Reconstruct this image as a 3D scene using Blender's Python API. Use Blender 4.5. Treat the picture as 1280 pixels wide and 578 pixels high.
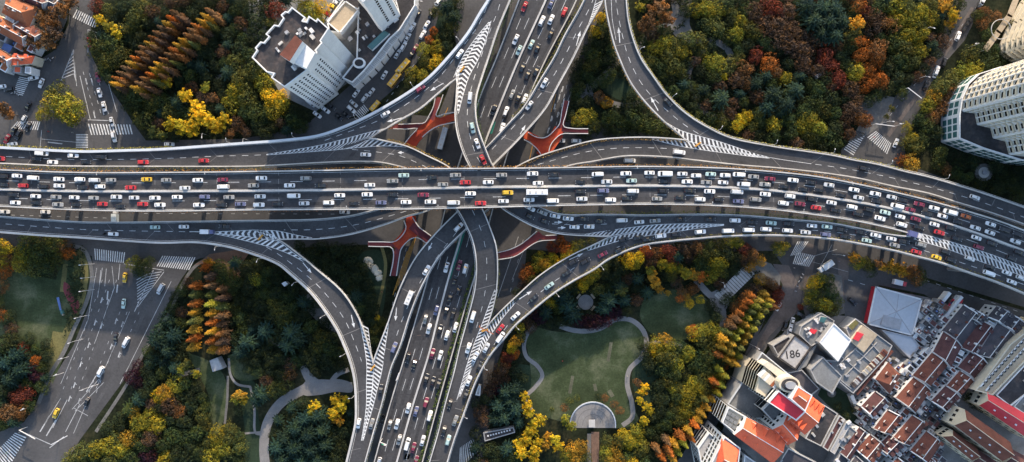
import bpy, math, random
from math import radians, sin, cos, pi, sqrt, atan2
from mathutils import Vector
random.seed(7)
C = bpy.context.scene.collection
for o in list(bpy.data.objects): bpy.data.objects.remove(o)

# ------------------------------------------------------------------ camera, sky, sun
H = 330.0                      # camera height above the street
S0 = 485.0 / 1280.0            # metres per photo pixel on the street
cam_d = bpy.data.cameras.new('camera'); cam = bpy.data.objects.new('camera', cam_d); C.objects.link(cam)
cam.location = (0, 0, H); cam.rotation_euler = (0, 0, 0)
cam_d.sensor_width = 36; cam_d.lens = 36 * H / 485.0; cam_d.clip_start = 1; cam_d.clip_end = 5000
bpy.context.scene.camera = cam
SUN_EL = radians(21); SUN_AZ = radians(9)      # azimuth from +Y towards +X
w = bpy.data.worlds.new('World'); bpy.context.scene.world = w; w.use_nodes = True
nt = w.node_tree; bg = nt.nodes['Background']
sky = nt.nodes.new('ShaderNodeTexSky'); sky.sky_type = 'NISHITA'; sky.sun_disc = False
sky.sun_elevation = SUN_EL; sky.sun_rotation = SUN_AZ; sky.air_density = 1.0; sky.dust_density = 1.5
nt.links.new(sky.outputs[0], bg.inputs[0]); bg.inputs[1].default_value = 0.15
sl = bpy.data.lights.new('sun', 'SUN'); sl.energy = 2.7; sl.angle = radians(0.9); sl.color = (1, 0.83, 0.64)
so = bpy.data.objects.new('sun', sl); C.objects.link(so); so.location = (60, 300, 200)
so.rotation_euler = Vector((-sin(SUN_AZ)*cos(SUN_EL), -cos(SUN_AZ)*cos(SUN_EL), -sin(SUN_EL))).to_track_quat('-Z', 'Y').to_euler()
vs = bpy.context.scene.view_settings; vs.view_transform = 'Standard'; vs.look = 'None'; vs.exposure = 1.45; vs.gamma = 1

# ------------------------------------------------------------------ helpers
def P(px, py, z=0.0):
    k = S0 * (H - z) / H
    return Vector(((px - 640) * k, -(py - 289) * k, z))
def unP(v):
    k = S0 * (H - v[2]) / H
    return (v[0] / k + 640, -v[1] / k + 289)
def pxm(m, z=0): return m / (S0 * (H - z) / H)      # metres to photo pixels

def tag(o, label=None, cat=None, group=None, kind=None):
    if label: o['label'] = label
    if cat: o['category'] = cat
    if group: o['group'] = group
    if kind: o['kind'] = kind
    return o
def empty(name, loc=(0, 0, 0), rz=0, parent=None):
    o = bpy.data.objects.new(name, None); C.objects.link(o); o.location = loc; o.rotation_euler = (0, 0, rz)
    o.empty_display_size = 0.5
    if parent: o.parent = parent
    return o
class MB:
    def __init__(s): s.v = []; s.f = []; s.m = []
    def face(s, pts, m=0):
        n = len(s.v); s.v += [tuple(p) for p in pts]; s.f.append(tuple(range(n, n + len(pts)))); s.m.append(m)
    def box(s, c, size, rz=0, m=0, bottom=True, taper=1.0):
        cx, cy, cz = c; sx, sy, sz = size[0]/2, size[1]/2, size[2]/2
        n = len(s.v); cr, sr = cos(rz), sin(rz)
        for dz, t in ((-sz, 1), (sz, taper)):
            for dx, dy in ((-sx, -sy), (sx, -sy), (sx, sy), (-sx, sy)):
                dx *= t; dy *= t
                s.v.append((cx + dx*cr - dy*sr, cy + dx*sr + dy*cr, cz + dz))
        fs = [(4,5,6,7),(0,1,5,4),(1,2,6,5),(2,3,7,6),(3,0,4,7)] + ([(3,2,1,0)] if bottom else [])
        for f in fs: s.f.append(tuple(n + i for i in f)); s.m.append(m)
    def bar(s, a, b, r, m=0, n=6, r2=None):
        a = Vector(a); b = Vector(b); d = b - a
        if d.length < 1e-6: return
        q = d.to_track_quat('Z', 'Y'); r2 = r if r2 is None else r2; k = len(s.v)
        for p, rr in ((a, r), (b, r2)):
            for i in range(n):
                s.v.append(tuple(p + q @ Vector((cos(2*pi*i/n)*rr, sin(2*pi*i/n)*rr, 0))))
        for i in range(n): s.f.append((k+i, k+(i+1)%n, k+n+(i+1)%n, k+n+i)); s.m.append(m)
        s.f.append(tuple(k+n+i for i in range(n))); s.m.append(m)
        s.f.append(tuple(k+n-1-i for i in range(n))); s.m.append(m)
    def prism(s, poly, z0, z1, mtop=0, mside=0, bottom=False):
        poly = ccw([(p[0], p[1]) for p in poly]); n = len(poly); k = len(s.v)
        for z in (z0, z1):
            for p in poly: s.v.append((p[0], p[1], z))
        for i in range(n): s.f.append((k+i, k+(i+1)%n, k+n+(i+1)%n, k+n+i)); s.m.append(mside)
        s.f.append(tuple(k+n+i for i in range(n))); s.m.append(mtop)
        if bottom: s.f.append(tuple(k+n-1-i for i in range(n))); s.m.append(mside)
    def mesh(s, name, mats):
        me = bpy.data.meshes.new(name); me.from_pydata(s.v, [], s.f)
        if not isinstance(mats, (list, tuple)): mats = [mats]
        for m in mats: me.materials.append(m)
        if len(mats) > 1:
            for p, m in zip(me.polygons, s.m): p.material_index = m
        me.update(); return me
    def build(s, name, mats, parent=None, loc=None, rz=0):
        o = bpy.data.objects.new(name, s.mesh(name, mats)); C.objects.link(o)
        if loc is not None: o.location = loc
        o.rotation_euler = (0, 0, rz)
        if parent: o.parent = parent
        return o
def ccw(poly):
    a = sum(poly[i][0]*poly[(i+1)%len(poly)][1] - poly[(i+1)%len(poly)][0]*poly[i][1] for i in range(len(poly)))
    return poly if a > 0 else poly[::-1]
def linked(me, name, parent=None, loc=None, rz=0, color=None):
    o = bpy.data.objects.new(name, me); C.objects.link(o)
    if parent: o.parent = parent
    if loc is not None: o.location = loc
    o.rotation_euler = (0, 0, rz)
    if color: o.color = (*color, 1)
    return o
def copy_tree(o, parent=None):
    c = o.copy(); C.objects.link(c); c.parent = parent
    for ch in CH.get(o.name, []): copy_tree(ch, c)
    return c
CH = {}
def inpoly(x, y, poly):
    r = False; j = len(poly) - 1
    for i in range(len(poly)):
        xi, yi = poly[i]; xj, yj = poly[j]
        if (yi > y) != (yj > y) and x < (xj-xi)*(y-yi)/(yj-yi) + xi: r = not r
        j = i
    return r
def smooth(pts, step=3.0):
    """Catmull-Rom through px points, resampled about every step px"""
    pts = [Vector((float(a), float(b))) for a, b in pts]
    if len(pts) == 2: raw = [pts[0].lerp(pts[1], i/60) for i in range(61)]
    else:
        ext = [pts[0]*2 - pts[1]] + pts + [pts[-1]*2 - pts[-2]]; raw = []
        for i in range(1, len(ext)-2):
            p0, p1, p2, p3 = ext[i-1:i+3]
            t0 = 0; t1 = max((p1-p0).length, .01)**.5; t2 = t1 + max((p2-p1).length, .01)**.5; t3 = t2 + max((p3-p2).length, .01)**.5
            n = max(3, int((p2-p1).length / 2))
            for k in range(n):
                t = t1 + (t2-t1)*k/n
                a1 = p0*((t1-t)/(t1-t0)) + p1*((t-t0)/(t1-t0)); a2 = p1*((t2-t)/(t2-t1)) + p2*((t-t1)/(t2-t1)); a3 = p2*((t3-t)/(t3-t2)) + p3*((t-t2)/(t3-t2))
                b1 = a1*((t2-t)/(t2-t0)) + a2*((t-t0)/(t2-t0)); b2 = a2*((t3-t)/(t3-t1)) + a3*((t-t1)/(t3-t1))
                raw.append(b1*((t2-t)/(t2-t1)) + b2*((t-t1)/(t2-t1)))
        raw.append(pts[-1])
    return raw
def resample(raw, n):
    L = [0]
    for i in range(1, len(raw)): L.append(L[-1] + (raw[i]-raw[i-1]).length)
    out = []; j = 0
    for k in range(n):
        t = L[-1]*k/(n-1)
        while j < len(L)-2 and L[j+1] < t: j += 1
        d = L[j+1]-L[j]
        out.append(raw[j].lerp(raw[j+1], 0 if d < 1e-9 else min(1, (t-L[j])/d)))
    return out
def plen(raw): return sum((raw[i]-raw[i-1]).length for i in range(1, len(raw)))
def table(tb, x):
    if x <= tb[0][0]: return tb[0][1]
    for (a, za), (b, zb) in zip(tb, tb[1:]):
        if x <= b: return za + (zb-za)*(x-a)/(b-a)
    return tb[-1][1]

# ------------------------------------------------------------------ materials
def nodes(name):
    m = bpy.data.materials.new(name); m.use_nodes = True
    t = m.node_tree; return m, t, t.nodes['Principled BSDF']
def N(t, ty, **kw):
    n = t.nodes.new(ty)
    for k, v in kw.items(): setattr(n, k, v)
    return n
def ramp(t, fac, stops):
    r = N(t, 'ShaderNodeValToRGB'); e = r.color_ramp.elements
    while len(e) < len(stops): e.new(0.5)
    for i, (p, c) in enumerate(stops): e[i].position = p; e[i].color = (*c, 1)
    t.links.new(fac, r.inputs[0]); return r.outputs[0]
def noisy(name, base, amp=0.25, scale=0.4, rough=0.85, spec=0.3, scale2=6.0, amp2=0.12, bump=0.0, tint=None, metal=0.0):
    """base colour broken up by two noises in object space (metres)"""
    m, t, b = nodes(name)
    tc = N(t, 'ShaderNodeTexCoord'); n1 = N(t, 'ShaderNodeTexNoise'); n1.inputs['Scale'].default_value = scale; n1.inputs['Detail'].default_value = 6; n1.inputs['Roughness'].default_value = .65
    n2 = N(t, 'ShaderNodeTexNoise'); n2.inputs['Scale'].default_value = scale2; n2.inputs['Detail'].default_value = 3
    t.links.new(tc.outputs['Object'], n1.inputs['Vector']); t.links.new(tc.outputs['Object'], n2.inputs['Vector'])
    lo = tuple(c*(1-amp) for c in base); hi = tuple(min(1, c*(1+amp)) for c in (tint or base))
    c1 = ramp(t, n1.outputs[0], [(0.3, lo), (0.5, base), (0.72, hi)])
    mx = N(t, 'ShaderNodeMix', data_type='RGBA', blend_type='MULTIPLY'); mx.inputs[0].default_value = 1
    c2 = ramp(t, n2.outputs[0], [(0.3, (1-amp2,)*3), (0.7, (1+0*amp2,)*3)])
    t.links.new(c1, mx.inputs[6]); t.links.new(c2, mx.inputs[7]); t.links.new(mx.outputs[2], b.inputs['Base Color'])
    b.inputs['Roughness'].default_value = rough; b.inputs['Specular IOR Level'].default_value = spec; b.inputs['Metallic'].default_value = metal
    if bump:
        bp = N(t, 'ShaderNodeBump'); bp.inputs['Strength'].default_value = bump; bp.inputs['Distance'].default_value = .2
        t.links.new(n2.outputs[0], bp.inputs['Height']); t.links.new(bp.outputs[0], b.inputs['Normal'])
    return m
M = {}
M['deck'] = noisy('deck_asphalt', (.066, .065, .067), .30, .045, .9, .25, 1.0, .28)
M['track'] = noisy('lane_wear', (.050, .049, .051), .35, .05, .85, .3, .8, .35)
M['patch'] = noisy('asphalt_patch', (.085, .083, .082), .25, .1, .95, .2, 1.2, .3)
M['road'] = noisy('street_asphalt', (.075, .073, .073), .38, .035, .9, .25, .9, .2)
M['road_worn'] = noisy('worn_asphalt', (.12, .10, .09), .35, .08, .9, .25, 1.1, .25)
M['pave'] = noisy('pavement', (.15, .145, .135), .3, .1, .9, .2, 1.2, .25)
M['path'] = noisy('park_path', (.22, .21, .20), .18, .12, .9, .2, 2.0, .2)
M['soil'] = noisy('park_ground', (.022, .028, .014), .6, .05, 1, .1, .8, .5, tint=(.04, .035, .018))
M['lawn'] = noisy('lawn_grass', (.055, .074, .034), .45, .06, 1, .1, 1.3, .35, tint=(.11, .115, .07))
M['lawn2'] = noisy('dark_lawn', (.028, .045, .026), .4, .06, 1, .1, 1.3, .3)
M['wornlawn'] = noisy('worn_lawn', (.12, .12, .08), .3, .1, 1, .1, 1.3, .35)
M['drygrass'] = noisy('dry_grass', (.15, .135, .055), .35, .08, 1, .1, 1.3, .3)
M['brickpave'] = noisy('brick_paving', (.17, .105, .075), .3, .2, .9, .2, 3, .25)
M['conc'] = noisy('concrete', (.47, .45, .42), .25, .12, .85, .3, 3, .15)
M['conc_blue'] = noisy('painted_barrier', (.50, .53, .56), .1, .2, .7, .3, 3, .1)
M['conc_dark'] = noisy('stained_concrete', (.2, .19, .18), .3, .15, .9, .2, 2, .2)
M['white'] = noisy('road_paint', (.74, .74, .72), .25, .25, .8, .3, 2.2, .45)
M['paintw'] = noisy('worn_road_paint', (.50, .50, .49), .35, .4, .85, .3, 3.0, .4)
M['yellow'] = noisy('yellow_paint', (.55, .27, .04), .2, .4, .7, .3, 3, .2)
M['green'] = noisy('green_paint', (.02, .17, .12), .25, .2, .8, .3, 2, .2)
M['redbridge'] = noisy('red_walkway', (.42, .045, .016), .28, .12, .75, .3, 2, .2, tint=(.5, .10, .03))
M['maroonbridge'] = noisy('maroon_walkway', (.17, .035, .04), .25, .12, .75, .3, 2, .2)
M['wallw'] = noisy('white_render', (.68, .68, .67), .1, .08, .8, .3, 1.0, .12)
M['wallc'] = noisy('cream_render', (.60, .53, .40), .12, .1, .8, .3, 1.0, .12)
M['wallg'] = noisy('grey_render', (.33, .33, .33), .2, .1, .85, .3, 1.5, .2)
M['roofdark'] = noisy('dark_roof_felt', (.055, .052, .054), .45, .08, .95, .2, .7, .35, tint=(.12, .085, .07))
M['roofslate'] = noisy('slate_tiles', (.075, .07, .078), .3, .3, .85, .3, 4, .35, tint=(.09, .07, .075))
M['roofmar'] = noisy('maroon_tiles', (.105, .045, .042), .35, .3, .85, .3, 4, .35)
M['roofbrown'] = noisy('brown_tiles', (.17, .06, .04), .3, .25, .85, .3, 4, .35)
M['rooforange'] = noisy('orange_tiles', (.32, .105, .045), .25, .15, .8, .3, 3, .3)
M['roofred'] = noisy('crimson_sheet_roof', (.60, .035, .05), .2, .1, .6, .4, 2, .15)
M['roofbright'] = noisy('vermilion_tiles', (.70, .125, .05), .2, .12, .7, .4, 2, .2)
M['rooftan'] = noisy('tan_roof', (.42, .34, .24), .2, .1, .9, .2, 1.4, .2)
M['roofgrey'] = noisy('grey_flat_roof', (.20, .205, .205), .3, .08, .9, .2, 1.0, .25)
M['rooflight'] = noisy('pale_flat_roof', (.42, .41, .40), .2, .08, .9, .2, 1.0, .25)
M['metalroof'] = noisy('metal_sheet_roof', (.40, .42, .45), .1, .06, .45, .5, .8, .1)
M['frame'] = noisy('grey_metal', (.30, .30, .31), .15, .5, .5, .5, 4, .1)
M['lampw'] = noisy('white_metal', (.62, .60, .58), .1, .5, .5, .5, 4, .1)
M['tyre'] = noisy('rubber', (.02, .02, .02), .2, 1, .9, .2)
M['bark'] = noisy('bark', (.07, .05, .035), .3, 1.5, .95, .1, 8, .4)
def plain(name, col, rough=.3, spec=.5, metal=0):
    m, t, b = nodes(name); b.inputs['Roughness'].default_value = rough; b.inputs['Specular IOR Level'].default_value = spec
    b.inputs['Metallic'].default_value = metal
    n = N(t, 'ShaderNodeTexNoise'); n.inputs['Scale'].default_value = 1.5
    t.links.new(ramp(t, n.outputs[0], [(0.3, tuple(c*.85 for c in col)), (0.7, col)]), b.inputs['Base Color']); return m
M['glass'] = plain('dark_glass', (.012, .015, .018), .12, .6)
M['glassteal'] = plain('teal_glass', (.05, .13, .13), .2, .6)
M['lens'] = plain('lamp_lens', (.6, .6, .58), .2, .6)
M['tail'] = plain('tail_lamp', (.35, .02, .02), .3, .6)
M['signgreen'] = plain('sign_green', (.01, .22, .12), .5, .3)
M['signblue'] = plain('blue_panel', (.10, .16, .36), .5, .3)
M['pink'] = plain('pink_cloth', (.5, .1, .2), .8, .2)
def paint(name='car_paint'):
    m, t, b = nodes(name); oi = N(t, 'ShaderNodeObjectInfo')
    n = N(t, 'ShaderNodeTexNoise'); n.inputs['Scale'].default_value = 2
    mx = N(t, 'ShaderNodeMix', data_type='RGBA', blend_type='MULTIPLY'); mx.inputs[0].default_value = 1
    t.links.new(oi.outputs['Color'], mx.inputs[6]); t.links.new(ramp(t, n.outputs[0], [(.3, (.82,)*3), (.7, (1,)*3)]), mx.inputs[7])
    t.links.new(mx.outputs[2], b.inputs['Base Color']); b.inputs['Roughness'].default_value = .32; b.inputs['Coat Weight'].default_value = .4; b.inputs['Coat Roughness'].default_value = .1
    return m
M['paint'] = paint()
def leafmat(name='leaves', spread=.62, second=(1.6, 1.25, .6), transl=.16, attr=None):
    """leaf colour = the tree's own colour, varied leaf by leaf and branch by branch (autumn turning)"""
    m, t, b = nodes(name); oi = N(t, 'ShaderNodeObjectInfo'); ge = N(t, 'ShaderNodeNewGeometry'); tc = N(t, 'ShaderNodeTexCoord')
    n = N(t, 'ShaderNodeTexNoise'); n.inputs['Scale'].default_value = 2.1; n.inputs['Detail'].default_value = 2
    ad = N(t, 'ShaderNodeVectorMath', operation='ADD'); t.links.new(tc.outputs['Object'], ad.inputs[0])
    sc = N(t, 'ShaderNodeMath', operation='MULTIPLY'); sc.inputs[1].default_value = 37.0; t.links.new(oi.outputs['Random'], sc.inputs[0]); t.links.new(sc.outputs[0], ad.inputs[1])
    t.links.new(ad.outputs[0], n.inputs['Vector'])
    tint = ramp(t, n.outputs[0], [(.38, (.72, .85, 1.05)), (.5, (1, 1, 1)), (.66, second)])
    isl = ramp(t, ge.outputs['Random Per Island'], [(0, (1-spread,)*3), (1, (1.0,)*3)])
    a = N(t, 'ShaderNodeMix', data_type='RGBA', blend_type='MULTIPLY'); a.inputs[0].default_value = 1
    c = N(t, 'ShaderNodeMix', data_type='RGBA', blend_type='MULTIPLY'); c.inputs[0].default_value = 1
    src = oi.outputs['Color']
    if attr: an = N(t, 'ShaderNodeAttribute'); an.attribute_name = attr; src = an.outputs['Color']; n.inputs['Scale'].default_value = .45
    t.links.new(src, a.inputs[6]); t.links.new(tint, a.inputs[7])
    t.links.new(a.outputs[2], c.inputs[6]); t.links.new(isl, c.inputs[7]); t.links.new(c.outputs[2], b.inputs['Base Color'])
    b.inputs['Roughness'].default_value = .75; b.inputs['Specular IOR Level'].default_value = .15
    tr = N(t, 'ShaderNodeBsdfTranslucent'); t.links.new(c.outputs[2], tr.inputs[0]); ms = N(t, 'ShaderNodeMixShader'); ms.inputs[0].default_value = transl
    out = t.nodes['Material Output']; t.links.new(b.outputs[0], ms.inputs[1]); t.links.new(tr.outputs[0], ms.inputs[2]); t.links.new(ms.outputs[0], out.inputs[0])
    return m
M['leaf'] = leafmat(); M['leafmass'] = leafmat('mass_leaves', attr='treecol'); M['leafneedle'] = leafmat('needles', .5, (1.5, 1.25, .8))

# ------------------------------------------------------------------ ground
ZL = {'n': 0}
def sheet(name, poly, mat, z, kind='structure', sm=False, label=None, cat=None, thick=0):
    if sm: poly = [tuple(v) for v in smooth(poly + [poly[0]])][:-1]
    b = MB(); pts = ccw([(P(x, y, 0).x, P(x, y, 0).y) for x, y in poly])
    if thick: b.prism(pts, 0.0, z)
    else: b.face([(x, y, z) for x, y in pts])
    o = b.build(name, mat); tag(o, label, cat, None, kind); return o
g = MB()
for i in range(-8, 8):
    for j in range(-8, 8):
        s = 500; g.face([(i*s, j*s, 0), ((i+1)*s, j*s, 0), ((i+1)*s, (j+1)*s, 0), (i*s, (j+1)*s, 0)])
tag(g.build('ground', M['soil']), kind='structure')
def band(name, pts, w0, mat, z, w1=None, kind='structure'):
    raw = smooth(pts); n = max(8, int(plen(raw)/3)); pl = resample(raw, n); b = MB(); L = []; R = []
    for i, p in enumerate(pl):
        d = (pl[min(i+1, n-1)] - pl[max(i-1, 0)]).normalized(); nn = Vector((-d.y, d.x)); ww = (w0 + ((w1 if w1 else w0)-w0)*i/(n-1))/2
        a = P(*(p + nn*ww)); c = P(*(p - nn*ww)); L.append((a.x, a.y, z)); R.append((c.x, c.y, z))
    for i in range(n-1): b.face([L[i], R[i], R[i+1], L[i+1]])
    o = b.build(name, mat); tag(o, kind=kind); return o
# streets (asphalt sheets)
sheet('road', [(-60,186),(60,180),(180,176),(300,174),(380,160),(480,140),(580,150),(700,140),(860,180),(1000,190),(1130,205),(1400,300),(1400,420),(1150,345),(1040,312),(900,315),(760,320),(640,310),(480,305),(330,312),(200,330),(-60,300)], M['road'], .010)
sheet('road', [(600,-60),(780,-60),(735,70),(716,110),(700,190),(660,290),(655,350),(620,460),(596,640),(430,640),(470,480),(500,400),(496,300),(530,190),(565,100)], M['road'], .016)
sheet('road', [(88,-60),(126,-60),(116,20),(110,60),(128,98),(150,128),(172,162),(190,186),(-60,190),(-60,98),(20,84),(48,76),(70,62),(86,30)], M['road'], .022)
sheet('road', [(112,300),(262,300),(262,318),(243,326),(226,350),(214,372),(190,420),(162,466),(100,550),(70,600),(40,640),(-60,640),(-60,560),(0,540),(30,528),(62,480),(92,432),(112,380),(118,345)], M['road'], .022)
sheet('road', [(525,-60),(580,-60),(556,10),(540,50),(520,80),(492,112),(462,138),(400,162),(360,172),(390,150),(425,118),(452,94),(480,66),(505,38)], M['road'], .022)
sheet('road', [(1205,-40),(1240,-40),(1216,30),(1200,62),(1168,106),(1142,150),(1130,178),(1135,220),(1050,200),(1052,186),(1080,165),(1092,150),(1076,132),(1096,118),(1118,122),(1148,88),(1176,50)], M['road'], .022)
sheet('road', [(950,290),(1090,300),(1075,330),(1060,350),(1010,345),(1004,384),(985,402),(960,432),(905,515),(858,600),(840,640),(825,610),(868,545),(930,445),(966,392),(984,340)], M['road'], .022)
sheet('road', [(1040,318),(1400,424),(1400,520),(1155,368),(1096,356),(1062,360)], M['road'], .028)
sheet('road', [(1055,350),(1100,352),(1084,408),(1056,396)], M['road'], .045)
sheet('worn_road', [(966,330),(986,332),(992,345),(1003,362),(1000,388),(978,404),(962,420),(940,455),(936,450),(966,395),(980,360)], M['road_worn'], .034)
sheet('pavement', [(1000,300),(1022,308),(1016,340),(1010,372),(1020,400),(1010,405),(1002,380),(1006,340)], M['road_worn'], .034)
sheet('pavement', [(1046,322),(1062,326),(1060,352),(1066,392),(1058,394),(1050,360)], M['road_worn'], .040)
# pavements round the blocks
for i, (pts, w_) in enumerate((([(136,318),(126,360),(104,430),(60,520)], 3), ([(150,316),(142,360),(122,430),(78,530)], 3), ([(206,346),(180,392),(150,455),(96,545)], 4), ([(100,110),(112,150),(118,186)], 3), ([(110,60),(122,110),(136,150)], 4), ([(60,90),(44,130),(20,180)], 5), ([(1216,10),(1160,100),(1110,170)], 5), ([(975,345),(940,430),(885,540)], 5))): band('lane_wear', pts, w_, M['road_worn' if i in (6,) else 'patch'], .030 + .002*i)
sheet('pavement', [(-60,-60),(88,-60),(84,25),(68,58),(44,72),(16,80),(-60,94)], M['pave'], .12, thick=1)
sheet('pavement', [(395,140),(420,115),(450,92),(500,36),(515,-20),(300,-60),(318,60),(352,120)], M['roofgrey'], .06)
sheet('pavement', [(1160,110),(1180,80),(1215,40),(1238,-60),(1400,-60),(1400,280),(1200,232),(1140,205),(1140,165)], M['soil'], .05)
sheet('pavement', [(880,600),(910,520),(965,432),(990,404),(1030,392),(1062,396),(1090,405),(1098,360),(1160,372),(1300,440),(1400,640),(880,640)], M['conc_dark'], .10, thick=1)
sheet('pavement', [(1072,132),(1096,118),(1118,122),(1110,150),(1086,168),(1060,178),(1075,155)], M['pave'], .05)
sheet('pavement', [(1010,345),(1028,338),(1052,345),(1056,392),(1028,400),(1006,384)], M['pave'], .12, thick=1)
# SW corner lawn and pavements
sheet('lawn', [(-40,345),(14,330),(24,340),(70,350),(80,318),(108,310),(112,345),(104,390),(86,430),(66,480),(20,420),(-40,420)], M['lawn'], .05)
band('lawn', [(100,312),(106,340),(100,378),(86,410),(72,440),(58,478)], 9, M['drygrass'], .056)
band('lawn', [(82,330),(78,365)], 6, M['drygrass'], .057)
band('lawn', [(72,415),(66,445),(52,490)], 12, M['drygrass'], .058)
sheet('flower_bed', [(80,352),(86,356),(92,370),(99,378),(97,390),(92,394),(88,382),(83,372),(79,362)], M['maroonbridge'], .07, kind='stuff', sm=True, label='dark red flower bed beside the west lawn', cat='flower bed')
band('pavement', [(84,306),(104,312),(112,326),(115,350),(108,378),(94,408),(80,440),(62,470),(48,505)], 5, M['pave'], .10)
band('pavement', [(262,322),(243,334),(228,356),(212,390),(186,430),(160,478),(120,540)], 4, M['pave'], .10)
sheet('pavement', [(243,332),(262,318),(300,312),(312,316),(302,330),(300,350),(288,358),(282,330),(262,328)], M['brickpave'], .11)
# south park lawns and paths
sheet('lawn', [(232,440),(262,452),(280,470),(284,510),(272,545),(262,590),(258,540),(262,500),(248,468)], M['lawn'], .05, sm=True)
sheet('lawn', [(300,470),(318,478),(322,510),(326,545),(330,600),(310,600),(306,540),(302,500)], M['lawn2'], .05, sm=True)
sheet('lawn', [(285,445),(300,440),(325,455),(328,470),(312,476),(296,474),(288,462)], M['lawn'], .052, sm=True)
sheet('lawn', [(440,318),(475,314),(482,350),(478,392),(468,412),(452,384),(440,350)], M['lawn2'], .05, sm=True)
band('lawn', [(476,305),(482,330),(478,360),(470,395)], 4, M['drygrass'], .06)
band('path', [(334,600),(330,560),(334,530),(350,505),(374,490),(395,481),(440,484)], 12, M['path'], .08)
band('path', [(378,458),(386,472),(400,486)], 8, M['path'], .086, 16)
band('path', [(412,480),(422,468),(436,462)], 6, M['path'], .09)
sheet('path', [(388,470),(404,476),(422,474),(440,480),(440,490),(420,490),(398,494),(380,494),(376,486)], M['path'], .094, sm=True)
band('path', [(286,448),(288,468),(296,480),(314,484)], 3, M['path'], .08)
band('path', [(313,484),(318,510),(320,542),(330,542)], 3, M['path'], .084)
band('path', [(306,542),(330,540)], 2.5, M['path'], .088)
band('path', [(285,470),(284,500),(281,530)], 3, M['pave'], .07)
band('path', [(330,405),(338,425),(352,432)], 5, M['path'], .08)
band('path', [(380,372),(400,395),(425,412)], 14, M['pave'], .06)
band('path', [(182,520),(215,475),(250,462)], 5, M['pave'], .06)
# south-east park
sheet('lawn', [(655,420),(668,410),(690,414),(715,416),(738,412),(768,398),(790,398),(805,412),(808,432),(800,450),(784,470),(785,500),(798,525),(780,535),(660,510),(664,480),(662,452)], M['lawn'], .05, sm=True)
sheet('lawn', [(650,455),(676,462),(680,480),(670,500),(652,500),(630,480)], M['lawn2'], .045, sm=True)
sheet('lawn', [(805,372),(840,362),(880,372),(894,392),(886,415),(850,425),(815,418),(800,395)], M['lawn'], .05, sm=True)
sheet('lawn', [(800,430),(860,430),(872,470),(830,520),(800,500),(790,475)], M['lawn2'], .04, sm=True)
band('path', [(664,512),(656,498),(668,485),(678,470),(672,458),(658,446),(655,430),(660,416),(668,408)], 5, M['path'], .08)
band('path', [(700,408),(716,413),(735,414),(752,410),(768,400),(788,400),(803,412),(808,428),(802,446),(787,462),(784,480),(790,505),(790,522),(778,532)], 6, M['path'], .084)
band('path', [(806,432),(828,427),(848,432),(866,436)], 5, M['path'], .088)
band('path', [(870,350),(884,366),(898,378),(904,392),(903,410)], 8, M['path'], .084)
sheet('path', [(888,366),(900,362),(912,372),(908,386),(898,392),(888,380)], M['path'], .09, sm=True)
band('lawn', [(761,488),(766,496)], 5, M['wornlawn'], .062)
band('lawn', [(743,480),(745,489)], 4, M['wornlawn'], .063)
band('lawn', [(764,428),(760,452)], 4, M['wornlawn'], .064)
band('lawn', [(716,470),(712,492)], 4, M['wornlawn'], .066)
# boardwalk steps
sw = MB()
for i in range(15):
    t = i/14; a = P(900 + 36*t, 374 - 36*t); sw.box((a.x, a.y, .1 + .03*i), (1.15, 6.4, .06), rz=radians(45))
tag(sw.build('boardwalk', M['conc']), 'pale stepped boardwalk crossing the south-east park', 'boardwalk')
sheet('pavement', [(930,338),(944,322),(964,330),(976,345),(974,362),(948,352)], M['pave'], .06)
# semicircular plaza
def semicircle(cx, cy, r, n=28, a0=-8, a1=188):
    return [(cx + r*cos(radians(a0 + (a1-a0)*i/n)), cy - r*sin(radians(a0 + (a1-a0)*i/n))) for i in range(n+1)]
pz = empty('plaza', P(741, 531)); tag(pz, 'pale semicircular plaza with a brick path leading away from it', 'plaza')
b = MB(); b.prism([tuple((P(x, y) - P(741, 531)).xy) for x, y in semicircle(741, 531, 29)], 0, .15); b.build('paving', M['path'], pz)
b = MB()
sc_ = semicircle(741, 531, 29, 30); si = semicircle(741, 531, 27.6, 30)
for i in range(30):
    q = [P(*sc_[i]) - P(741, 531), P(*sc_[i+1]) - P(741, 531), P(*si[i+1]) - P(741, 531), P(*si[i]) - P(741, 531)]
    for zz in (.5,): b.face([(v.x, v.y, zz) for v in q][::1])
    b.face([(q[0].x, q[0].y, .1), (q[1].x, q[1].y, .1), (q[1].x, q[1].y, .5), (q[0].x, q[0].y, .5)])
    b.face([(q[3].x, q[3].y, .1), (q[2].x, q[2].y, .1), (q[2].x, q[2].y, .5), (q[3].x, q[3].y, .5)])
b.build('rim_wall', M['conc_blue'], pz)
b = MB()
for r, zz in ((20, .157), (13, .157)):
    for i in range(30):
        a0, a1 = radians(-5 + 190*i/30), radians(-5 + 190*(i+1)/30); kk = S0
        b.face([(cos(a0)*r*kk, sin(a0)*r*kk, zz), (cos(a1)*r*kk, sin(a1)*r*kk, zz), (cos(a1)*(r-.7)*kk, sin(a1)*(r-.7)*kk, zz), (cos(a0)*(r-.7)*kk, sin(a0)*(r-.7)*kk, zz)])
b.build('paving_ring', M['pave'], pz)
b = MB(); b.box((-.6, .9, .75), (2.2, 2.8, 1.2)); b.box((-.6, .9, 1.4), (3.0, 3.6, .16), m=1); b.build('memorial_block', [M['frame'], M['conc']], pz)
sheet('path', [(739,540),(749,540),(748,640),(740,640)], M['brickpave'], .09)
sheet('path', [(734,542),(739,542),(738,640),(733,640)], M['pave'], .085)
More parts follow.
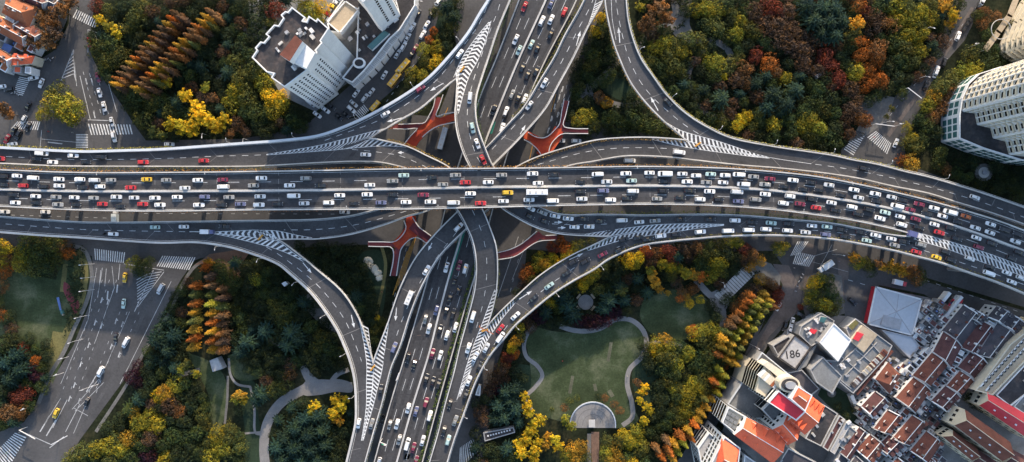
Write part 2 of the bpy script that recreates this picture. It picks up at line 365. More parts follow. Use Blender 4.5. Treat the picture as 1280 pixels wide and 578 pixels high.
# round seating plaza
rp = empty('round_plaza', P(732, 378)); tag(rp, 'small round paved circle with four benches in the park', 'plaza')
b = MB(); b.prism([(cos(i*pi/12)*3.6, sin(i*pi/12)*3.6) for i in range(24)], 0, .14); b.build('paving', M['path'], rp)
for i, a in enumerate((40, 140, 220, 320)):
    be = empty('park_bench', P(732 + 11.5*cos(radians(a)), 378 - 11.5*sin(radians(a)), 0) + Vector((0, 0, .0)), radians(a+90))
    tag(be, 'park bench at the %s side of the small round plaza' % ['upper right', 'upper left', 'lower left', 'lower right'][i], 'bench', 'benches round the small plaza')
    b = MB(); b.box((0, 0, .45), (2.6, .9, .1)); b.build('seat', M['rooftan'], be)
    b = MB(); b.box((0, -.45, .75), (2.6, .12, .5)); b.build('backrest', M['rooftan'], be)
    for s in (-1, 1):
        b = MB(); b.box((s*1.1, 0, .2), (.15, .8, .4)); b.build('leg', M['frame'], be)
# NE park paths
band('path', [(838,-20),(846,20),(852,40),(866,52),(885,50),(905,58),(914,72),(905,84)], 8, M['pave'], .06)
sheet('path', [(838,20),(850,0),(866,-10),(862,30),(868,46),(850,48),(840,40)], M['pave'], .07, sm=True)
band('path', [(860,100),(862,88),(872,70),(884,62)], 6, M['pave'], .062)
band('path', [(798,62),(806,48),(826,34),(842,28)], 5, M['pave'], .064)
band('path', [(852,95),(864,108),(870,125),(880,140),(905,150)], 6, M['pave'], .066)
band('path', [(722,122),(745,105),(768,82),(780,60)], 9, M['pave'], .06)
band('path', [(735,105),(738,118),(760,128),(790,132),(806,118)], 7, M['pave'], .064)
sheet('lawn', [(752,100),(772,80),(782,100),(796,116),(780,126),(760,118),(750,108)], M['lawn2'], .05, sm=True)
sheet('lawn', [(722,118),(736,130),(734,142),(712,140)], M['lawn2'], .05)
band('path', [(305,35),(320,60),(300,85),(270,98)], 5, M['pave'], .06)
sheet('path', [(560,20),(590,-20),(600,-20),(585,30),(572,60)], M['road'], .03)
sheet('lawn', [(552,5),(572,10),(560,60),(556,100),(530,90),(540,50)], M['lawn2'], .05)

# ---- street markings: (one object per street area)
def quadline(b, x0, y0, x1, y1, wpx, z, m=0):
    a = Vector((x0, y0)); c = Vector((x1, y1)); d = (c-a).normalized(); n = Vector((-d.y, d.x))*wpx/2
    q = [P(*(a+n)), P(*(a-n)), P(*(c-n)), P(*(c+n))]
    q = [(v.x, v.y) for v in q]; q = ccw(q); b.face([(x, y, z) for x, y in q], m)
def crosswalk(poly4, n, z=.05, fill=.42, name='crosswalk'):
    """poly4: A-B is one long side, D-C the other; n stripes run from AB to DC"""
    A, B, Cc, D = [Vector(p) for p in poly4]; b = MB()
    for i in range(n):
        t0 = i/n; t1 = (i+fill)/n
        q = [A.lerp(B, t0), A.lerp(B, t1), D.lerp(Cc, t1), D.lerp(Cc, t0)]
        q = ccw([tuple(P(*v).xy) for v in q]); b.face([(x, y, z) for x, y in q])
    return tag(b.build(name, M['white']), kind='structure')
crosswalk([(96,12),(124,26),(120,36),(91,22)], 11)
crosswalk([(110,155),(165,156),(168,168),(114,169)], 15)
crosswalk([(22,152),(52,152),(49,163),(14,161)], 12)
crosswalk([(24,96),(16,118),(28,121),(38,99)], 10)
crosswalk([(95,168),(95,186),(110,186),(110,168)], 9)
crosswalk([(118,311),(158,316),(156,329),(119,325)], 14)
crosswalk([(203,320),(246,322),(238,338),(196,333)], 15)
crosswalk([(-8,568),(20,540),(34,545),(8,590)], 14)
crosswalk([(1072,164),(1054,188),(1066,196),(1082,168)], 11)
crosswalk([(1095,164),(1115,180),(1110,194),(1084,172)], 12)
crosswalk([(997,302),(1012,302),(1000,318),(988,320)], 6)
crosswalk([(996,315),(1020,320),(1012,334),(991,330)], 10)
crosswalk([(575,560),(592,548),(600,562),(574,588)], 9)
crosswalk([(443,142),(456,130),(462,138),(450,149)], 7)
sl_ = MB()
def lines(segs, wpx=.6, z=.05, mat='paintw', name='lane_marking'):
    b = MB()
    for s in segs: quadline(b, s[0], s[1], s[2], s[3], s[4] if len(s) > 4 else wpx, z)
    return tag(b.build(name, M[mat]), kind='structure')
def dash(x0, y0, x1, y1, n, on=.4, w=.6):
    return [(x0+(x1-x0)*i/n, y0+(y1-y0)*i/n, x0+(x1-x0)*(i+on)/n, y0+(y1-y0)*(i+on)/n, w) for i in range(n)]
sg = []
# NW junction
sg += [(100,95,113,150,.8),(110,150,136,151,1),(128,78,146,140,.6),(92,62,76,102,.8),(92,62,96,108,.8),(52,163,50,188,.6),(52,174,95,178,.6),(60,178,78,180,1.2),(110,37,110,66,.6),(110,37,124,42,.6),(118,42,122,50,.6)]
for i in range(7): t = .25+.11*i; sg += [(92-16*t, 62+40*t, 92+.6*t, 56+40*t, .9), (92+.6*t, 56+40*t, 92+4*t, 62+46*t, .9)]
sg += dash(104,90,120,148,6) + dash(112,92,128,148,5) + dash(120,90,138,150,5)
for x, y in ((107,98),(114,98),(117,140),(128,136)): sg += [(x, y, x+2, y+8, 1.4)]
# SW junction
sg += [(155,330,205,338,.8),(128,335,122,372,.6),(150,330,148,350,.7),(192,338,168,390,.8),(205,340,172,384,.7),(170,355,192,338,.5),(90,512,124,474,.6),(94,514,130,478,.6),(24,538,64,556,.9),(62,560,80,546,1),(92,510,110,520,.6),(214,352,150,480,.6)]
for i in range(10): t = i/10.; sg += [(171+1*t, 350+36*t, 178+6*(1-t), 343+36*t, .9), (178+6*(1-t), 343+36*t, 186+16*(1-t)-6*t, 340+34*t, .9)] if i < 9 else []
for off in (0, 9, 18): sg += dash(128+off, 350, 76+off*1.1, 495, 12, .3, .5)
for off in (0, 9): sg += dash(150+off, 390, 108+off, 500, 9, .3, .5)
sg += dash(174, 390, 146, 455, 6, .3, .5); sg += [(121,335,110,400,.5),(110,400,76,480,.5),(140,333,143,360,.5),(143,360,118,430,.5)]
sg += [(135,364,134,375,1.6),(147,356,146,366,1.6),(120,470,108,490,1),(70,525,58,545,1.4),(62,520,50,540,1.4)]
for x, y in ((128,372),(136,374),(120,400),(128,404),(112,428),(146,398),(154,402),(102,452),(160,420),(150,440),(94,478),(88,495),(100,498),(140,430)): sg += [(x, y, x-2.2, y+7, 1.3), (x-.4, y+1, x+1.6, y+3, .9)]
sg += [(126,338,124,360,.6),(133,336,131,358,.6),(162,390,120,486,.45),(84,500,66,535,.7),(100,505,82,540,.7),(76,498,56,530,.6),(110,500,92,542,.6)]
rr_ = random.Random(3)
# centre ground streets
sg += dash(712,95,690,175,7) + dash(702,112,684,170,5) + [(716,110,700,150,.5),(690,84,678,108,1)]
sg += dash(508,310,486,400,8) + dash(654,300,636,372,6) + [(648,296,622,372,.6),(660,300,640,350,.6)]
sg += dash(470,145,548,40,12,.35,.5) + dash(-20,268,140,273,14,.4,.6) + dash(1060,350,1300,420,16,.4,.6) + dash(180,267,460,268,18,.3,.5)
sg += dash(1060,318,1280,392,16,.4,.5) + [(1026,332,1040,306,.5),(1018,320,1046,312,.5),(1060,340,1010,326,.3)]
sg += dash(1204,30,1100,160,14,.35,.5) + dash(960,440,880,580,12,.35,.5) + dash(40,196,560,205,30,.35,.5)
for x, y in ((700,118),(694,130),(698,140),(690,145),(704,108),(686,160)): sg += [(x, y, x-1.6, y+7, 1.5)]
lines(sg)
yl = []
for i in range(5): yl += [(522-3.2*i, 290+6*i, 505-3.5*i, 345+6*i, .7)]
yl += [(695,118,689,140,.7),(668,172,660,208,.7),(560,135,548,160,.7),(556,150,552,175,.6),(592,205,588,222,.8)]
lines(yl, mat='yellow', z=.052)

# ------------------------------------------------------------------ elevated roads
XM = [(-80,19),(0,19.5),(300,23),(600,27.5),(900,21.5),(1137,20),(1400,18)]
def zmain(x, y): return table(XM, x)
def hump(x, y, top, base):
    d = sqrt((x-604)**2 + (y-235)**2); t = max(0, min(1, (d-40)/150)); t = t*t*(3-2*t)
    return top + (base-top)*t
def bE(x): return 16 if x < 764 else (16 + 4*(x-764)/(1137-764) if x < 1137 else zmain(x, 0))
def zT1(x, y): return hump(x, y, 22.3, bE(x)) if x < 900 else bE(x)
def zT2(x, y): return hump(x, y, 22.3, 16)
def zT3(x, y): return hump(x, y, 17.2, table([(400,15),(600,16)], x))
def zT4(x, y): return hump(x, y, 17.2, table([(480,15),(800,17)], x))
def zA(x, y): return 16
def zC(x, y): return 15
def zD(x, y): return 17
def zB(x, y): return bE(x)
def zNS(x, y): return 10.0
MAIN_T = [(-70,209),(0,212.5),(100,216),(200,216),(300,215),(400,213.5),(500,211.5),(600,211),(700,210),(800,208.5),(900,210.5),(960,214.5),(1020,221),(1081,232.5),(1131,243.8),(1160,251),(1205,263.5),(1244,275.5),(1280,289),(1345,314)]
MAIN_B = [(-70,256),(0,258),(100,262.6),(200,264),(300,262.7),(400,262),(500,261.5),(600,259.5),(700,257),(800,255.5),(880,256.5),(960,261.5),(1020,268.7),(1068,276),(1117,286.6),(1137,292),(1160,298),(1200,309),(1240,323),(1280,339),(1345,366)]
MAIN_M = [(-70,234),(0,237),(100,239.5),(200,239.5),(300,239),(400,238),(500,236.5),(600,234.5),(700,233.5),(800,232.5),(880,233.7),(960,238),(1040,248),(1113,261),(1187,280.5),(1280,314),(1345,340)]
BA = [(-70,192),(0,195.5),(69,199),(116,199.7),(200,198.5),(270,195.5),(332,193.5),(400,186),(439,180),(462,173.5)]       # boundary north-west pair
N1B = [(573,96),(580,80),(593,58),(604,40),(614,26),(626,0),(646,-50)]
A_T = [(-70,182),(0,184.8),(70,188.7),(109,190),(156,188.7),(200,187.3),(306,179.7),(356,176),(400,170),(430,159.5),(464,144),(507,119),(535,99),(561,72),(585,42.5),(601,16),(611,0),(634,-50)]
A_B = BA + [(473,166),(485,160),(500,151),(526,136),(545,120),(565,103)] + N1B
T2_T = BA + [(484,177),(509,183.3),(534,195),(561,209),(585,232),(603,262),(613,286),(620,307),(622,329),(621,358.6),(616.7,383),(608,410),(592,452),(574,496),(563,527),(554,560),(536,615)]
T2_B = [(-70,203),(0,204.4),(70,207.5),(100,208),(200,208.3),(300,208.3),(331,207.5),(400,203.6),(447,202),(475,203),(494,206.7),(509,211),(545,232),(571,261),(584,284),(591.6,303),(595.6,329),(594,360),(584,400.6),(575,434),(567,468),(557,504),(548,540.5),(537,578),(527,615)]
T1_W = N1B[::-1] + [(570,130),(569,140),(571,163),(578,188),(588,210),(605,238),(627,260),(642,270),(670,284.5),(697,292),(733,294.8),(764,295.5),(790,291),(834,285.7),(871,282.8),(900,281.3),(932,282.5),(980,286),(1040,290),(1117,303),(1160,315),(1209,331),(1280,356),(1345,384)]
T1_E = [(656,-50),(638,0),(622.5,37.5),(611.5,71),(601,102.5),(596,120),(594.6,137),(596.7,156),(605.7,183),(616.7,208),(640,238),(676.6,260),(694,266.6),(716,269),(745,268),(802,269),(880,268),(930,269.6),(980,273.8),(1040,279.4),(1068,284.6),(1110,293),(1137,296),(1160,298),(1200,309),(1240,323),(1280,339),(1345,366)]
BC = [(-70,274),(5,280),(53,283.7),(102,287),(164,288.8),(212,289.5),(237,290),(262,290.7),(281,292.5),(309,295),(330,298),(347,299.5)]
T3_W = [(747,-50),(730,0),(705,46),(693,71),(676,99),(654,135),(637.5,153),(607,185.5),(578,212),(530,243),(462.5,264),(439,269.7),(400,274),(300,276),(200,277.5),(140,278),(100,277.5),(0,270.5),(-70,265)]
T3_E = [(776,-50),(754,0),(734,36),(717.5,71),(699,105),(682.5,135),(655.5,167),(615,208),(580,240),(533,264),(509,271),(478,282),(439,293),(400,298.6),(370,299)] + BC[::-1]
SC = [(466.7,454),(466.5,466),(465,481),(462.9,504),(457.5,529),(452.8,550),(447.7,578),(438,615)]
C_T = BC + [(370,315),(400,340),(429,366),(449.4,399),(462,436)] + SC
C_B = [(-70,284),(0,290),(50,294),(100,297),(200,303.5),(247,303),(278,307),(301.6,312.7),(348,330),(362,341),(391,368),(420,409),(430,430),(439,454),(443.7,475),(445.5,504),(445,527),(441,547),(433.5,578),(424,615)]
BD = [(857.5,175.6),(878,179),(900,184),(937,193.5),(962,197.5),(1015,205),(1057,211),(1085.6,216.4),(1113,222),(1142,229),(1172,236.6),(1227,253),(1269,267.7),(1345,296)]
T4_W = SC[::-1] + [(475,430),(484,407),(501,358.6),(520,322),(544,293),(571.7,265),(605,235),(647,208),(670,197),(700,187),(745,175.5),(800,172),(840,173.75)] + BD
T4_E = [(447,615),(456.4,578),(467,540.5),(478,503),(489,459.5),(500,433),(513,392),(526.7,358.6),(549,320.5),(581,287.7),(602,268),(640,240),(709,208),(740.6,202),(777.5,195.6),(802.5,195),(840,197),(865,200),(900,204),(930,207),(980,211),(1040,218),(1075,223.7),(1113,232.5),(1160,242),(1195,253),(1228,263),(1280,281),(1345,308)]
D_W = [(758,-50),(756,0),(760,26),(767.5,56),(773,71),(786,100),(802,123),(827.5,150),(850,169)] + BD
D_E = [(782,-50),(782.5,0),(786,31),(799.5,71),(816,96),(834,120.5),(858,143),(885,160),(912.5,172.5),(960,182.5),(1042,195),(1064,200),(1097,206),(1131.6,215),(1160,221.5),(1209,236),(1237,245),(1280,260),(1345,284)]
B_W = [(536,615),(554,560),(563,527),(574,496),(592,452),(608,410),(622,393),(648,368),(672.6,346),(697,329),(721,315.7),(735.6,309),(750,302),(764,295.5),(790,291),(834,285.7),(871,282.8),(900,281.3),(932,282.5),(980,286),(1040,290),(1117,303),(1160,315),(1209,331),(1280,356),(1345,384)]
B_E = [(549,615),(559,578),(568.5,547),(580,516),(595.5,474.6),(612,444.6),(632,420.5),(643.6,406.5),(663,389.6),(689.6,368),(716,351),(743,336),(760,324),(800,307),(840,301),(871,298),(900,295.5),(955,293.75),(992,294.8),(1040,298.75),(1075,304.6),(1117,313),(1140,319),(1174.6,328),(1209,340),(1244,352),(1280,367),(1345,396)]
NS_W = [(668,-50),(649,0),(621,72),(600,122),(580,185),(560,250),(537,340),(508,440),(489,502),(468,578),(458,615)]
NS_E = [(738,-50),(720.6,0),(684,71),(666,110),(650,150),(632,200),(615,265),(598,330),(582,383),(568,433),(548,504),(528,578),(518,615)]
NS_M = [(704,-50),(682.5,0),(650,71),(622.5,137.5),(605.7,181),(592,230),(575,300),(563,340),(549,392),(537,440),(517,504),(496,578),(485,615)]

DECKS = {}
class Deck: pass
def pwz(p, zf, dz=0):
    z = zf(p.x, p.y); v = P(p.x, p.y, z); v.z += dz; return v
def deck(key, name, label, L, R, zf, dz=0.0, piers=True, thick=1.2):
    d = Deck(); rl = smooth(L); rr = smooth(R); n = int(max(plen(rl), plen(rr))/3.5); d.L = resample(rl, n); d.R = resample(rr, n); d.n = n; d.zf = zf; d.dz = dz; d.key = key
    d.rawL = rl; d.rawR = rr
    d.root = empty(name, (0, 0, 0)); tag(d.root, label, 'elevated road', 'elevated roads of the interchange')
    b = MB(); W = [(pwz(a, zf, dz), pwz(c, zf, dz)) for a, c in zip(d.L, d.R)]
    for i in range(n-1):
        a, c = W[i]; a2, c2 = W[i+1]; t = Vector((0, 0, thick))
        b.face([a, a2, c2, c], 0)
        b.face([a - t, c - t, c2 - t, a2 - t], 1); b.face([a, a - t, a2 - t, a2], 1); b.face([c, c2, c2 - t, c - t], 1)
    b.build('road_deck', [M['deck'], M['conc_dark']], d.root)
    # expansion joints
    b = MB()
    for i in range(9, n-2, 22):
        a, c = W[i]; a2, c2 = W[i+1]; u = (a2-a).normalized()*.25; z = Vector((0, 0, .02))
        b.face([a+z, a+u+z, c+u+z, c+z])
    b.build('expansion_joint', M['conc_dark'] if key != 'NS' else M['roofdark'], d.root)
    if piers:
        for i in range(14, n-4, 26):
            a, c = W[i]; m = (a+c)/2; x, y = unP((m.x, m.y, m.z))
            if -20 < x < 1300 and -20 < y < 600:
                q = MB(); zt = m.z - thick; q.bar((m.x, m.y, 0), (m.x, m.y, zt-1.2), 1.0, n=10); ax = (c-a); ang = atan2(ax.y, ax.x)
                q.box((m.x, m.y, zt-.6), (min(ax.length*.8, 14), 1.8, 1.2), rz=ang); q.build('pier', M['conc_dark'], d.root)
    DECKS[key] = d; return d
def lat(d, i, f):
    return d.L[i].lerp(d.R[i], f)
def offset_line(raw, off):
    out = []
    for i, p in enumerate(raw):
        t = (raw[min(i+1, len(raw)-1)] - raw[max(i-1, 0)]).normalized(); out.append(p + Vector((-t.y, t.x))*off)
    return out
def clipseg(raw, a, b):
    """part of raw between the points nearest to a and b"""
    ia = min(range(len(raw)), key=lambda i: (raw[i]-Vector(a)).length) if a else 0
    ib = min(range(len(raw)), key=lambda i: (raw[i]-Vector(b)).length) if b else len(raw)-1
    if ia > ib: ia, ib = ib, ia
    return raw[ia:ib+1]
def wall(d, raw, width=.45, h=1.0, mat='conc', name='parapet', h0=-.6, off=0.0, parent=None):
    """wall standing along a px polyline on a deck (width in metres)"""
    n = max(3, int(plen(raw)/3.5)); pl = resample(raw, n); b = MB(); W = [pwz(p, d.zf, d.dz) for p in pl]
    rows = []
    for i, p in enumerate(W):
        t = (W[min(i+1, n-1)] - W[max(i-1, 0)]); t.z = 0; t.normalize(); nn = Vector((-t.y, t.x, 0))
        c = p + nn*off
        rows.append([c + nn*width/2 + Vector((0,0,h0)), c + nn*width/2 + Vector((0,0,h)), c - nn*width/2 + Vector((0,0,h)), c - nn*width/2 + Vector((0,0,h0))])
    for r, s in zip(rows, rows[1:]):
        for k in range(3): b.face([r[k], s[k], s[k+1], r[k+1]])
    b.face(rows[0]); b.face(rows[-1][::-1])
    return b.build(name, M[mat], parent or d.root)
def hedge(d, raw, off, col, width=.9, dens=5.0, name='planter_hedge', dz=.3, size=.32, hh=.8):
    n = max(3, int(plen(raw)/3)); pl = resample(raw, n); b = MB(); W = [pwz(p, d.zf, d.dz) for p in pl]
    for i in range(n-1):
        t = W[i+1]-W[i]; ln = t.length; t.z = 0
        if ln < 1e-5: continue
        t.normalize(); nn = Vector((-t.y, t.x, 0)); k = int(ln*dens*width*1.6)
        for _ in range(k):
            p = W[i].lerp(W[i+1], random.random()) + nn*(off + random.uniform(-.5, .5)*width) + Vector((0, 0, dz + random.random()*hh))
            leafquad(b, p, Vector((random.gauss(0, .7), random.gauss(0, .7), 1)), size*random.uniform(.6, 1.3))
    o = b.build(name, M['leaf'], d.root); o.color = (*col, 1); return o
def leafquad(b, p, nrm, s, aspect=1.0):
    nrm = nrm.normalized(); a = nrm.orthogonal().normalized(); c = nrm.cross(a)
    r = random.random()*6.283; u = (a*cos(r) + c*sin(r))*s*.5*aspect; v = (c*cos(r) - a*sin(r))*s*.5
    b.face([p-u-v, p+u-v*.7, p+u*.9+v, p-u*.8+v])
def dashes(d, f, on, period, w=.16, raw=None, i0=0, i1=None, name='lane_marking', mat='white', phase=0.0):
    """dashed line at lateral fraction f"""
    i1 = i1 if i1 is not None else d.n-1
    pl = raw if raw else [lat(d, i, f) for i in range(i0, i1+1)]
    Wp = [pwz(p, d.zf, d.dz + .03) for p in pl]; b = MB(); s = phase; acc = 0
    L = [0]
    for i in range(1, len(Wp)): L.append(L[-1] + (Wp[i]-Wp[i-1]).length)
    def at(t):
        t = max(0, min(L[-1]-1e-4, t))
        lo, hi = 0, len(L)-1
        while hi-lo > 1:
            m = (lo+hi)//2
            if L[m] <= t: lo = m
            else: hi = m
        p = Wp[lo].lerp(Wp[hi], (t-L[lo])/max(1e-6, L[hi]-L[lo])); tt = (Wp[hi]-Wp[lo]).normalized(); return p, Vector((-tt.y, tt.x, 0))
    while s < L[-1]:
        e = min(s+on, L[-1]); k = max(1, int((e-s)/3))
        for j in range(k):
            p, n = at(s+(e-s)*j/k); q, m = at(s+(e-s)*(j+1)/k)
            b.face([p-n*w/2, q-m*w/2, q+m*w/2, p+n*w/2])
        s += period
    return b.build(name, M[mat], d.root)
def solid(d, raw, w=.16, name='edge_line', mat='white'):
    n = max(3, int(plen(raw)/4)); return dashes(d, 0, 1e9, 2e9, w, raw=resample(raw, n), name=name, mat=mat)
def stripes(d, A, B, n, lean, fill=.42, name='chevron_marking', dz=.035, vee=True, border=True):
    """V (or slanted) stripes between px polylines A and B; apex shifted by lean px along the axis"""
    ra = smooth(A); rb = smooth(B); m = 200; a = resample(ra, m); c = resample(rb, m); b = MB()
    Lax = plen([x.lerp(y, .5) for x, y in zip(a, c)])
    def at(l, t):
        t = max(0, min(.9999, t))*(m-1); i = int(t); return l[i].lerp(l[i+1], t-i)
    for k in range(n):
        t0 = k/n; t1 = (k+fill)/n
        wd = (at(a, t0)-at(c, t0)).length; sh = (lean/Lax)*min(1, wd/(18 if vee else 8))*(1.0 if vee else 1.6)
        segs = [(a, 0, 0), ('m', sh, .5), (c, 0, 1)] if vee else [(a, 0, 0), (c, sh, 1)]
        pts0 = []; pts1 = []
        for (l, s, f) in segs:
            for (tt, out) in ((t0, pts0), (t1, pts1)):
                p = at(a, tt+s).lerp(at(c, tt+s), f); out.append(pwz(p, d.zf, d.dz+dz))
        for i in range(len(pts0)-1): b.face([pts0[i], pts1[i], pts1[i+1], pts0[i+1]])
    o = b.build(name, M['white'], d.root)
    if border:
        solid(d, ra, .22, 'edge_line'); solid(d, rb, .22, 'edge_line')
    return o
def arrow(d, px, py, ang_px, ln=5.5, w=.35):
    """straight lane arrow; ang_px = direction vector in px"""
    b = MB(); c = pwz(Vector((px, py)), d.zf, d.dz+.03); u = Vector((ang_px[0], -ang_px[1], 0)).normalized(); n = Vector((-u.y, u.x, 0))
    b.face([c-u*ln/2-n*w/2, c+u*ln*.15-n*w/2, c+u*ln*.15+n*w/2, c-u*ln/2+n*w/2]); b.face([c+u*ln*.15-n*.75, c+u*ln/2, c+u*ln*.15+n*.75])
    b.build('arrow_marking', M['white'], d.root)

YG = (.34, .30, .045); GR = (.07, .11, .03); OR = (.50, .26, .07); RD = (.30, .09, .05)
# --- main highway
mainr = deck('MAIN', 'elevated_highway', 'wide double highway crossing the whole picture from left to right on top', MAIN_T, MAIN_B, zmain, 0)
wall(mainr, mainr.rawL, .5, 1.2); wall(mainr, clipseg(mainr.rawR, None, (1137,292)), .5, 1.2)
MM = smooth(MAIN_M); wall(mainr, MM, .75, .9, h0=0, name='median_barrier')
hedge(mainr, clipseg(mainr.rawL, None, (1205,263)), .75, OR, .7, 4, 'flower_planter', .7, .3, .5)
hedge(mainr, clipseg(mainr.rawR, None, (1137,292)), -.7, (.36,.17,.09), .5, 3.5, 'flower_planter', .5, .3, .4)
def between(A, B, f, n=330):
    a = resample(smooth(A), n); c = resample(smooth(B), n); return [x.lerp(y, f) for x, y in zip(a, c)]
dashes(mainr, 0, 5.6, 14.2, .17, raw=between(MAIN_T, MAIN_M, .54)); dashes(mainr, 0, 5.6, 14.2, .17, raw=between(MAIN_M, MAIN_B, .49), phase=4)
solid(mainr, between(MAIN_T, MAIN_M, .1), .14); solid(mainr, between(MAIN_T, MAIN_M, .93), .14); solid(mainr, between(MAIN_M, MAIN_B, .07), .14); solid(mainr, clipseg(between(MAIN_M, MAIN_B, .92), None, (1120,285)), .14)
for A__, B__, f in ((MAIN_T, MAIN_M, .3), (MAIN_T, MAIN_M, .74), (MAIN_M, MAIN_B, .27), (MAIN_M, MAIN_B, .7)):
    dashes(mainr, 0, 1e9, 2e9, 1.5, raw=between(A__, B__, f), name='lane_wear', mat='track')
# --- NS highway
ns = deck('NS', 'elevated_highway', 'straight six lane highway running from top centre to lower centre under the ramps', NS_W, NS_E, zNS, 0)
wall(ns, ns.rawL, .5, 1.0); wall(ns, ns.rawR, .5, 1.0); NM = smooth(NS_M); wall(ns, NM, .8, .9, h0=0, name='median_barrier')
for f in (.34, .66):
    dashes(ns, 0, 5.6, 14.5, .17, raw=between(NS_W, NS_M, f)); dashes(ns, 0, 5.6, 14.5, .17, raw=between(NS_M, NS_E, f), phase=5)
for A__, B__, ff in ((NS_W, NS_M, (.18, .5, .82)), (NS_M, NS_E, (.18, .5, .82))):
    for f in ff: dashes(ns, 0, 1e9, 2e9, 1.3, raw=between(A__, B__, f), name='lane_wear', mat='track')
hedge(ns, clipseg(ns.rawR, (600,320), None), -1.3, (.10,.15,.035), 1.3, 5, 'planter_hedge', .1, .4)
gp = MB()
for (a, bb) in (((583,268),(560,350)),):
    A_ = P(*a, 10); B_ = P(*bb, 10); n_ = Vector((.95, .3, 0)); gp.face([A_-n_*.8+Vector((0,0,.05)), B_-n_*.3+Vector((0,0,.05)), B_+n_*1.2+Vector((0,0,.05)), A_+n_*2.4+Vector((0,0,.05))])
gp.build('green_median_paint', M['green'], ns.root)
gp = MB(); A_ = P(617,153,10); B_ = P(612,168,10); n_ = Vector((.95,.3,0))
gp.face([A_-n_*.2+Vector((0,0,.05)), B_-n_*.2+Vector((0,0,.05)), B_+n_*1.3+Vector((0,0,.05)), A_+n_*1.0+Vector((0,0,.05))]); gp.build('green_median_paint', M['green'], ns.root)
# --- outer ramps
A = deck('A', 'elevated_ramp', 'outer ramp curving from the left edge up to the top past the mall', A_T, A_B, zA, 0)
wall(A, A.rawL, 1.1, 1.5, 'conc_blue'); wall(A, clipseg(A.rawR, (462,173.5), (573,96)), .5, 1.1)
hedge(A, clipseg(A.rawL, None, (215,187)), 1.1, YG, .9, 4)
hedge(A, clipseg(A.rawR, (485,160), (560,108)), -.8, (.16,.16,.05), .8, 3)
dashes(A, 0, 2.8, 5.6, .18, raw=clipseg(smooth([(400,174+4),(430,167),(475,150),(516,125),(548,98),(577,60),(596,35),(606,15),(618,-20)]), (405,176), None)); solid(A, between(A_T, A_B, .14), .14)
solid(A, clipseg(offset_line(A.rawR, -1.6), (485,160), (565,103)), .14)
dashes(A, 0, 2.8, 5.6, .18, raw=clipseg(offset_line(A.rawR, 0), None, (328,193)))
for x, y, v in ((546,109,(-12,7)),(493,150,(-15,4))): arrow(A, x, y, v, 7)
Cc = deck('C', 'elevated_ramp', 'outer ramp curving from the left edge down to the bottom past the south park', C_T, C_B, zC, 0)
wall(Cc, Cc.rawR, .9, 1.2); wall(Cc, clipseg(Cc.rawL, (347,299.5), (466.7,454)), .4, 1.1)
hedge(Cc, clipseg(Cc.rawL, (355,305), (462,440)), .8, (.14,.14,.12), .8, 2.5)
dashes(Cc, 0, 2.8, 5.6, .18, raw=clipseg(Cc.rawL, None, (240,290)))
dashes(Cc, 0, 2.8, 5.6, .2, raw=smooth([(333,309),(345,316),(362,328),(392,352),(414,376),(432,402),(444,430),(452,452)]))
solid(Cc, clipseg(offset_line(Cc.rawR, -2.6), None, None), .14)
solid(Cc, smooth([(381,325),(400,339),(428,364),(450,400),(455,430)]), .16)
for x, y, v in ((384,335,(10,12)),(441,402,(3,13))): arrow(Cc, x, y, v, 6)
D = deck('D', 'elevated_ramp', 'outer ramp curving from top centre to the right edge past the north-east park', D_E, D_W, zD, 0)
wall(D, D.rawL, .5, 1.1); wall(D, clipseg(D.rawR, None, (857,175)), .5, 1.1)
hedge(D, clipseg(D.rawL, None, (1131,215)), .75, YG, .8, 4); hedge(D, clipseg(D.rawR, None, (857,175)), -.7, (.42,.27,.10), .6, 4)
dashes(D, 0, 2.8, 5.6, .18, raw=smooth([(768,-20),(771,10),(777,40),(785,70),(799,100),(816,122),(838,142),(858,158),(874,168)]))
solid(D, clipseg(offset_line(D.rawL, -2.4), None, None), .14); solid(D, smooth([(937,190),(962,197),(1014,205)]), .2)
dashes(D, 0, 2.8, 5.6, .18, raw=clipseg(D.rawR, (1020,206), None))
for x, y, v in ((774,44,(-1,-12)),(818,130,(-6,-11))): arrow(D, x, y, v, 7)
solid(D, smooth([(757,-40),(764,0),(765,22),(770,50)]), .16)
Bb = deck('B', 'elevated_ramp', 'outer ramp curving from the bottom past the round lawn to the right edge', B_E, B_W, zB, 0)
wall(Bb, Bb.rawL, .55, 1.1); wall(Bb, clipseg(Bb.rawR, (608,410), (764,295.5)), .4, 1.1)
hedge(Bb, clipseg(Bb.rawL, (575,530), None), .8, (.30,.25,.06), .7, 3); hedge(Bb, clipseg(Bb.rawR, (612,405), (764,295.5)), -.8, (.12,.13,.05), .9, 3)
dashes(Bb, 0, 2.8, 8, .18, raw=clipseg(smooth([(560,560),(571,525),(590,478),(615,435),(640,400),(668,372),(700,347),(735,325),(775,308)]), (618,432), None))
solid(Bb, clipseg(offset_line(Bb.rawL, 1.6), None, None), .14)
dashes(Bb, 0, 2.8, 5.6, .18, raw=clipseg(Bb.rawR, (935,282), None))
for x, y, v in ((657,369,(11,-7)),(720,321,(11,-5))): arrow(Bb, x, y, v, 7)
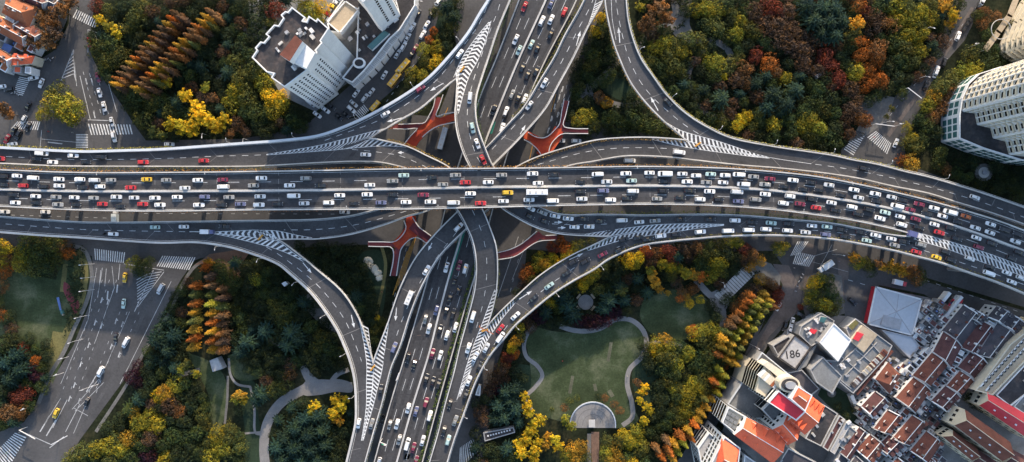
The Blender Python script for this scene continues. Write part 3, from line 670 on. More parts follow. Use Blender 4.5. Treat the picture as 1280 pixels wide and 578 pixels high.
# --- inner ramps
T1 = deck('T1', 'elevated_ramp', 'inner ramp from upper left of centre passing under the highway towards the right', T1_E, T1_W, zT1, -.03)
wall(T1, clipseg(T1.rawL, None, (1137,296)), .5, 1.1); wall(T1, clipseg(T1.rawR, (573,96), (764,295.5)), .5, 1.1)
hedge(T1, clipseg(T1.rawL, None, (605,180)), .9, (.06,.10,.03), 1.2, 4, dz=-.5); hedge(T1, clipseg(T1.rawL, (690,265), (1130,298)), .9, (.16,.19,.04), 1.2, 4)
dashes(T1, 0, 2.8, 5.6, .18, raw=smooth([(634,-40),(624,8),(612,40),(600,75),(592,100),(586,125),(584,150),(588,172),(597,198),(607,212)]))
dashes(T1, 0, 2.8, 5.6, .18, raw=smooth([(690,280),(712,281),(735,281),(765,280)]))
solid(T1, clipseg(offset_line(T1.rawR, -1.8), (573,100), (733,294)), .14); solid(T1, clipseg(offset_line(T1.rawL, 1.6), None, (1130,296)), .14)
for x, y, v in ((699,285,(16,-.5)),(695,278,(16,0))): arrow(T1, x, y, v, 6)
T2 = deck('T2', 'elevated_ramp', 'inner ramp from the left edge passing under the highway and down to the bottom', T2_T, T2_B, zT2, -.03)
wall(T2, T2.rawR, .5, 1.1); wall(T2, clipseg(T2.rawL, (462,173.5), (608,410)), .5, 1.1)
hedge(T2, clipseg(T2.rawR, None, (335,207.5)), -.9, (.30,.25,.045), 1.1, 4); hedge(T2, clipseg(T2.rawR, (480,203), (505,210)), -.8, (.45,.33,.05), .8, 4)
hedge(T2, clipseg(T2.rawL, (484,177), (561,209)), .8, (.40,.27,.06), 1.0, 4); hedge(T2, clipseg(T2.rawR, (590,370), None), -.9, (.12,.17,.04), 1.1, 5)
hedge(T2, clipseg(T2.rawL, (621,300), (612,405)), .7, (.10,.12,.04), .7, 3)
dashes(T2, 0, 2.8, 5.6, .16, raw=smooth([(440,187),(470,190),(500,195),(522,204),(540,213)])); 
dashes(T2, 0, 2.8, 7.5, .16, raw=smooth([(590,262),(602,290),(608,320),(608,350),(604,378),(594,415),(580,460)]))
solid(T2, clipseg(offset_line(T2.rawR, 2.0), None, None), .14)
arrow(T2, 504, 191, (-16, 0), 5)
T3 = deck('T3', 'elevated_ramp', 'inner ramp from the top passing under the highway and away to the left edge', T3_E, T3_W, zT3, -.03)
wall(T3, clipseg(T3.rawL, None, (347,299.5)), .5, 1.1); wall(T3, T3.rawR, .5, 1.1)
hedge(T3, clipseg(T3.rawR, None, (640,150)), -.9, (.20,.19,.05), 1.2, 4, dz=-.3)
dashes(T3, 0, 2.8, 6.2, .2, raw=smooth([(748,-20),(738,8),(723,36),(706,70),(690,98),(670,125),(645,155),(612,190)]))
dashes(T3, 0, 2.8, 5.6, .2, raw=smooth([(508,264),(484,271),(455,279),(420,285),(385,287.5),(355,287.5)]))
solid(T3, clipseg(offset_line(T3.rawL, 1.5), None, (400,298)), .14); solid(T3, clipseg(offset_line(T3.rawR, -1.6), None, None), .14)
for x, y, v in ((723,48,(3.5,-12)),(652,165,(7,-12))): arrow(T3, x, y, v, 7)
stripes(T3, [(754,0),(745,18),(734,36)], [(745,0),(740,18),(734,34)], 10, 4, vee=False)
T4 = deck('T4', 'elevated_ramp', 'inner ramp from the bottom passing under the highway and round to the right edge', T4_E, T4_W, zT4, -.03)
wall(T4, T4.rawL, .5, 1.1); wall(T4, clipseg(T4.rawR, (466.7,454), (857,175.6)), .5, 1.1)
hedge(T4, clipseg(T4.rawR, (647,208), (857,175.6)), -.8, (.46,.29,.10), 1.0, 4)
hedge(T4, clipseg(T4.rawL, (700,212), (1280,281)), -.6, (.42,.27,.15), .4, 2.5); hedge(T4, clipseg(T4.rawL, None, (500,433)), -.6, (.12,.12,.06), .8, 3)
dashes(T4, 0, 2.8, 5.6, .18, raw=smooth([(672,206),(690,201),(715,194),(745,188),(780,185),(815,185),(855,187)]))
dashes(T4, 0, 2.8, 6.5, .18, raw=smooth([(571,290),(552,314),(532,342),(515,372),(502,402),(494,425)]))
solid(T4, clipseg(offset_line(T4.rawL, 1.6), None, None), .14)
arrow(T4, 539, 306, (-6, 12), 6); arrow(T4, 495, 393, (-1, 13), 6)
rp_ = random.Random(5)
for key, n_ in (('A', 5), ('C', 5), ('D', 5), ('B', 4), ('T1', 5), ('T2', 5), ('T3', 5), ('T4', 5), ('NS', 5), ('MAIN', 9)):
    d = DECKS[key]
    for _ in range(n_):
        i = rp_.randrange(8, d.n-10); k = rp_.randint(2, 5); f0 = rp_.choice([.12, .3, .55, .7]) if key != 'MAIN' else rp_.choice([.08, .3, .58, .78]); f1 = f0 + (.22 if key != 'MAIN' else .13); b = MB()
        for j in range(k):
            q = [pwz(lat(d, i+j, f0), d.zf, d.dz+.008), pwz(lat(d, i+j+1, f0), d.zf, d.dz+.008), pwz(lat(d, i+j+1, f1), d.zf, d.dz+.008), pwz(lat(d, i+j, f1), d.zf, d.dz+.008)]; b.face(q)
        b.build('repair_patch', M[rp_.choice(['patch', 'track'])], d.root)
# gores
stripes(A, [(333,193.2),(400,181.7),(439,171.5),(462,165.5),(485,160)], [(333,194),(400,189),(430,186),(450,178),(462,173.8)], 27, 5.5)
stripes(T2, [(433,186),(450,180),(462,174.5),(484,178),(507,183)], [(425,187),(450,184.5),(478,182.7),(492,183),(508,184.2)], 13, -5, vee=False)
stripes(T1, [(614,26),(609,45),(596,78),(588,92),(582,108),(576,130),(573,142)], [(614,26),(600,45),(582,75),(570,92),(571,104),(572,120),(571,142)], 24, -5)
stripes(A, [(613,28),(600,48),(584,72),(573,95)], [(611,28),(596,46),(578,72),(567,97)], 16, -3, border=True)
stripes(T3, [(237,289.6),(265,290),(300,288.7),(325,288),(338,293),(347,298)], [(237,290.2),(262,291),(281,293.5),(309,296.5),(330,299),(347,300)], 15, -4.5)
stripes(T3, [(318,288),(335,288.2),(348,289),(370,294),(390,297.4)], [(334,297.5),(346,299),(358,298.7),(372,298.6),(390,298.4)], 11, -4, vee=False)
stripes(Cc, [(260,291),(281,292.8),(309,296),(335,300),(347,301),(365,315),(381,326)], [(258,291),(281,295),(309,301.7),(330,307),(341,310),(360,317),(379,327)], 19, -3, vee=False)
stripes(Cc, [(460,410),(464,440),(466.7,456),(466,475),(464,495),(457,528),(452,551)], [(449,400),(455,430),(458.4,455),(458,481),(458,504),(455.5,528),(451.6,551)], 31, 3, vee=False)
stripes(T4, [(484,404),(475,430),(467.2,456),(466.5,475),(464.5,495),(458,528),(453,551)], [(486,404),(482,430),(477.5,463),(472,485),(467.5,504),(460,530),(454,551)], 31, 3, vee=False)
stripes(T2, [(622,362),(617,383),(608.5,410),(592,452),(574,496)], [(618.5,362),(610,385),(603,404),(589,440),(571,500)], 30, 3, vee=False)
stripes(Bb, [(642,374),(622,393.5),(609,410.5),(593,452),(575,496)], [(644,379),(629,397),(614,418),(595,450),(574,492)], 30, 3, vee=False)
stripes(D, [(829,151),(850,163),(875,170.5),(900,177.5),(937,190),(962,197)], [(827,151),(846,167),(862,177),(900,184),(937,193),(962,197.4)], 26, 4, vee=False)
stripes(T4, [(815,173.3),(840,175),(858,177),(900,185),(937,194),(962,198)], [(815,174.4),(846,182),(865,185.6),(900,190.6),(937,195.5),(962,198.2)], 27, 4, vee=False)
stripes(T1, [(732,293),(760,288.5),(790,284.4),(815,281.5),(852,280),(905,280.6)], [(730,294.4),(764,294.6),(790,290.6),(834,285.5),(871,282.6),(905,281)], 31, -4.5, vee=False)
stripes(Bb, [(733,311),(750,303.5),(764,297),(790,292),(834,286.5),(871,283.3),(905,281.6)], [(735,313.5),(752,308),(775,301),(802,296),(834,291.5),(871,285.8),(905,282)], 31, -4.5, vee=False)
stripes(mainr, [(1140,289),(1195,304.5),(1237,317.7),(1280,334),(1340,360)], [(1140,293),(1160,298.4),(1200,309),(1240,323),(1280,339.4),(1340,365.5)], 38, 4, vee=False)
stripes(T1, [(1142,296),(1160,299),(1200,310),(1240,324),(1280,340),(1340,367)], [(1142,299),(1181,310.5),(1223,326),(1250,336),(1280,345.5),(1340,372)], 40, 3, vee=False)
# thin grass strip with fins between the highway and the upper right ramp
# ------------------------------------------------------------------ red footbridges
def footbridge(label, arms, hub, mats, z=6.2):
    root = empty('footbridge', (0, 0, 0)); tag(root, label, 'footbridge', 'red footbridges under the ramps')
    outl = smooth(hub + [hub[0]])[:-1] if len(hub) > 3 else []
    b = MB(); pts = [P(v.x, v.y, z) for v in outl]; b.prism([p.xy for p in pts], z-.8, z, 0, 1, True); b.build('hub_deck', [M[mats[0]], M['conc_dark']], root)
    for ai, (pl, w0, mt) in enumerate(arms):
        raw = resample(smooth(pl), max(4, int(plen(smooth(pl))/4))); b = MB(); rail = MB(); L = []; R = []
        for i, p in enumerate(raw):
            t = (raw[min(i+1, len(raw)-1)]-raw[max(i-1, 0)]).normalized(); nn = Vector((-t.y, t.x))*w0/2; L.append(P(*(p+nn), z)); R.append(P(*(p-nn), z))
        for i in range(len(raw)-1):
            u = Vector((0,0,.012*(ai+1))); t_ = Vector((0,0,.7)); b.face([L[i]+u, R[i]+u, R[i+1]+u, L[i+1]+u]); b.face([L[i]-t_, L[i+1]-t_, R[i+1]-t_, R[i]-t_], 1); b.face([L[i]+u, L[i+1]+u, L[i+1]-t_, L[i]-t_], 1); b.face([R[i]+u, R[i]-t_, R[i+1]-t_, R[i+1]+u], 1)
        b.build('walkway', [M[mt], M['conc_dark']], root)
    return root
def rails(root, lists, z=6.2):
    for pl in lists:
        d = Deck(); d.zf = lambda x, y: z; d.dz = 0; d.root = root; wall(d, smooth(pl), .3, 1.15, 'lampw', 'railing', 0)
        q = MB()
        for i, p in enumerate(smooth(pl)[::14]): pass
fb = footbridge('bright red footbridge beside the upper left ramp with three arms', [([(549,122),(545,136),(539,150)], 6.5, 'maroonbridge'), ([(484,158.5),(510,158),(534,156)], 6, 'maroonbridge'), ([(592,146),(572,146),(556,150),(540,158)], 9, 'redbridge'), ([(512,185),(520,172),(536,157)], 13, 'redbridge')], [(532,154),(538,148),(548,147),(552,152),(542,160),(532,168),(524,170),(526,160)], ('redbridge',))
rails(fb, [[(554,119),(549,134),(545,146),(556,143),(572,140.5),(584,139.5)], [(545,118),(542,134),(536,146),(531,154),(520,155),(498,156)], [(492,161.5),(510,161.8),(522,161),(514,170),(505,181)], [(528,172),(536,165),(548,158),(566,154),(584,151)]])
for a in ((539,150),(520,172),(572,146)):
    q = MB(); v = P(*a, 0); q.bar((v.x, v.y, 0), (v.x, v.y, 5.6), .45); q.build('pier', M['conc'], fb)
fb = footbridge('bright red footbridge beside the upper right ramp above the street', [([(708,126),(704,148),(701,160)], 6, 'maroonbridge'), ([(735,164),(715,163),(702,162)], 5, 'maroonbridge'), ([(656,168),(672,176),(684,184),(698,160)], 10, 'redbridge'), ([(676,196),(684,186),(698,166)], 15, 'redbridge')], [(662,168),(672,174),(684,172),(694,164),(704,160),(704,166),(694,174),(686,184),(684,192),(674,190),(664,178)], ('redbridge',))
rails(fb, [[(660,166),(668,171),(678,173),(686,170),(694,162),(699,156),(702,140),(705,124)], [(711,127),(707,144),(704,158),(715,161),(735,161.5)], [(735,167.5),(715,167.5),(702,168),(694,174),(688,182),(686,190)], [(655,175),(664,180),(674,190),(678,198)]])
for a in ((672,174),(702,150),(690,178)):
    q = MB(); v = P(*a, 0); q.bar((v.x, v.y, 0), (v.x, v.y, 5.6), .45); q.build('pier', M['conc'], fb)
fb = footbridge('bright red footbridge beside the lower left ramp with a forked hub', [([(460,305),(476,305.5),(494,306)], 5.5, 'maroonbridge'), ([(491,345),(494,325),(498,308)], 7, 'maroonbridge'), ([(514,270),(513,284),(504,298),(494,308)], 12, 'redbridge'), ([(514,282),(524,290),(536,300)], 10, 'maroonbridge')], [(507,276),(516,276),(524,288),(520,296),(512,298),(504,306),(498,312),(492,308),(496,302),(504,294),(508,286)], ('redbridge',))
rails(fb, [[(505,276),(508,284),(505,292),(494,302),(478,302.5),(461,302.5)], [(461,308),(478,308.5),(489,309),(492,314),(492,325),(488,345)], [(516,272),(524,284),(532,290),(539,295)], [(496,345),(499,325),(502,311),(512,300),(520,297),(526,299),(533,304)]])
for a in ((508,290),(494,325),(476,305)):
    q = MB(); v = P(*a, 0); q.bar((v.x, v.y, 0), (v.x, v.y, 5.6), .45); q.build('pier', M['conc'], fb)
fb = footbridge('dark red footbridge beside the lower right ramp curving over the street', [([(622,320),(640,316),(660,306),(676,292)], 8, 'maroonbridge'), ([(674,296),(686,298),(696,297)], 5, 'maroonbridge')], [(640,312),(652,306),(672,292),(678,294),(668,303),(650,316),(642,321)], ('maroonbridge',))
rails(fb, [[(620,316.5),(636,312.5),(650,306),(662,297),(671,289)], [(620,325),(641,321.5),(650,317),(662,308),(673,302),(694,300)], [(682,294.5),(696,294)]])
for a in ((636,317),(664,303)):
    q = MB(); v = P(*a, 0); q.bar((v.x, v.y, 0), (v.x, v.y, 5.6), .45); q.build('pier', M['conc'], fb)

# ------------------------------------------------------------------ vehicles
CARCOL = {'w': (.74,.74,.73), 'k': (.018,.018,.02), 'g': (.28,.28,.27), 'r': (.45,.025,.028), 'b': (.12,.13,.22), 'y': (.72,.45,.03), 't': (.42,.56,.52), 'o': (.60,.14,.02), 'm': (.20,.025,.05)}
CNAME = {'w': 'white', 'k': 'black', 'g': 'grey', 'r': 'red', 'b': 'blue', 'y': 'yellow', 't': 'pale green', 'o': 'orange', 'm': 'dark red'}
def car_mesh(kind):
    """returns dict part -> mesh list; car faces +X, wheels on z = 0"""
    if kind == 'van': Lh, Wh, zs, zr = 2.65, .95, 1.05, 1.95; cab = (-2.5, 1.75, -2.4, 1.15)
    elif kind == 'suv': Lh, Wh, zs, zr = 2.35, .94, 1.0, 1.68; cab = (-2.15, 1.05, -1.85, .35)
    else: Lh, Wh, zs, zr = 2.32, .90, .86, 1.43; cab = (-1.75, .95, -1.05, .15)
    b = MB()
    st = [(-Lh, .72, .80), (-Lh+.10, .88, .93), (-Lh+.5, .98, .98), (-.8, 1, 1.0), (.6, 1, 1.0), (Lh-.9, .98, .93), (Lh-.35, .93, .86), (Lh-.08, .82, .76), (Lh, .66, .68)]
    rings = []
    for x, wf, hf in st:
        w_ = Wh*wf; h_ = zs*hf
        rings.append([(x, -w_*.94, .28), (x, -w_, .45), (x, -w_, h_*.8), (x, -w_*.88, h_), (x, w_*.88, h_), (x, w_, h_*.8), (x, w_, .45), (x, w_*.94, .28)])
    k0 = 0
    for r in rings: b.v += r
    for i in range(len(rings)-1):
        for j in range(8):
            a = i*8+j; c = i*8+(j+1) % 8; b.f.append((a, c, c+8, a+8)); b.m.append(0)
    b.f.append(tuple(range(8))[::-1]); b.m.append(0); b.f.append(tuple((len(rings)-1)*8+i for i in range(8))); b.m.append(0)
    xr0, xf0, xr1, xf1 = cab; wb = Wh*.86; wt = Wh*.70 if kind != 'van' else Wh*.80
    # roof and pillars
    zb = zs*.96
    base = [(xr0, -wb, zb), (xf0, -wb, zb), (xf0, wb, zb), (xr0, wb, zb)]; top = [(xr1, -wt, zr), (xf1, -wt, zr), (xf1, wt, zr), (xr1, wt, zr)]
    mid = [tuple(Vector(p).lerp(Vector(q), .9)) for p, q in zip(base, top)]
    k = len(b.v); b.v += base + mid + [(xr1+.12, -wt*.86, zr+.04), (xf1-.12, -wt*.86, zr+.04), (xf1-.12, wt*.86, zr+.04), (xr1+.12, wt*.86, zr+.04)]
    for lv in (0, 4):
        for j in range(4): b.f.append((k+lv+j, k+lv+(j+1) % 4, k+lv+4+(j+1) % 4, k+lv+4+j)); b.m.append(0)
    b.f.append((k+8, k+9, k+10, k+11)); b.m.append(0)
    parts = {'body': b.mesh('body', M['paint'])}
    def pane(p0, p1, q1, q0, inset, out, name):
        P0, P1, Q1, Q0 = map(Vector, (p0, p1, q1, q0)); n = (P1-P0).cross(Q0-P0).normalized()*out; c = (P0+P1+Q1+Q0)/4
        g = MB(); pts = [p.lerp(c, inset) + n for p in (P0, P1, Q1, Q0)]; g.face(pts); return g.mesh(name, M['glass'])
    parts['windscreen'] = pane(base[1], base[2], mid[2], mid[1], .06, .02, 'windscreen')
    parts['rear_window'] = pane(base[3], base[0], mid[0], mid[3], .14, .02, 'rear_window')
    parts['side_window'] = [pane(base[0], base[1], mid[1], mid[0], .14, .02, 'side_window'), pane(base[2], base[3], mid[3], mid[2], .14, .02, 'side_window')]
    wm = MB(); wm.bar((0, -.11, 0), (0, .11, 0), .33, n=10); parts['wheel'] = wm.mesh('wheel', M['tyre'])
    lm = MB(); lm.box((0, 0, 0), (.12, .34, .14)); parts['headlight'] = lm.mesh('headlight', M['lens'])
    tm = MB(); tm.box((0, 0, 0), (.10, .30, .16)); parts['tail_light'] = tm.mesh('tail_light', M['tail'])
    parts['dim'] = (Lh, Wh, zs); return parts
CM = {k: car_mesh(k) for k in ('car', 'suv', 'van')}
def put_car(kind, loc, rot, col, label, cat, group, lift_pitch=0):
    pm = CM[kind]; Lh, Wh, zs = pm['dim']
    nm = {'car': 'car', 'suv': 'suv', 'van': 'minivan'}[kind]
    e = empty(nm, loc, rot); tag(e, label, cat, group)
    linked(pm['body'], 'body', e, color=col); linked(pm['windscreen'], 'windscreen', e); linked(pm['rear_window'], 'rear_window', e)
    for m_ in pm['side_window']: linked(m_, 'side_window', e)
    for sx in (-1, 1):
        for sy in (-1, 1): linked(pm['wheel'], 'wheel', e, (sx*Lh*.62, sy*(Wh-.1), .33))
    for sy in (-1, 1):
        linked(pm['headlight'], 'headlight', e, (Lh-.12, sy*Wh*.58, zs*.74)); linked(pm['tail_light'], 'tail_light', e, (-Lh+.05, sy*Wh*.56, zs*.76))
    return e
# road, description, list of (ox, oy, scale, "x,y,code ...") in enlarged-crop coordinates of the photograph
CARS = []
def cars(road, ox, oy, sc, s, ang=None):
    for t in s.split():
        p = t.split(','); CARS.append([road, ox + float(p[0])/sc, oy + float(p[1])/sc, p[2][0], p[2][1:], ang])
cars('A|T2', 0, 170, 6.4, '4,183,r 345,143,wv 295,187,k 428,212,w 592,160,w 695,213,k 815,172,k 1152,213,r')
cars('A|T2', 200, 170, 6.4, '355,200,r')
cars('MAIN', 0, 170, 6.4, '30,325,k 143,321,w 272,338,wv 478,348,w 645,350,w 762,356,wv 893,355,g 1178,350,y 35,392,k 192,400,r 355,405,k 480,400,w 668,412,k 806,407,w 1050,416,r')
cars('MAIN', 0, 240, 6.4, '115,24,k 292,36,w 455,42,g 600,46,w 755,50,g 937,42,w 1078,48,w 1245,50,w 130,87,w 298,88,k 470,102,g 615,103,k 825,98,r 967,116,k 1147,99,r 1285,105,w')
cars('C|T3', 0, 240, 6.4, '912,337,w 1245,283,t')
cars('MAIN', 200, 170, 6.4, '55,355,g 306,356,w 505,353,m 815,340,w 1170,341,g 204,419,w 510,409,wv 752,398,g 1040,398,w 1288,398,k')
cars('MAIN', 200, 240, 6.4, '142,43,w 362,41,b 556,44,g 805,38,w 1075,33,wv 316,106,w 497,105,k 648,98,b 795,105,w 946,97,k 1156,93,w')
cars('T3', 200, 240, 6.4, '195,279,w 520,277,k')
cars('T2', 400, 170, 6.4, '368,152,w')
cars('MAIN', 400, 170, 6.4, '400,395,w 583,362,g 672,317,t 897,333,k 1085,316,g 985,390,g 1163,374,r')
cars('MAIN', 400, 240, 6.4, '160,29,w 380,22,w 585,23,k 828,26,m 1205,15,w 72,88,w 275,94,k 490,87,b 690,83,w 885,81,w 1070,88,wv 1285,92,r')
cars('T4', 400, 240, 6.4, '1110,282,w')
cars('T1', 560, 135, 7.225, '222,183,t 265,325,w 317,470,r')
cars('T1', 560, 70, 8, '220,423,wv')
cars('T3', 560, 70, 8, '962,275,w 813,498,w')
cars('NS', 560, 70, 8, '745,120,k 797,190,k 883,155,k 640,390,g 703,425,k 768,435,w 468,530,k 580,560,w')
cars('NS', 560, 0, 8, '765,72,r 1030,40,b 1163,125,r 938,215,w 1030,202,w 1027,345,k 833,450,t 893,488,k 677,400,w 710,507,t')
cars('NS', 560, 135, 7.225, '520,55,k 410,20,k 490,185,w')
cars('A', 560, 0, 8, '118,545,w'); cars('A', 420, 100, 8, '845,92,m 495,343,w')
cars('MAIN', 600, 170, 6.4, '173,315,g 420,304,w 590,312,k 940,308,wv 1165,303,w 66,372,w 464,380,w 803,370,k 1012,368,w 1210,360,t 803,447,k 985,440,b 1222,443,wv')
cars('MAIN', 600, 240, 6.4, '222,8,y 188,75,w 392,65,w 582,73,wv 814,57,w 1043,65,w 1170,52,k')
cars('T4', 740, 170, 8, '868,167,wv')
cars('MAIN', 740, 170, 8, '572,372,w 728,382,wv 900,382,w 1038,400,w 1183,385,t 718,455,k 948,460,w 1140,467,g')
cars('MAIN', 740, 230, 8, '710,72,k 975,70,k 1173,77,w 647,150,g 880,140,k 1078,155,w 1262,157,k')
cars('T1', 600, 240, 6.4, '400,130,w 395,195,k 497,165,g 600,193,w 513,235,k 705,214,w 825,218,k 958,235,k 1133,228,wv 755,282,w 872,279,w')
cars('T1', 740, 230, 8, '470,382,w 628,370,g 885,357,k 1180,357,k')
cars('B', 740, 230, 8, '685,520,w 835,505,k 1080,480,w 560,555,k 460,540,k 315,556,k')
cars('B', 600, 240, 6.4, '1115,465,k 980,500,m 840,555,k 745,560,k')
cars('B', 600, 300, 4.13, '443,173,k 357,237,t 277,300,k 183,392,w 105,458,r 105,502,wv 32,555,w')
cars('T1', 880, 240, 8, '307,286,w 477,305,k 667,312,t 843,320,k 1075,340,w 1225,350,t')
cars('B', 880, 240, 8, '237,390,wv 443,382,wv 615,373,w 830,387,w 1012,405,w 1210,427,b')
cars('MAIN', 880, 190, 8, '208,237,w 345,230,wv 490,250,g 653,272,m 885,285,w 1063,308,k 1245,333,w 187,307,w 390,326,wv 605,328,g 795,350,k 990,378,k 1145,385,k 325,402,wv 608,425,w 855,445,w 1070,475,k 1270,510,w 340,495,b 512,477,g 790,515,w 955,522,m 1115,560,r')
cars('D', 1020, 200, 9.14, '535,103,k')
cars('MAIN', 1020, 200, 9.14, '427,343,w 670,390,w 858,427,w 985,463,k 1170,508,m 278,405,k 480,433,w 685,475,k 915,530,wv 405,540,w')
cars('MAIN', 1020, 250, 7.23, '175,95,k 473,90,k 620,115,t 755,152,w 895,175,m 375,130,k 572,168,w 768,225,w 925,250,k 845,90,m 990,128,k')
cars('T1', 1020, 250, 7.23, '227,270,k 402,295,k 535,320,w 675,352,w 790,378,k 940,405,g')
cars('B', 1020, 250, 7.23, '262,335,k 453,368,t 705,410,g 900,470,r')
cars('D', 1140, 220, 7.23, '560,195,w')
cars('MAIN', 1140, 220, 7.23, '193,293,w 335,330,wv 480,367,o 703,437,w 825,490,k 950,530,k 140,345,k 270,365,w 410,420,k 565,470,w 697,513,w 197,440,w 240,513,r 345,475,k 400,570,k 575,560,w')
cars('MAIN', 1140, 290, 7.23, '925,88,w 715,107,k 595,138,m 965,187,k 890,237,k')
cars('T1', 1140, 290, 7.23, '290,180,k 515,240,w 700,318,k 850,370,w 975,415,w')
cars('B', 1140, 290, 7.23, '215,230,y 340,252,k 690,375,wv 895,452,w')
cars('T4', 480, 260, 5.78, '308,450,w'); cars('T4', 480, 340, 5.78, '75,545,b'); cars('T4', 420, 430, 7.81, '440,445,k'); cars('T4', 420, 500, 7.41, '333,220,g'); cars('C', 420, 500, 7.41, '212,215,w')
cars('NS', 480, 260, 5.78, '452,430,w 545,415,m 588,440,w 512,525,k')
cars('NS', 480, 340, 5.78, '540,135,k 478,185,k 452,275,k 500,300,k 380,275,b 300,340,g 325,410,w 405,415,k 455,458,w 517,400,w')
cars('NS', 420, 430, 7.81, '705,135,k 765,200,k 943,95,m 1020,110,w 883,340,k 948,365,k 1003,390,k 880,570,m')
cars('NS', 420, 500, 7.41, '670,75,w 743,105,b 870,145,w 500,228,g 567,222,w 587,365,g 663,405,wv 720,440,m 805,375,w 745,560,m 400,575,w')
cars('T2', 480, 340, 5.78, '642,325,wv 610,550,w'); cars('T2', 420, 500, 7.41, '1055,35,k 1000,285,k')
cars('B', 560, 420, 3.66, '175,55,w 145,140,k 125,95,w 95,205,w 82,270,k'); cars('B', 420, 500, 7.41, '1105,190,g 1040,370,t')
cars('D', 700, 70, 8, '1075,465,k')
# on the street: ang = direction in px
side = (1.15, -2.1)
cars('side street north of centre', 440, 0, 5.78, '625,15,w 600,70,k 573,110,k 540,185,w 512,255,w 458,355,m 430,400,k 475,105,k 437,200,w 403,275,w 372,340,w 330,395,w 235,545,w', (1, -1.75))
cars('side street north of centre', 420, 100, 8, '205,135,w 355,125,w 290,185,w', (1, -1.35))
cars('side street north of centre', 420, 100, 8, '180,240,w 157,297,w 100,350,k 30,370,k', (1, .9))
cars('yard beside the mall', 310, 60, 5.78, '455,400,wv 563,450,w 605,425,k 503,485,w', (1, .75))
cars('car park behind the mall', 310, 0, 7.225, '700,165,w 730,135,r 755,105,g 780,70,y 810,35,w 840,5,w', (1, .55))
cars('upper left crossing', 0, 90, 5.505, '235,45,w', (1, -.2)); cars('upper left crossing', 0, 90, 5.505, '290,80,w', (-.4, 1)); cars('upper left crossing', 0, 90, 5.505, '198,240,k 170,332,w 103,405,k 200,378,k 135,435,k 55,463,r', (-.55, 1))
cars('upper left crossing', 0, 90, 5.505, '90,500,w 15,105,w 70,122,k', (-1, .15)); cars('upper left crossing', 0, 90, 5.505, '680,40,m 690,145,w 722,240,w 775,345,w 790,450,w', (.25, 1)); cars('upper left crossing', 0, 0, 5.78, '650,310,r', (.05, 1))
cars('street beneath the highway', 200, 170, 6.4, '80,68,w', (1, .03)); cars('street beneath the highway', 0, 240, 6.4, '45,160,w 370,162,w', (1, .03)); cars('street beneath the highway', 400, 240, 6.4, '200,162,w', (1, .03)); cars('street beneath the highway', 600, 170, 6.4, '640,40,w 770,42,w', (1, .03)); cars('street beneath the highway', 740, 170, 8, '375,250,wv', (1, .03))
cars('street beneath the highway', 420, 500, 7.41, '435,180,k', (-.25, 1))
cars('street beneath the highway', 310, 170, 6.4, '60,75,w', (1, .03))
cars('lower left crossing', 0, 430, 3.905, '495,135,wv', (-.5, 1)); cars('lower left crossing', 0, 430, 3.905, '427,282,k 278,338,y', (-.45, 1)); cars('lower left crossing', 0, 290, 2.0075, '405,143,wv 318,277,wv', (-.55, 1)); cars('lower left crossing', 0, 290, 2.0075, '315,115,y 312,180,t 292,265,k', (-.12, 1))
cars('street by the red roofed tower', 850, 430, 3.9, '260,210,wv', (-.55, 1)); cars('street by the red roofed tower', 960, 300, 5.78, '72,480,w', (-.5, 1)); cars('open yard on the right', 960, 300, 5.78, '605,445,k', (1, .9)); cars('open yard on the right', 960, 380, 6.425, '190,145,w 130,180,k 170,215,w', (-.3, 1)); cars('open yard on the right', 960, 380, 6.425, '262,90,k 265,175,w', (1, .6))
cars('street at the upper right', 980, 0, 5.78, '1150,455,k 1095,515,w 1250,265,w', (.45, -1)); cars('street at the upper right', 980, 90, 4.82, '850,85,k', (.45, -1)); cars('street at the upper right', 980, 90, 4.82, '910,10,w 670,430,w', (.45, -1))
cars('street at the upper right', 1180, 0, 5.25, '250,8,w 222,45,k 195,85,k 172,120,k 150,150,k 130,185,k', (.55, -1))
RNAME = {'MAIN': 'main highway', 'NS': 'north-south highway', 'A': 'upper left outer ramp', 'C': 'lower left outer ramp', 'D': 'upper right outer ramp', 'B': 'lower right outer ramp', 'T1': 'T1', 'T2': 'T2', 'T3': 'T3', 'T4': 'T4'}
ORD0 = ['', 'second', 'third', 'fourth', 'fifth', 'sixth', 'seventh', 'eighth', 'ninth', 'tenth', 'eleventh', 'twelfth', 'thirteenth', 'fourteenth', 'fifteenth', 'sixteenth', 'seventeenth', 'eighteenth', 'nineteenth', 'twentieth']
ORD = ORD0 + ['%s-%s' % (t, u) for t in ('twenty', 'thirty', 'forty', 'fifty', 'sixty', 'seventy', 'eighty') for u in ('first', 'second', 'third', 'fourth', 'fifth', 'sixth', 'seventh', 'eighth', 'ninth', 'tenth')]
def nearest(d, x, y):
    p = Vector((x, y)); n = d.n
    i = min(range(0, n), key=lambda i: (d.L[i].lerp(d.R[i], .5)-p).length)
    j = min(i+2, n-1); k = max(i-2, 0); m = (d.L[j].lerp(d.R[j], .5) - d.L[k].lerp(d.R[k], .5)).normalized()
    f = (p-d.L[i]).dot(d.R[i]-d.L[i])/max(1e-6, (d.R[i]-d.L[i]).length_squared)
    return i, m, f
MMr = smooth(MAIN_M); NMr = smooth(NS_M)
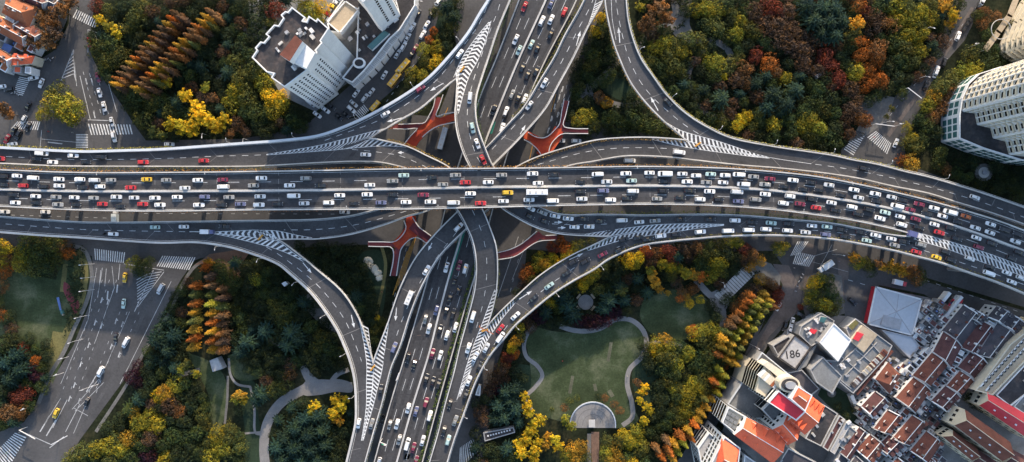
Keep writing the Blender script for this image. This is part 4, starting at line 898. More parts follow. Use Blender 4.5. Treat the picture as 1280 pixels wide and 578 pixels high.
def area(road, x, y):
    """short findable place for a vehicle"""
    if road == 'MAIN':
        m = min(MMr, key=lambda p: (p-Vector((x, y))).length); up = y < m.y
        a = resample(smooth(MAIN_T if up else MAIN_M), 400); b_ = resample(smooth(MAIN_M if up else MAIN_B), 400)
        i = min(range(400), key=lambda i: abs(a[i].x-x)); f = (y-a[i].y)/max(.1, b_[i].y-a[i].y)
        lane = ['top', 'second', 'third', 'bottom'][(0 if up else 2) + (1 if f > .53 else 0)]
        q = ['far left quarter', 'centre left quarter', 'centre right quarter', 'far right quarter'][min(3, int(x/320))]
        return '%s lane of the main highway, %s' % (lane, q), up
    if road == 'NS':
        m = min(NMr, key=lambda p: (p-Vector((x, y))).length); left = x < m.x
        return '%s side of the north-south highway, %s half' % ('left' if left else 'right', 'upper' if y < 240 else 'lower'), left
    if road in DECKS:
        v = 'upper' if y < 240 else 'lower'; h = 'left' if x < 604 else 'right'
        s = {'A': 'outer', 'B': 'outer', 'C': 'outer', 'D': 'outer'}.get(road, 'inner')
        if x > 1000: return '%s slip road at the right edge' % v if False else ('slip road below the highway, right part' if road in ('T1', 'B') else 'slip road above the highway, right part'), None
        return '%s %s %s ramp' % (s, v, h), None
    return road, None
recs = []
for c in CARS:
    road, x, y, col, mod, ang = c
    deckk = None
    if '|' in road: road = road.split('|')[0] if y < 0 else road
    if road == 'A|T2': road = 'A' if y < min(smooth(BA), key=lambda p: abs(p.x-x)).y else 'T2'
    if road == 'C|T3': road = 'T3' if y < min(smooth(BC), key=lambda p: abs(p.x-x)).y else 'C'
    if road in DECKS:
        d = DECKS[road]; i, m, f = nearest(d, x, y); z = d.zf(x, y) + d.dz + .012; v = P(x, y, z)
        ar, flag = area(road, x, y)
        if road == 'MAIN' and flag: m = -m if m.x > 0 else m
        if road == 'MAIN' and not flag: m = m if m.x > 0 else -m
        if road == 'NS': m = (m if m.y > 0 else -m) if flag else (-m if m.y > 0 else m)
        if road in ('T3',): m = m if m.y > 0 or m.x < 0 else -m
        if road == 'T4' or road == 'D': m = m if road == 'T4' and False else m
    else:
        v = P(x, y, .135 if 'yard' in road or 'mall' in road else .06); m = Vector(ang).normalized(); ar = road
    recs.append([road, ar, x, y, col, mod, v, m])
from collections import defaultdict
grp = defaultdict(list)
for r in recs: grp[(r[1], r[4], 'v' in r[5])].append(r)
for (ar, col, isv), rs in grp.items():
    vert = 'north-south' in ar or max(r[3] for r in rs)-min(r[3] for r in rs) > max(r[2] for r in rs)-min(r[2] for r in rs)
    rs.sort(key=lambda r: r[3] if vert else r[2]); nn = 'minivan' if isv else 'car'
    if col == 'y' and not isv: nn = 'taxi'
    for i, r in enumerate(rs):
        if len(rs) == 1: lab = 'the only %s %s on the %s' % (CNAME[col], nn, ar)
        else: lab = '%s%s %s from the %s, %s' % ((ORD[i] + ' ') if i else 'first ', CNAME[col], nn, 'top' if vert else 'left', ar)
        lab = lab.replace('on the yard', 'in the yard').replace('car, ', 'car, ')
        kind = 'van' if isv else random.choice(['car', 'car', 'car', 'suv'])
        base = CARCOL[col]; j = random.uniform(.85, 1.08); cc = tuple(min(1, k*j) for k in base)
        if col == 'w' and random.random() < .12: cc = (.55, .56, .56)
        rot = atan2(-r[7].y, r[7].x)
        e = put_car(kind, r[6], rot, cc, lab, 'taxi' if nn == 'taxi' else ('van' if isv else 'car'), 'vehicles on the roads' if not isv else 'minivans on the roads')
        s = random.uniform(.94, 1.04) * 1.03
        if isv and (abs(r[2]-831) < 3 or abs(r[2]-1186) < 3): s *= 1.16
        e.scale = (s, s, s)
NV = len(recs)
# buses and trucks
def bus(x, y, z, dirpx, ln, wd, col, label, cat='bus', hgt=3.0, cabcol=None, name='bus'):
    v = P(x, y, z); e = empty(name, v, atan2(-dirpx[1], dirpx[0])); tag(e, label, cat)
    b = MB(); b.box((0, 0, .35+hgt/2), (ln, wd, hgt-.2)); b.box((0, 0, .35+hgt-.06), (ln-.3, wd-.25, .12)); o = b.build('body', M['paint'], e); o.color = (*col, 1)
    b = MB()
    for k in (-.32, -.05, .25): b.box((ln*k, 0, .35+hgt+.06), (ln*.08, wd*.4, .14))
    b.build('roof_hatch', M['conc'], e)
    b = MB(); b.box((ln/2+.01, 0, hgt*.68), (.04, wd*.86, hgt*.34)); b.build('windscreen', M['glass'], e)
    for sy in (-1, 1):
        b = MB(); b.box((-.2, sy*(wd/2+.01), hgt*.70), (ln*.86, .03, hgt*.28)); b.build('side_window', M['glass'], e)
        for sx in (-.32, .34):
            b = MB(); b.bar((ln*sx, sy*(wd/2-.3), .45), (ln*sx, sy*(wd/2), .45), .45, n=12); b.build('wheel', M['tyre'], e)
    return e
def truck(x, y, z, dirpx, ln, wd, boxcol, cabcol, label, hgt=3.0):
    v = P(x, y, z); e = empty('box_truck', v, atan2(-dirpx[1], dirpx[0])); tag(e, label, 'truck')
    cl = 1.9
    b = MB(); b.box((-cl/2-.1, 0, .6+hgt/2), (ln-cl-.2, wd, hgt-.3)); o = b.build('cargo_box', M['paint'], e); o.color = (*boxcol, 1)
    b = MB(); b.box((ln/2-cl/2, 0, 1.35), (cl, wd*.9, 1.7)); b.box((ln/2-cl/2-.15, 0, 2.3), (cl*.7, wd*.8, .25)); o = b.build('cab', M['paint'], e); o.color = (*cabcol, 1)
    b = MB(); b.box((ln/2+.01, 0, 1.75), (.04, wd*.8, .7)); b.build('windscreen', M['glass'], e)
    b = MB(); b.box((0, 0, .55), (ln-.4, wd*.5, .25)); b.build('chassis', M['frame'], e)
    for sy in (-1, 1):
        for sx in (-.34, .36):
            b = MB(); b.bar((ln*sx, sy*(wd/2-.35), .45), (ln*sx, sy*(wd/2-.05), .45), .45, n=12); b.build('wheel', M['tyre'], e)
    return e
bus(671, 240.8, zmain(671,0)+.02, (1,0), 9.3, 2.4, (.74,.74,.73), 'long white bus in the third lane of the main highway')
bus(512, 372, DECKS['T4'].zf(512,372), (.42,-1), 6.6, 2.2, (.72,.70,.66), 'white minibus on the lower left inner ramp', hgt=2.4, name='minibus', cat='minibus')
bus(504.5, 85, .05, (1,-1.15), 8.3, 2.5, (.66,.38,.03), 'upper of two yellow buses parked end to end near the mall')
bus(494, 101, .05, (1,-1.25), 8.0, 2.5, (.60,.34,.03), 'lower of two yellow buses parked end to end near the mall')
bus(469.5, 133.5, .05, (1,-1.15), 5.8, 2.1, (.66,.38,.03), 'short yellow bus standing alone beside the upper left outer ramp', hgt=2.3)
bus(554, 174, .05, (.28,-1), 10.5, 2.4, (.5,.52,.52), 'long white bus on the street below the red footbridge')
truck(147, 271, .05, (.02,-1), 6.6, 2.3, (.70,.73,.70), (.6,.6,.6), 'white box truck driving below the main highway near the left edge')
truck(261, 290, zC(0,0)+.02, (1,.02), 6.0, 2.0, (.72,.72,.72), (.12,.13,.25), 'white truck with blue cab stopped at the tip of the chevrons', 2.2)
truck(1122, 353.5, .15, (1,.25), 6.2, 2.4, (.62,.60,.60), (.45,.02,.03), 'white and red ambulance van parked beside the orange street trees', 2.4)
truck(1030, 333, .15, (-.8,.55), 7.5, 2.6, (.66,.66,.64), (.62,.62,.6), 'white truck unloading at the crossing left of the big round tree', 2.6)
# scooters
def scooter_mesh():
    b = MB(); b.box((0, 0, .55), (1.0, .3, .25)); b.box((-.25, 0, .75), (.6, .28, .12)); b.bar((.5, 0, .3), (.4, 0, 1.0), .05); b.bar((.4, -.3, 1.0), (.4, .3, 1.0), .03)
    return b.mesh('body', M['frame'])
SCM = scooter_mesh(); wmm = MB(); wmm.bar((0, -.05, 0), (0, .05, 0), .27, n=10); SWM = wmm.mesh('wheel', M['tyre'])
sc_spots = [(52,76,'row'),(55,77,'row'),(58,75,'row'),(61,74,'row'),(64,76,'row'),(67,73,'row'),(8,112,'kerb'),(12,113,'kerb'),(16,117,'kerb'),(20,116,'kerb'),(24,119,'kerb'),(998,352,'yard'),(1001,347,'yard'),(1003,343,'yard'),(996,358,'yard'),(994,364,'yard')]
sg_ = defaultdict(int)
for x, y, g_ in sc_spots:
    sg_[g_] += 1; e = empty('scooter', P(x, y, .13), random.uniform(0, 6.28))
    pl = {'row': 'in the row outside the orange roofed houses', 'kerb': 'at the kerb of the left crossing', 'yard': 'parked left of the big round tree'}[g_]
    tag(e, '%s scooter from the left %s' % (['first'] [0] if sg_[g_] == 1 else ORD[sg_[g_]-1], pl), 'scooter', 'parked scooters')
    linked(SCM, 'body', e)
    for s in (-.55, .55): linked(SWM, 'wheel', e, (s, 0, .27))
#==PART3==
# ------------------------------------------------------------------ buildings
WINMESH = {}
def winmesh(w_, h_, mat):
    k = (round(w_, 1), round(h_, 1), mat)
    if k not in WINMESH:
        b = MB(); b.box((0, 0, 0), (k[0], .16, k[1])); WINMESH[k] = b.mesh('window', M[mat])
    return WINMESH[k]
class Bld:
    def __init__(s, name, poly_px, h, label, cat='building', group=None, at=None):
        """poly_px: outline as seen in the photograph at height h (corner pixels)"""
        s.h = h; s.pts = ccw([tuple(P(x, y, h).xy) for x, y in poly_px]); n = len(s.pts)
        cx = sum(p[0] for p in s.pts)/n; cy = sum(p[1] for p in s.pts)/n; s.o = Vector((cx, cy, 0)); s.root = empty(name, s.o); tag(s.root, label, cat, group)
        s.loc = [(p[0]-cx, p[1]-cy) for p in s.pts]; s.nw = 0; s.extra = None
    def L(s, px, py, z):
        v = P(px, py, z) - s.o; v.z = z; return v
    def walls(s, wall, roof, parapet=.9, z0=0, name='wall', roofname='roof', pmat=None, inset=.45):
        b = MB(); n = len(s.loc)
        for i in range(n):
            a, c = s.loc[i], s.loc[(i+1) % n]; b.face([(a[0], a[1], z0), (c[0], c[1], z0), (c[0], c[1], s.h), (a[0], a[1], s.h)])
        b.build(name, M[wall], s.root)
        b = MB(); b.face([(x, y, s.h - .01) for x, y in s.loc]); s.roof = b.build(roofname, M[roof], s.root)
        if parapet:
            inn = insetpoly(s.loc, inset); b = MB()
            for i in range(n):
                j = (i+1) % n; a, c, d, e = s.loc[i], s.loc[j], inn[j], inn[i]
                b.face([(a[0], a[1], s.h+parapet), (c[0], c[1], s.h+parapet), (d[0], d[1], s.h+parapet), (e[0], e[1], s.h+parapet)])
                b.face([(a[0], a[1], s.h), (c[0], c[1], s.h), (c[0], c[1], s.h+parapet), (a[0], a[1], s.h+parapet)])
                b.face([(d[0], d[1], s.h), (e[0], e[1], s.h), (e[0], e[1], s.h+parapet), (d[0], d[1], s.h+parapet)])
            b.build('parapet', M[pmat or wall], s.root)
        return s
    def windows(s, i, cols, rows, z0=2, z1=None, ww=1.2, wh=1.4, mat='glass', f0=0.05, f1=.95, out=.03):
        n = len(s.loc); a = Vector((*s.loc[i % n], 0)); c = Vector((*s.loc[(i+1) % n], 0)); d = c-a; rz = atan2(d.y, d.x); nn = Vector((d.y, -d.x, 0)).normalized(); z1 = z1 or s.h-1
        me = winmesh(ww, wh, mat)
        for r in range(rows):
            for k in range(cols):
                p = a + d*(f0+(f1-f0)*(k+.5)/cols) + nn*out; z = z0 + (z1-z0)*(r+.5)/rows
                if s.nw < 100: linked(me, 'window', s.root, (p.x, p.y, z), rz); s.nw += 1
                else:
                    if s.extra is None: s.extra = MB()
                    s.extra.box((p.x, p.y, z), (ww, .16, wh), rz); s.exmat = mat
    def box(s, px, py, z, size, ang=0, name='roof_unit', mat='conc', dz=None, taper=1):
        v = s.L(px, py, z); b = MB(); b.box((v.x, v.y, z+size[2]/2), size, ang, taper=taper); return b.build(name, M[mat], getattr(s, 'roof', None) or s.root)
    def slab(s, poly, z0, z1, name, mat, side=None):
        pts = [tuple(s.L(x, y, z1).xy) for x, y in poly]; b = MB(); b.prism(pts, z0, z1, 0, 1); return b.build(name, [M[mat], M[side or mat]], s.root)
    def gable(s, quad, z, rise, mat, hip=False, name='roof', over=.3, gmat=None):
        """quad px: A-B along the ridge"""
        A_, B_, C_, D_ = [s.L(x, y, z) for x, y in quad]
        m0 = (D_+A_)/2; m1 = (B_+C_)/2; r = (m1-m0); k = .22 if hip else 0
        r0 = m0 + r*k; r1 = m1 - r*k; r0.z = r1.z = z+rise; b = MB()
        t = Vector((0, 0, -.25))
        b.face([A_, B_, r1, r0]); b.face([C_, D_, r0, r1])
        b.face([D_, A_, r0], 0 if hip else 1); b.face([B_, C_, r1], 0 if hip else 1)
        for p, q in ((A_, B_), (B_, C_), (C_, D_), (D_, A_)): b.face([p, p+t, q+t, q], 1)
        b.bar(r0 + Vector((0,0,.04)), r1 + Vector((0,0,.04)), .16, 1, 5)
        o = b.build(name, [M[mat], M[gmat or 'wallw']], s.root); s.rq = (A_, B_, C_, D_, r0, r1); return o
    def done(s):
        if s.extra: o = s.extra.build('window', M[s.exmat], s.root); o['kind'] = 'stuff'
def insetpoly(p, d):
    n = len(p); out = []
    for i in range(n):
        a = Vector(p[i-1]); b = Vector(p[i]); c = Vector(p[(i+1) % n]); e1 = (b-a).normalized(); e2 = (c-b).normalized(); n1 = Vector((-e1.y, e1.x)); n2 = Vector((-e2.y, e2.x))
        k = (n1+n2); k = k/max(.3, k.length_squared)*2 if k.length_squared > .01 else n1
        out.append(tuple(b + k*d*.999))
    return out
def clutter(B, poly, z, n, mats=('conc', 'wallg', 'frame', 'lampw'), smax=2.2, ang=None):
    xs = [p[0] for p in poly]; ys = [p[1] for p in poly]; k = 0; t = 0
    while k < n and t < 400:
        t += 1; x = random.uniform(min(xs), max(xs)); y = random.uniform(min(ys), max(ys))
        if inpoly(x, y, poly):
            B.box(x, y, z, (random.uniform(.7, smax), random.uniform(.7, smax*.7), random.uniform(.5, 1.5)), ang if ang is not None else random.choice([.7, -.9]), 'roof_unit', random.choice(mats)); k += 1
# --- mall tower with stepped dark roof
mp = [(316,73),(322,64),(320,61),(327,53),(331,54),(337,47),(333,44),(344,32),(349,33),(355,24),(352,20),(358,15),(361,16),(366,10),(383,23),(380,27),(384,28),(387,21),(396,27),(398,24),(412,37),(402,52),(404,55),(396,64),(398,66),(384,84),(386,88),(357,110),(340,98),(343,93),(334,91)]
T = Bld('office_tower', mp, 49, 'tall white tower with stepped dark roof left of the side street', 'office tower')
T.walls('wallw', 'roofdark', 1.3)
n_ = len(T.pts)
# find the long south-east sides and give them columns of small windows
for i in range(n_):
    a = Vector(T.loc[i]); c = Vector(T.loc[(i+1) % n_]); d = c-a; nn = Vector((d.y, -d.x)).normalized()
    if d.length > 6 and nn.x*.7 - nn.y*.7 > .25:
        k = max(2, int(d.length/2.3)); T.windows(i, k, 15, 4, 47, .9, 1.2, 'glass')
T.slab([(369,44),(394,66),(383,86),(349.5,68.5)], 49.2, 57, 'lift_house', 'wallw'); T.slab([(369,44),(378,52),(362,77),(349.5,68.5)], 57.05, 62, 'lift_house', 'roofbrown', 'wallw')
clutter(T, [(385,60),(392,70),(378,86),(362,100),(350,92),(370,80)], 49, 9); clutter(T, [(335,60),(350,35),(370,25),(390,35),(396,50),(360,50),(345,70)], 49, 12)
T.done()
# podium
PD = Bld('shopping_mall', [(448,13),(425,42),(412,40),(409,28),(432,-4),(455,-40),(520,-40),(519,8),(500,38),(487,50),(470,72),(455,90),(441,104),(428,98),(446,75)], 11, 'low dark roofed mall with white arched front along the side street', 'shopping mall')
PD.walls('wallw', 'roofdark', 1.0)
PD.slab([(432,2),(448,13),(425,41.5),(410,28.5)], 11.1, 15, 'roof_hall', 'rooftan', 'wallw')
for a_, b_ in (((432,2),(448,13)), ((448,13),(425,41.5)), ((425,41.5),(410,28.5)), ((410,28.5),(432,2))):
    p = PD.L(*a_, 15); q = PD.L(*b_, 15); b = MB(); mid = (p+q)/2; b.box((mid.x, mid.y, 15.3), ((q-p).length+.5, .5, .9), atan2(q.y-p.y, q.x-p.x)); b.build('parapet', M['wallw'], PD.root)
PD.slab([(480,38),(487,42),(465,63),(459,58)], 11.1, 13, 'skylight', 'glassteal', 'wallw')
clutter(PD, [(450,20),(495,20),(490,36),(450,66),(432,46)], 11, 18); clutter(PD, [(470,2),(500,-4),(498,26),(482,30)], 11, 14, smax=3)
# white arched bays along the street front
fr = smooth([(519,6),(503,36),(487,58),(470,80),(441,108)]); fr = resample(fr, 12)
for i in range(11):
    a = fr[i]; c = fr[i+1]; m = PD.L((a.x+c.x)/2, (a.y+c.y)/2, 9); d = PD.L(c.x, c.y, 9)-PD.L(a.x, a.y, 9); ang = atan2(d.y, d.x); b = MB()
    ln = d.length; b.box((m.x, m.y, 4.7), (ln*.86, 1.6, 9.4), ang); b.box((m.x, m.y, 9.7), (ln*.98, 2.3, .8), ang)
    for k in range(5):
        o_ = (k-2)*ln*.18; b.box((m.x + cos(ang)*o_, m.y + sin(ang)*o_, 10.4), (.35, 2.0, .9), ang, m=1)
    b.build('arched_bay', [M['wallw'], M['conc']], PD.root)
b = MB(); v = PD.L(449, 79, 12); b.prism([(v.x+2.9*cos(t*pi/10), v.y+2.4*sin(t*pi/10)) for t in range(20)], 0, 12.4, 0, 0); b.build('corner_turret', M['wallw'], PD.root)
b = MB(); b.prism([(v.x+2.0*cos(t*pi/10), v.y+1.6*sin(t*pi/10)) for t in range(20)], 12.4, 12.5, 0, 0); b.build('turret_roof', M['roofdark'], PD.root)
PD.done()
W2 = Bld('white_tower', [(420,-40),(434,-24),(448,-2),(455,4),(460,-2),(480,-20),(470,-60),(430,-70)], 52, 'white tower with rounded corner fins cut by the top edge', 'tower')
W2.walls('wallw', 'roofdark', 1); 
for i in range(len(W2.loc)):
    a = Vector(W2.loc[i]); c = Vector(W2.loc[(i+1) % len(W2.loc)]); d = c-a; nn = Vector((d.y, -d.x)).normalized()
    if nn.x-nn.y > .4 and d.length > 4: W2.windows(i, max(2, int(d.length/3)), 12, 16, 50, 1.1, 1.6)
W2.done()
# --- curved hotel tower at the right
TH = 92
def gpx(lst, z):   # street-level px outline -> px outline at height z
    k = H/(H-z); return [(640+(x-640)*k, 289+(y-289)*k) for x, y in lst]
fp = [(1310,86),(1240,92),(1216,98),(1200,107),(1189,119),(1183,133),(1182,144),(1197,146),(1200,160),(1216,164),(1219,176),(1234,180),(1238,196),(1310,203)]
HT = Bld('hotel_tower', gpx(fp, TH), TH, 'tall curved white tower with rows of balconies at the right edge', 'tower')
HT.walls('wallw', 'roofgrey', 1)
nn_ = len(HT.loc)
hfloor = 3.3; b = MB(); bf = MB()
floors = int((TH-14)/hfloor)
# floor bands and vertical piers standing proud of the dark window wall
lit = [i for i in range(nn_)]
for i in range(nn_):
    a = Vector((*HT.loc[i], 0)); c = Vector((*HT.loc[(i+1) % nn_], 0)); d = c-a; out = Vector((d.y, -d.x, 0)).normalized()
    if d.length < 1.5: continue
    face_cam = (HT.o + (a+c)/2).xy.dot(out.xy) < 0
    if not face_cam: continue
    n1 = max(1, round(d.length/3.6)); rz = atan2(d.y, d.x)
    HT.windows(i, n1, floors, 13, TH-1.2, 2.3, 1.9, 'glass', 0, 1, .05)
    for k in range(n1+1):
        p = a + d*k/n1 + out*.25; q = MB(); q.box((p.x, p.y, (12+TH)/2), (.55, 1.0, TH-12), rz); q.build('pier', M['wallw'], HT.root)
    for f in range(floors+1):
        z = 13 + (TH-14.2)*f/floors; m = (a+c)/2 + out*.3; bf.box((m.x, m.y, z-.2), (d.length, .9, .75), rz)
bf.build('balcony_band', M['wallc'], HT.root); HT.done()
fp2 = [(1310,84),(1225,92),(1200,100),(1187,112),(1179,130),(1176,150),(1176,178),(1205,190),(1250,204),(1310,212)]
HP = Bld('hotel_podium', gpx(fp2, 13), 13, 'low curved podium with teal windows at the foot of the white tower', 'building')
HP.walls('wallw', 'roofdark', .8)
for i in range(len(HP.loc)):
    a = Vector(HP.loc[i]); c = Vector(HP.loc[(i+1) % len(HP.loc)]); d = c-a; out = Vector((d.y, -d.x)).normalized()
    if (HP.o.xy + (a+c)/2).dot(out) < 0: HP.windows(i, max(1, int(d.length/3.2)), 3, 1, 12.5, 2.5, 2.8, 'glassteal')
HP.done()
# --- rounded apartment block at the top right corner
fp = [(1320,-20),(1290,-14),(1272,8),(1258,34),(1248,58),(1249,70),(1258,76),(1275,74),(1320,60)]
RB = Bld('apartment_block', gpx(fp, 48), 48, 'cream apartment block with rounded balconies in the top right corner', 'apartment block')
RB.walls('wallc', 'rooftan', 1)
bf = MB()
for i in range(len(RB.loc)):
    a = Vector((*RB.loc[i], 0)); c = Vector((*RB.loc[(i+1) % len(RB.loc)], 0)); d = c-a; out = Vector((d.y, -d.x, 0)).normalized()
    if (RB.o + (a+c)/2).xy.dot(out.xy) < 0 and d.length > 2:
        RB.windows(i, max(1, int(d.length/3.4)), 13, 3, 47, 2.0, 1.7)
        for f in range(14): m = (a+c)/2 + out*.6; bf.box((m.x, m.y, 3.2+3.4*f), (d.length+.6, 1.5, .5), atan2(d.y, d.x))
bf.build('balcony_band', M['wallc'], RB.root); RB.done()
pg = empty('pergola_walkway', P(1256, 34)); tag(pg, 'tan covered walkway with a ring roof between trees at top right', 'walkway')
b = MB(); o0 = P(1256, 34)
pts = [P(1272, -6, 4)-o0, P(1262, 20, 4)-o0, P(1248, 40, 4)-o0, P(1232, 62, 4)-o0]
for p, q in zip(pts, pts[1:]):
    m = (p+q)/2; b.box((m.x, m.y, 4), ((q-p).length+1, 2.6, .4), atan2(q.y-p.y, q.x-p.x))
b.build('roof', M['rooftan'], pg); b = MB(); rc = P(1251, 37, 4.6)-o0
for i in range(24):
    a0 = 2*pi*i/24; a1 = 2*pi*(i+1)/24; b.bar((rc.x+4.6*cos(a0), rc.y+4.6*sin(a0), 4.8), (rc.x+4.6*cos(a1), rc.y+4.6*sin(a1), 4.8), .2)
b.build('ring', M['conc'], pg)
for p in pts:
    for s in (-1, 1): b = MB(); b.bar((p.x+s, p.y+s*.5, 0), (p.x+s, p.y+s*.5, 3.8), .18); b.build('post', M['wallw'], pg)
fo = empty('round_fountain', P(1229, 216)); tag(fo, 'round grey fountain basin on the plaza below the white tower', 'fountain')
b = MB(); b.prism([(4.2*cos(t*pi/12), 4.2*sin(t*pi/12)) for t in range(24)], 0, .5); b.build('basin', M['pave'], fo)
b = MB(); b.prism([(2.6*cos(t*pi/12), 2.6*sin(t*pi/12)) for t in range(24)], .5, .62); b.build('ring', M['conc'], fo); b = MB(); b.prism([(1.1*cos(t*pi/12), 1.1*sin(t*pi/12)) for t in range(24)], .62, 1.3); b.build('bowl', M['frame'], fo)
# --- houses: traced quads, A-B along the ridge
RC = {'slate': ('roofslate', 'slate grey'), 'maroon': ('roofmar', 'maroon'), 'brown': ('roofbrown', 'red brown'), 'orange': ('rooforange', 'orange'), 'red': ('roofred', 'crimson'), 'bright': ('roofbright', 'vermilion')}
def house(quad, h, col, label, rise=2.6, wings=3, dorm=3, hip=False, fire=True, wall='wallw', group='tiled row houses', cat='row house', name='row_house', wingside=1):
    B = Bld(name, quad, h, label, cat, group); B.walls(wall, RC[col][0], 0, roofname='attic_floor')
    rf = B.gable(quad, h+.02, rise, RC[col][0], hip); B.roof = rf; A_, B_, C_, D_, r0, r1 = B.rq
    ax = (B_-A_).normalized(); ac = (C_-B_); wid = ac.length; ac.normalize(); rz = atan2(ax.y, ax.x); Ln = (B_-A_).length
    if fire:
        for base, other, rr in ((A_, D_, r0), (B_, C_, r1)):
            b = MB(); o_ = ax*.3; up = Vector((0, 0, .55))
            for s in (-1, 1):
                pass
            q0 = [base, rr + Vector((0,0,.1)), other]; th = ax*.22
            f = [base - th, rr - th, other - th]; g2 = [base + th, rr + th, other + th]
            b.face([f[0]+up, g2[0]+up, g2[1]+up, f[1]+up]); b.face([f[1]+up, g2[1]+up, g2[2]+up, f[2]+up])
            for F, sgn in ((f, 1), (g2, -1)):
                b.face([F[0]-up, F[0]+up, F[1]+up, F[1]-up]); b.face([F[1]-up, F[1]+up, F[2]+up, F[2]-up])
            b.build('fire_wall', M[random.choice(['wallw', 'rooflight', 'rooflight', 'wallg'])], B.root)
    for k in range(dorm):      # dormers on both slopes
        t = (k+.5)/dorm + random.uniform(-.06, .06)
        for sgn, e0 in ((1, A_), (-1, D_)):
            if random.random() < .35: continue
            p = e0 + ax*Ln*t + ac*sgn*wid*.25; d_ = MB(); zz = h + rise*.5
            d_.box((p.x, p.y, zz+.25), (1.3, 1.7, 1.0), rz, 0); d_.box((p.x, p.y, zz+.8), (1.6, 2.0, .14), rz, 1)
            dm = d_.build('dormer', [M['wallw'], M[RC[col][0]]], rf)
    for k in range(random.randint(1, 3)):
        t = random.uniform(.1, .9); p = r0.lerp(r1, t) + ac*random.choice([-1, 1])*.8; b = MB(); b.box((p.x, p.y, h+rise+.1), (.8, .6, 1.5), rz); b.build('chimney', M[random.choice(['wallw', 'conc_dark', 'roofbrown'])], rf)
    if wings:
        for k in range(wings):
            t = (k+.5)/wings; side = wingside; dep = random.uniform(2.2, 3.6); hh = h*random.uniform(.62, .95); e0 = D_ if side > 0 else A_
            p = e0 + ax*Ln*t + ac*side*dep*.5; b = MB(); ww_ = Ln/wings*random.uniform(.45, .7)
            b.box((p.x, p.y, hh/2), (ww_, dep, hh), rz, 0); b.box((p.x, p.y, hh+.02), (ww_*.7, dep*.7, .06), rz, 1)
            b.build('rear_wing', [M[random.choice(['wallw', 'wallw', 'wallg'])], M[random.choice(['roofdark', 'conc', 'rooflight', RC[col][0]])]], B.root)
            if random.random() < .6:
                b = MB(); pp = p + ax*ww_*.8; b.box((pp.x, pp.y, hh*.5+.6), (.7, 1.2, .5), rz); b.build('roof_unit', M[random.choice(['conc', 'lampw', 'signblue', 'frame'])], B.root)
    for i in range(4):
        a = Vector(B.loc[i]); c = Vector(B.loc[(i+1) % 4])
        if (c-a).length > 4: B.windows(i, max(2, int((c-a).length/2.6)), 2, .8, h-.4, 1.0, 1.4)
    B.done(); return B
HQ = [('slate',(1179,414),(1204,384),(1224,401),(1201,432)),('maroon',(1203,433),(1226,403),(1240,413),(1219,441)),('slate',(1224,442),(1247,406),(1266,421),(1243,446)),('slate',(1249,402),(1258,391),(1280,406),(1271,418)),
('maroon',(1168,440),(1180,417),(1200,434),(1188,458)),('maroon',(1199,459),(1214,441),(1232,455),(1217,472)),('brown',(1185,482),(1200,465),(1216,478),(1201,493)),('maroon',(1166,501),(1182,484),(1198,497),(1183,513)),
('brown',(1143,469),(1165,443),(1183,457),(1163,481)),('brown',(1122,497),(1142,474),(1161,489),(1144,514)),('maroon',(1078,508),(1094,491),(1108,503),(1091,521)),('brown',(1094,535),(1110,514),(1127,523),(1112,541)),
('brown',(1118,547),(1140,521),(1156,532),(1137,555)),('maroon',(1098,558),(1112,545),(1127,557),(1114,571)),('brown',(1140,563),(1158,541),(1175,555),(1160,577)),('brown',(1072,562),(1088,545),(1104,559),(1090,578)),
('slate',(1056,590),(1070,572),(1086,588),(1072,604)),('brown',(1106,592),(1122,574),(1140,590),(1124,606)),('maroon',(1146,594),(1164,578),(1182,594),(1166,606)),('slate',(1206,394),(1213,386),(1232,398),(1226,405)),('slate',(1236,396),(1246,384),(1262,394),(1252,404))]
cnt = defaultdict(int); HQs = sorted(HQ, key=lambda q: q[1][0])
tot = defaultdict(int)
for q in HQs: tot[q[0]] += 1
HQs = [(q[0],) + tuple((sum(p[0] for p in q[1:])/4 + (a-sum(p[0] for p in q[1:])/4)*1.13, sum(p[1] for p in q[1:])/4 + (b_-sum(p[1] for p in q[1:])/4)*1.13) for a, b_ in q[1:]) for q in HQs]; HLAB = []
for q in HQs:
    cnt[q[0]] += 1; o_ = ORD[cnt[q[0]]-1] or 'first'
    HLAB.append((sum(p[0] for p in q[1:])/4, sum(p[1] for p in q[1:])/4, 'the %s %s row house' % (o_, RC[q[0]][1])))
    house(q[1:], random.uniform(7, 8.5), q[0], '%s %s roofed row house from the left in the dense lower right block' % (o_, RC[q[0]][1]), wingside=random.choice([1, 1, -1]))
house([(1094,474),(1110,453),(1126,469),(1112,493)], 9, 'brown', 'hip roofed red brown house standing below the long roof terrace', 4.2, 3, 1, True, False, cat='house', name='house', group=None)
# small lean-to houses filling the lanes
k = 0; quadsw = [[P(*p, 8).xy for p in q[1:]] for q in HQ]
occ = [q[1:] for q in HQs] + [[(1094,474),(1110,453),(1126,469),(1112,493)],[(1085,405),(1098,360),(1152,375),(1140,419)],[(1101,411),(1140,419),(1150,433),(1137,449)]]
lean = []
for iu in range(-9, 12):
    for iv in range(-14, 15):
        x = 1160 + iu*.79*8.2 + iv*.61*6.4; y = 480 + iu*.61*8.2 - iv*.79*6.4
        if not inpoly(x, y, [(1152,384),(1190,362),(1222,376),(1262,386),(1290,404),(1262,425),(1238,462),(1214,490),(1200,508),(1178,522),(1172,540),(1182,560),(1176,600),(1050,600),(1080,545),(1070,510),(1088,470),(1112,446),(1140,452)]): continue
        if any(inpoly(x, y, [(sum(p[0] for p in q)/4 + (a-sum(p[0] for p in q)/4)*1.12, sum(p[1] for p in q)/4 + (b_-sum(p[1] for p in q)/4)*1.12) for a, b_ in q]) for q in occ): continue
        lean.append((x + random.uniform(-1, 1), y + random.uniform(-1, 1)))
ann = defaultdict(list)
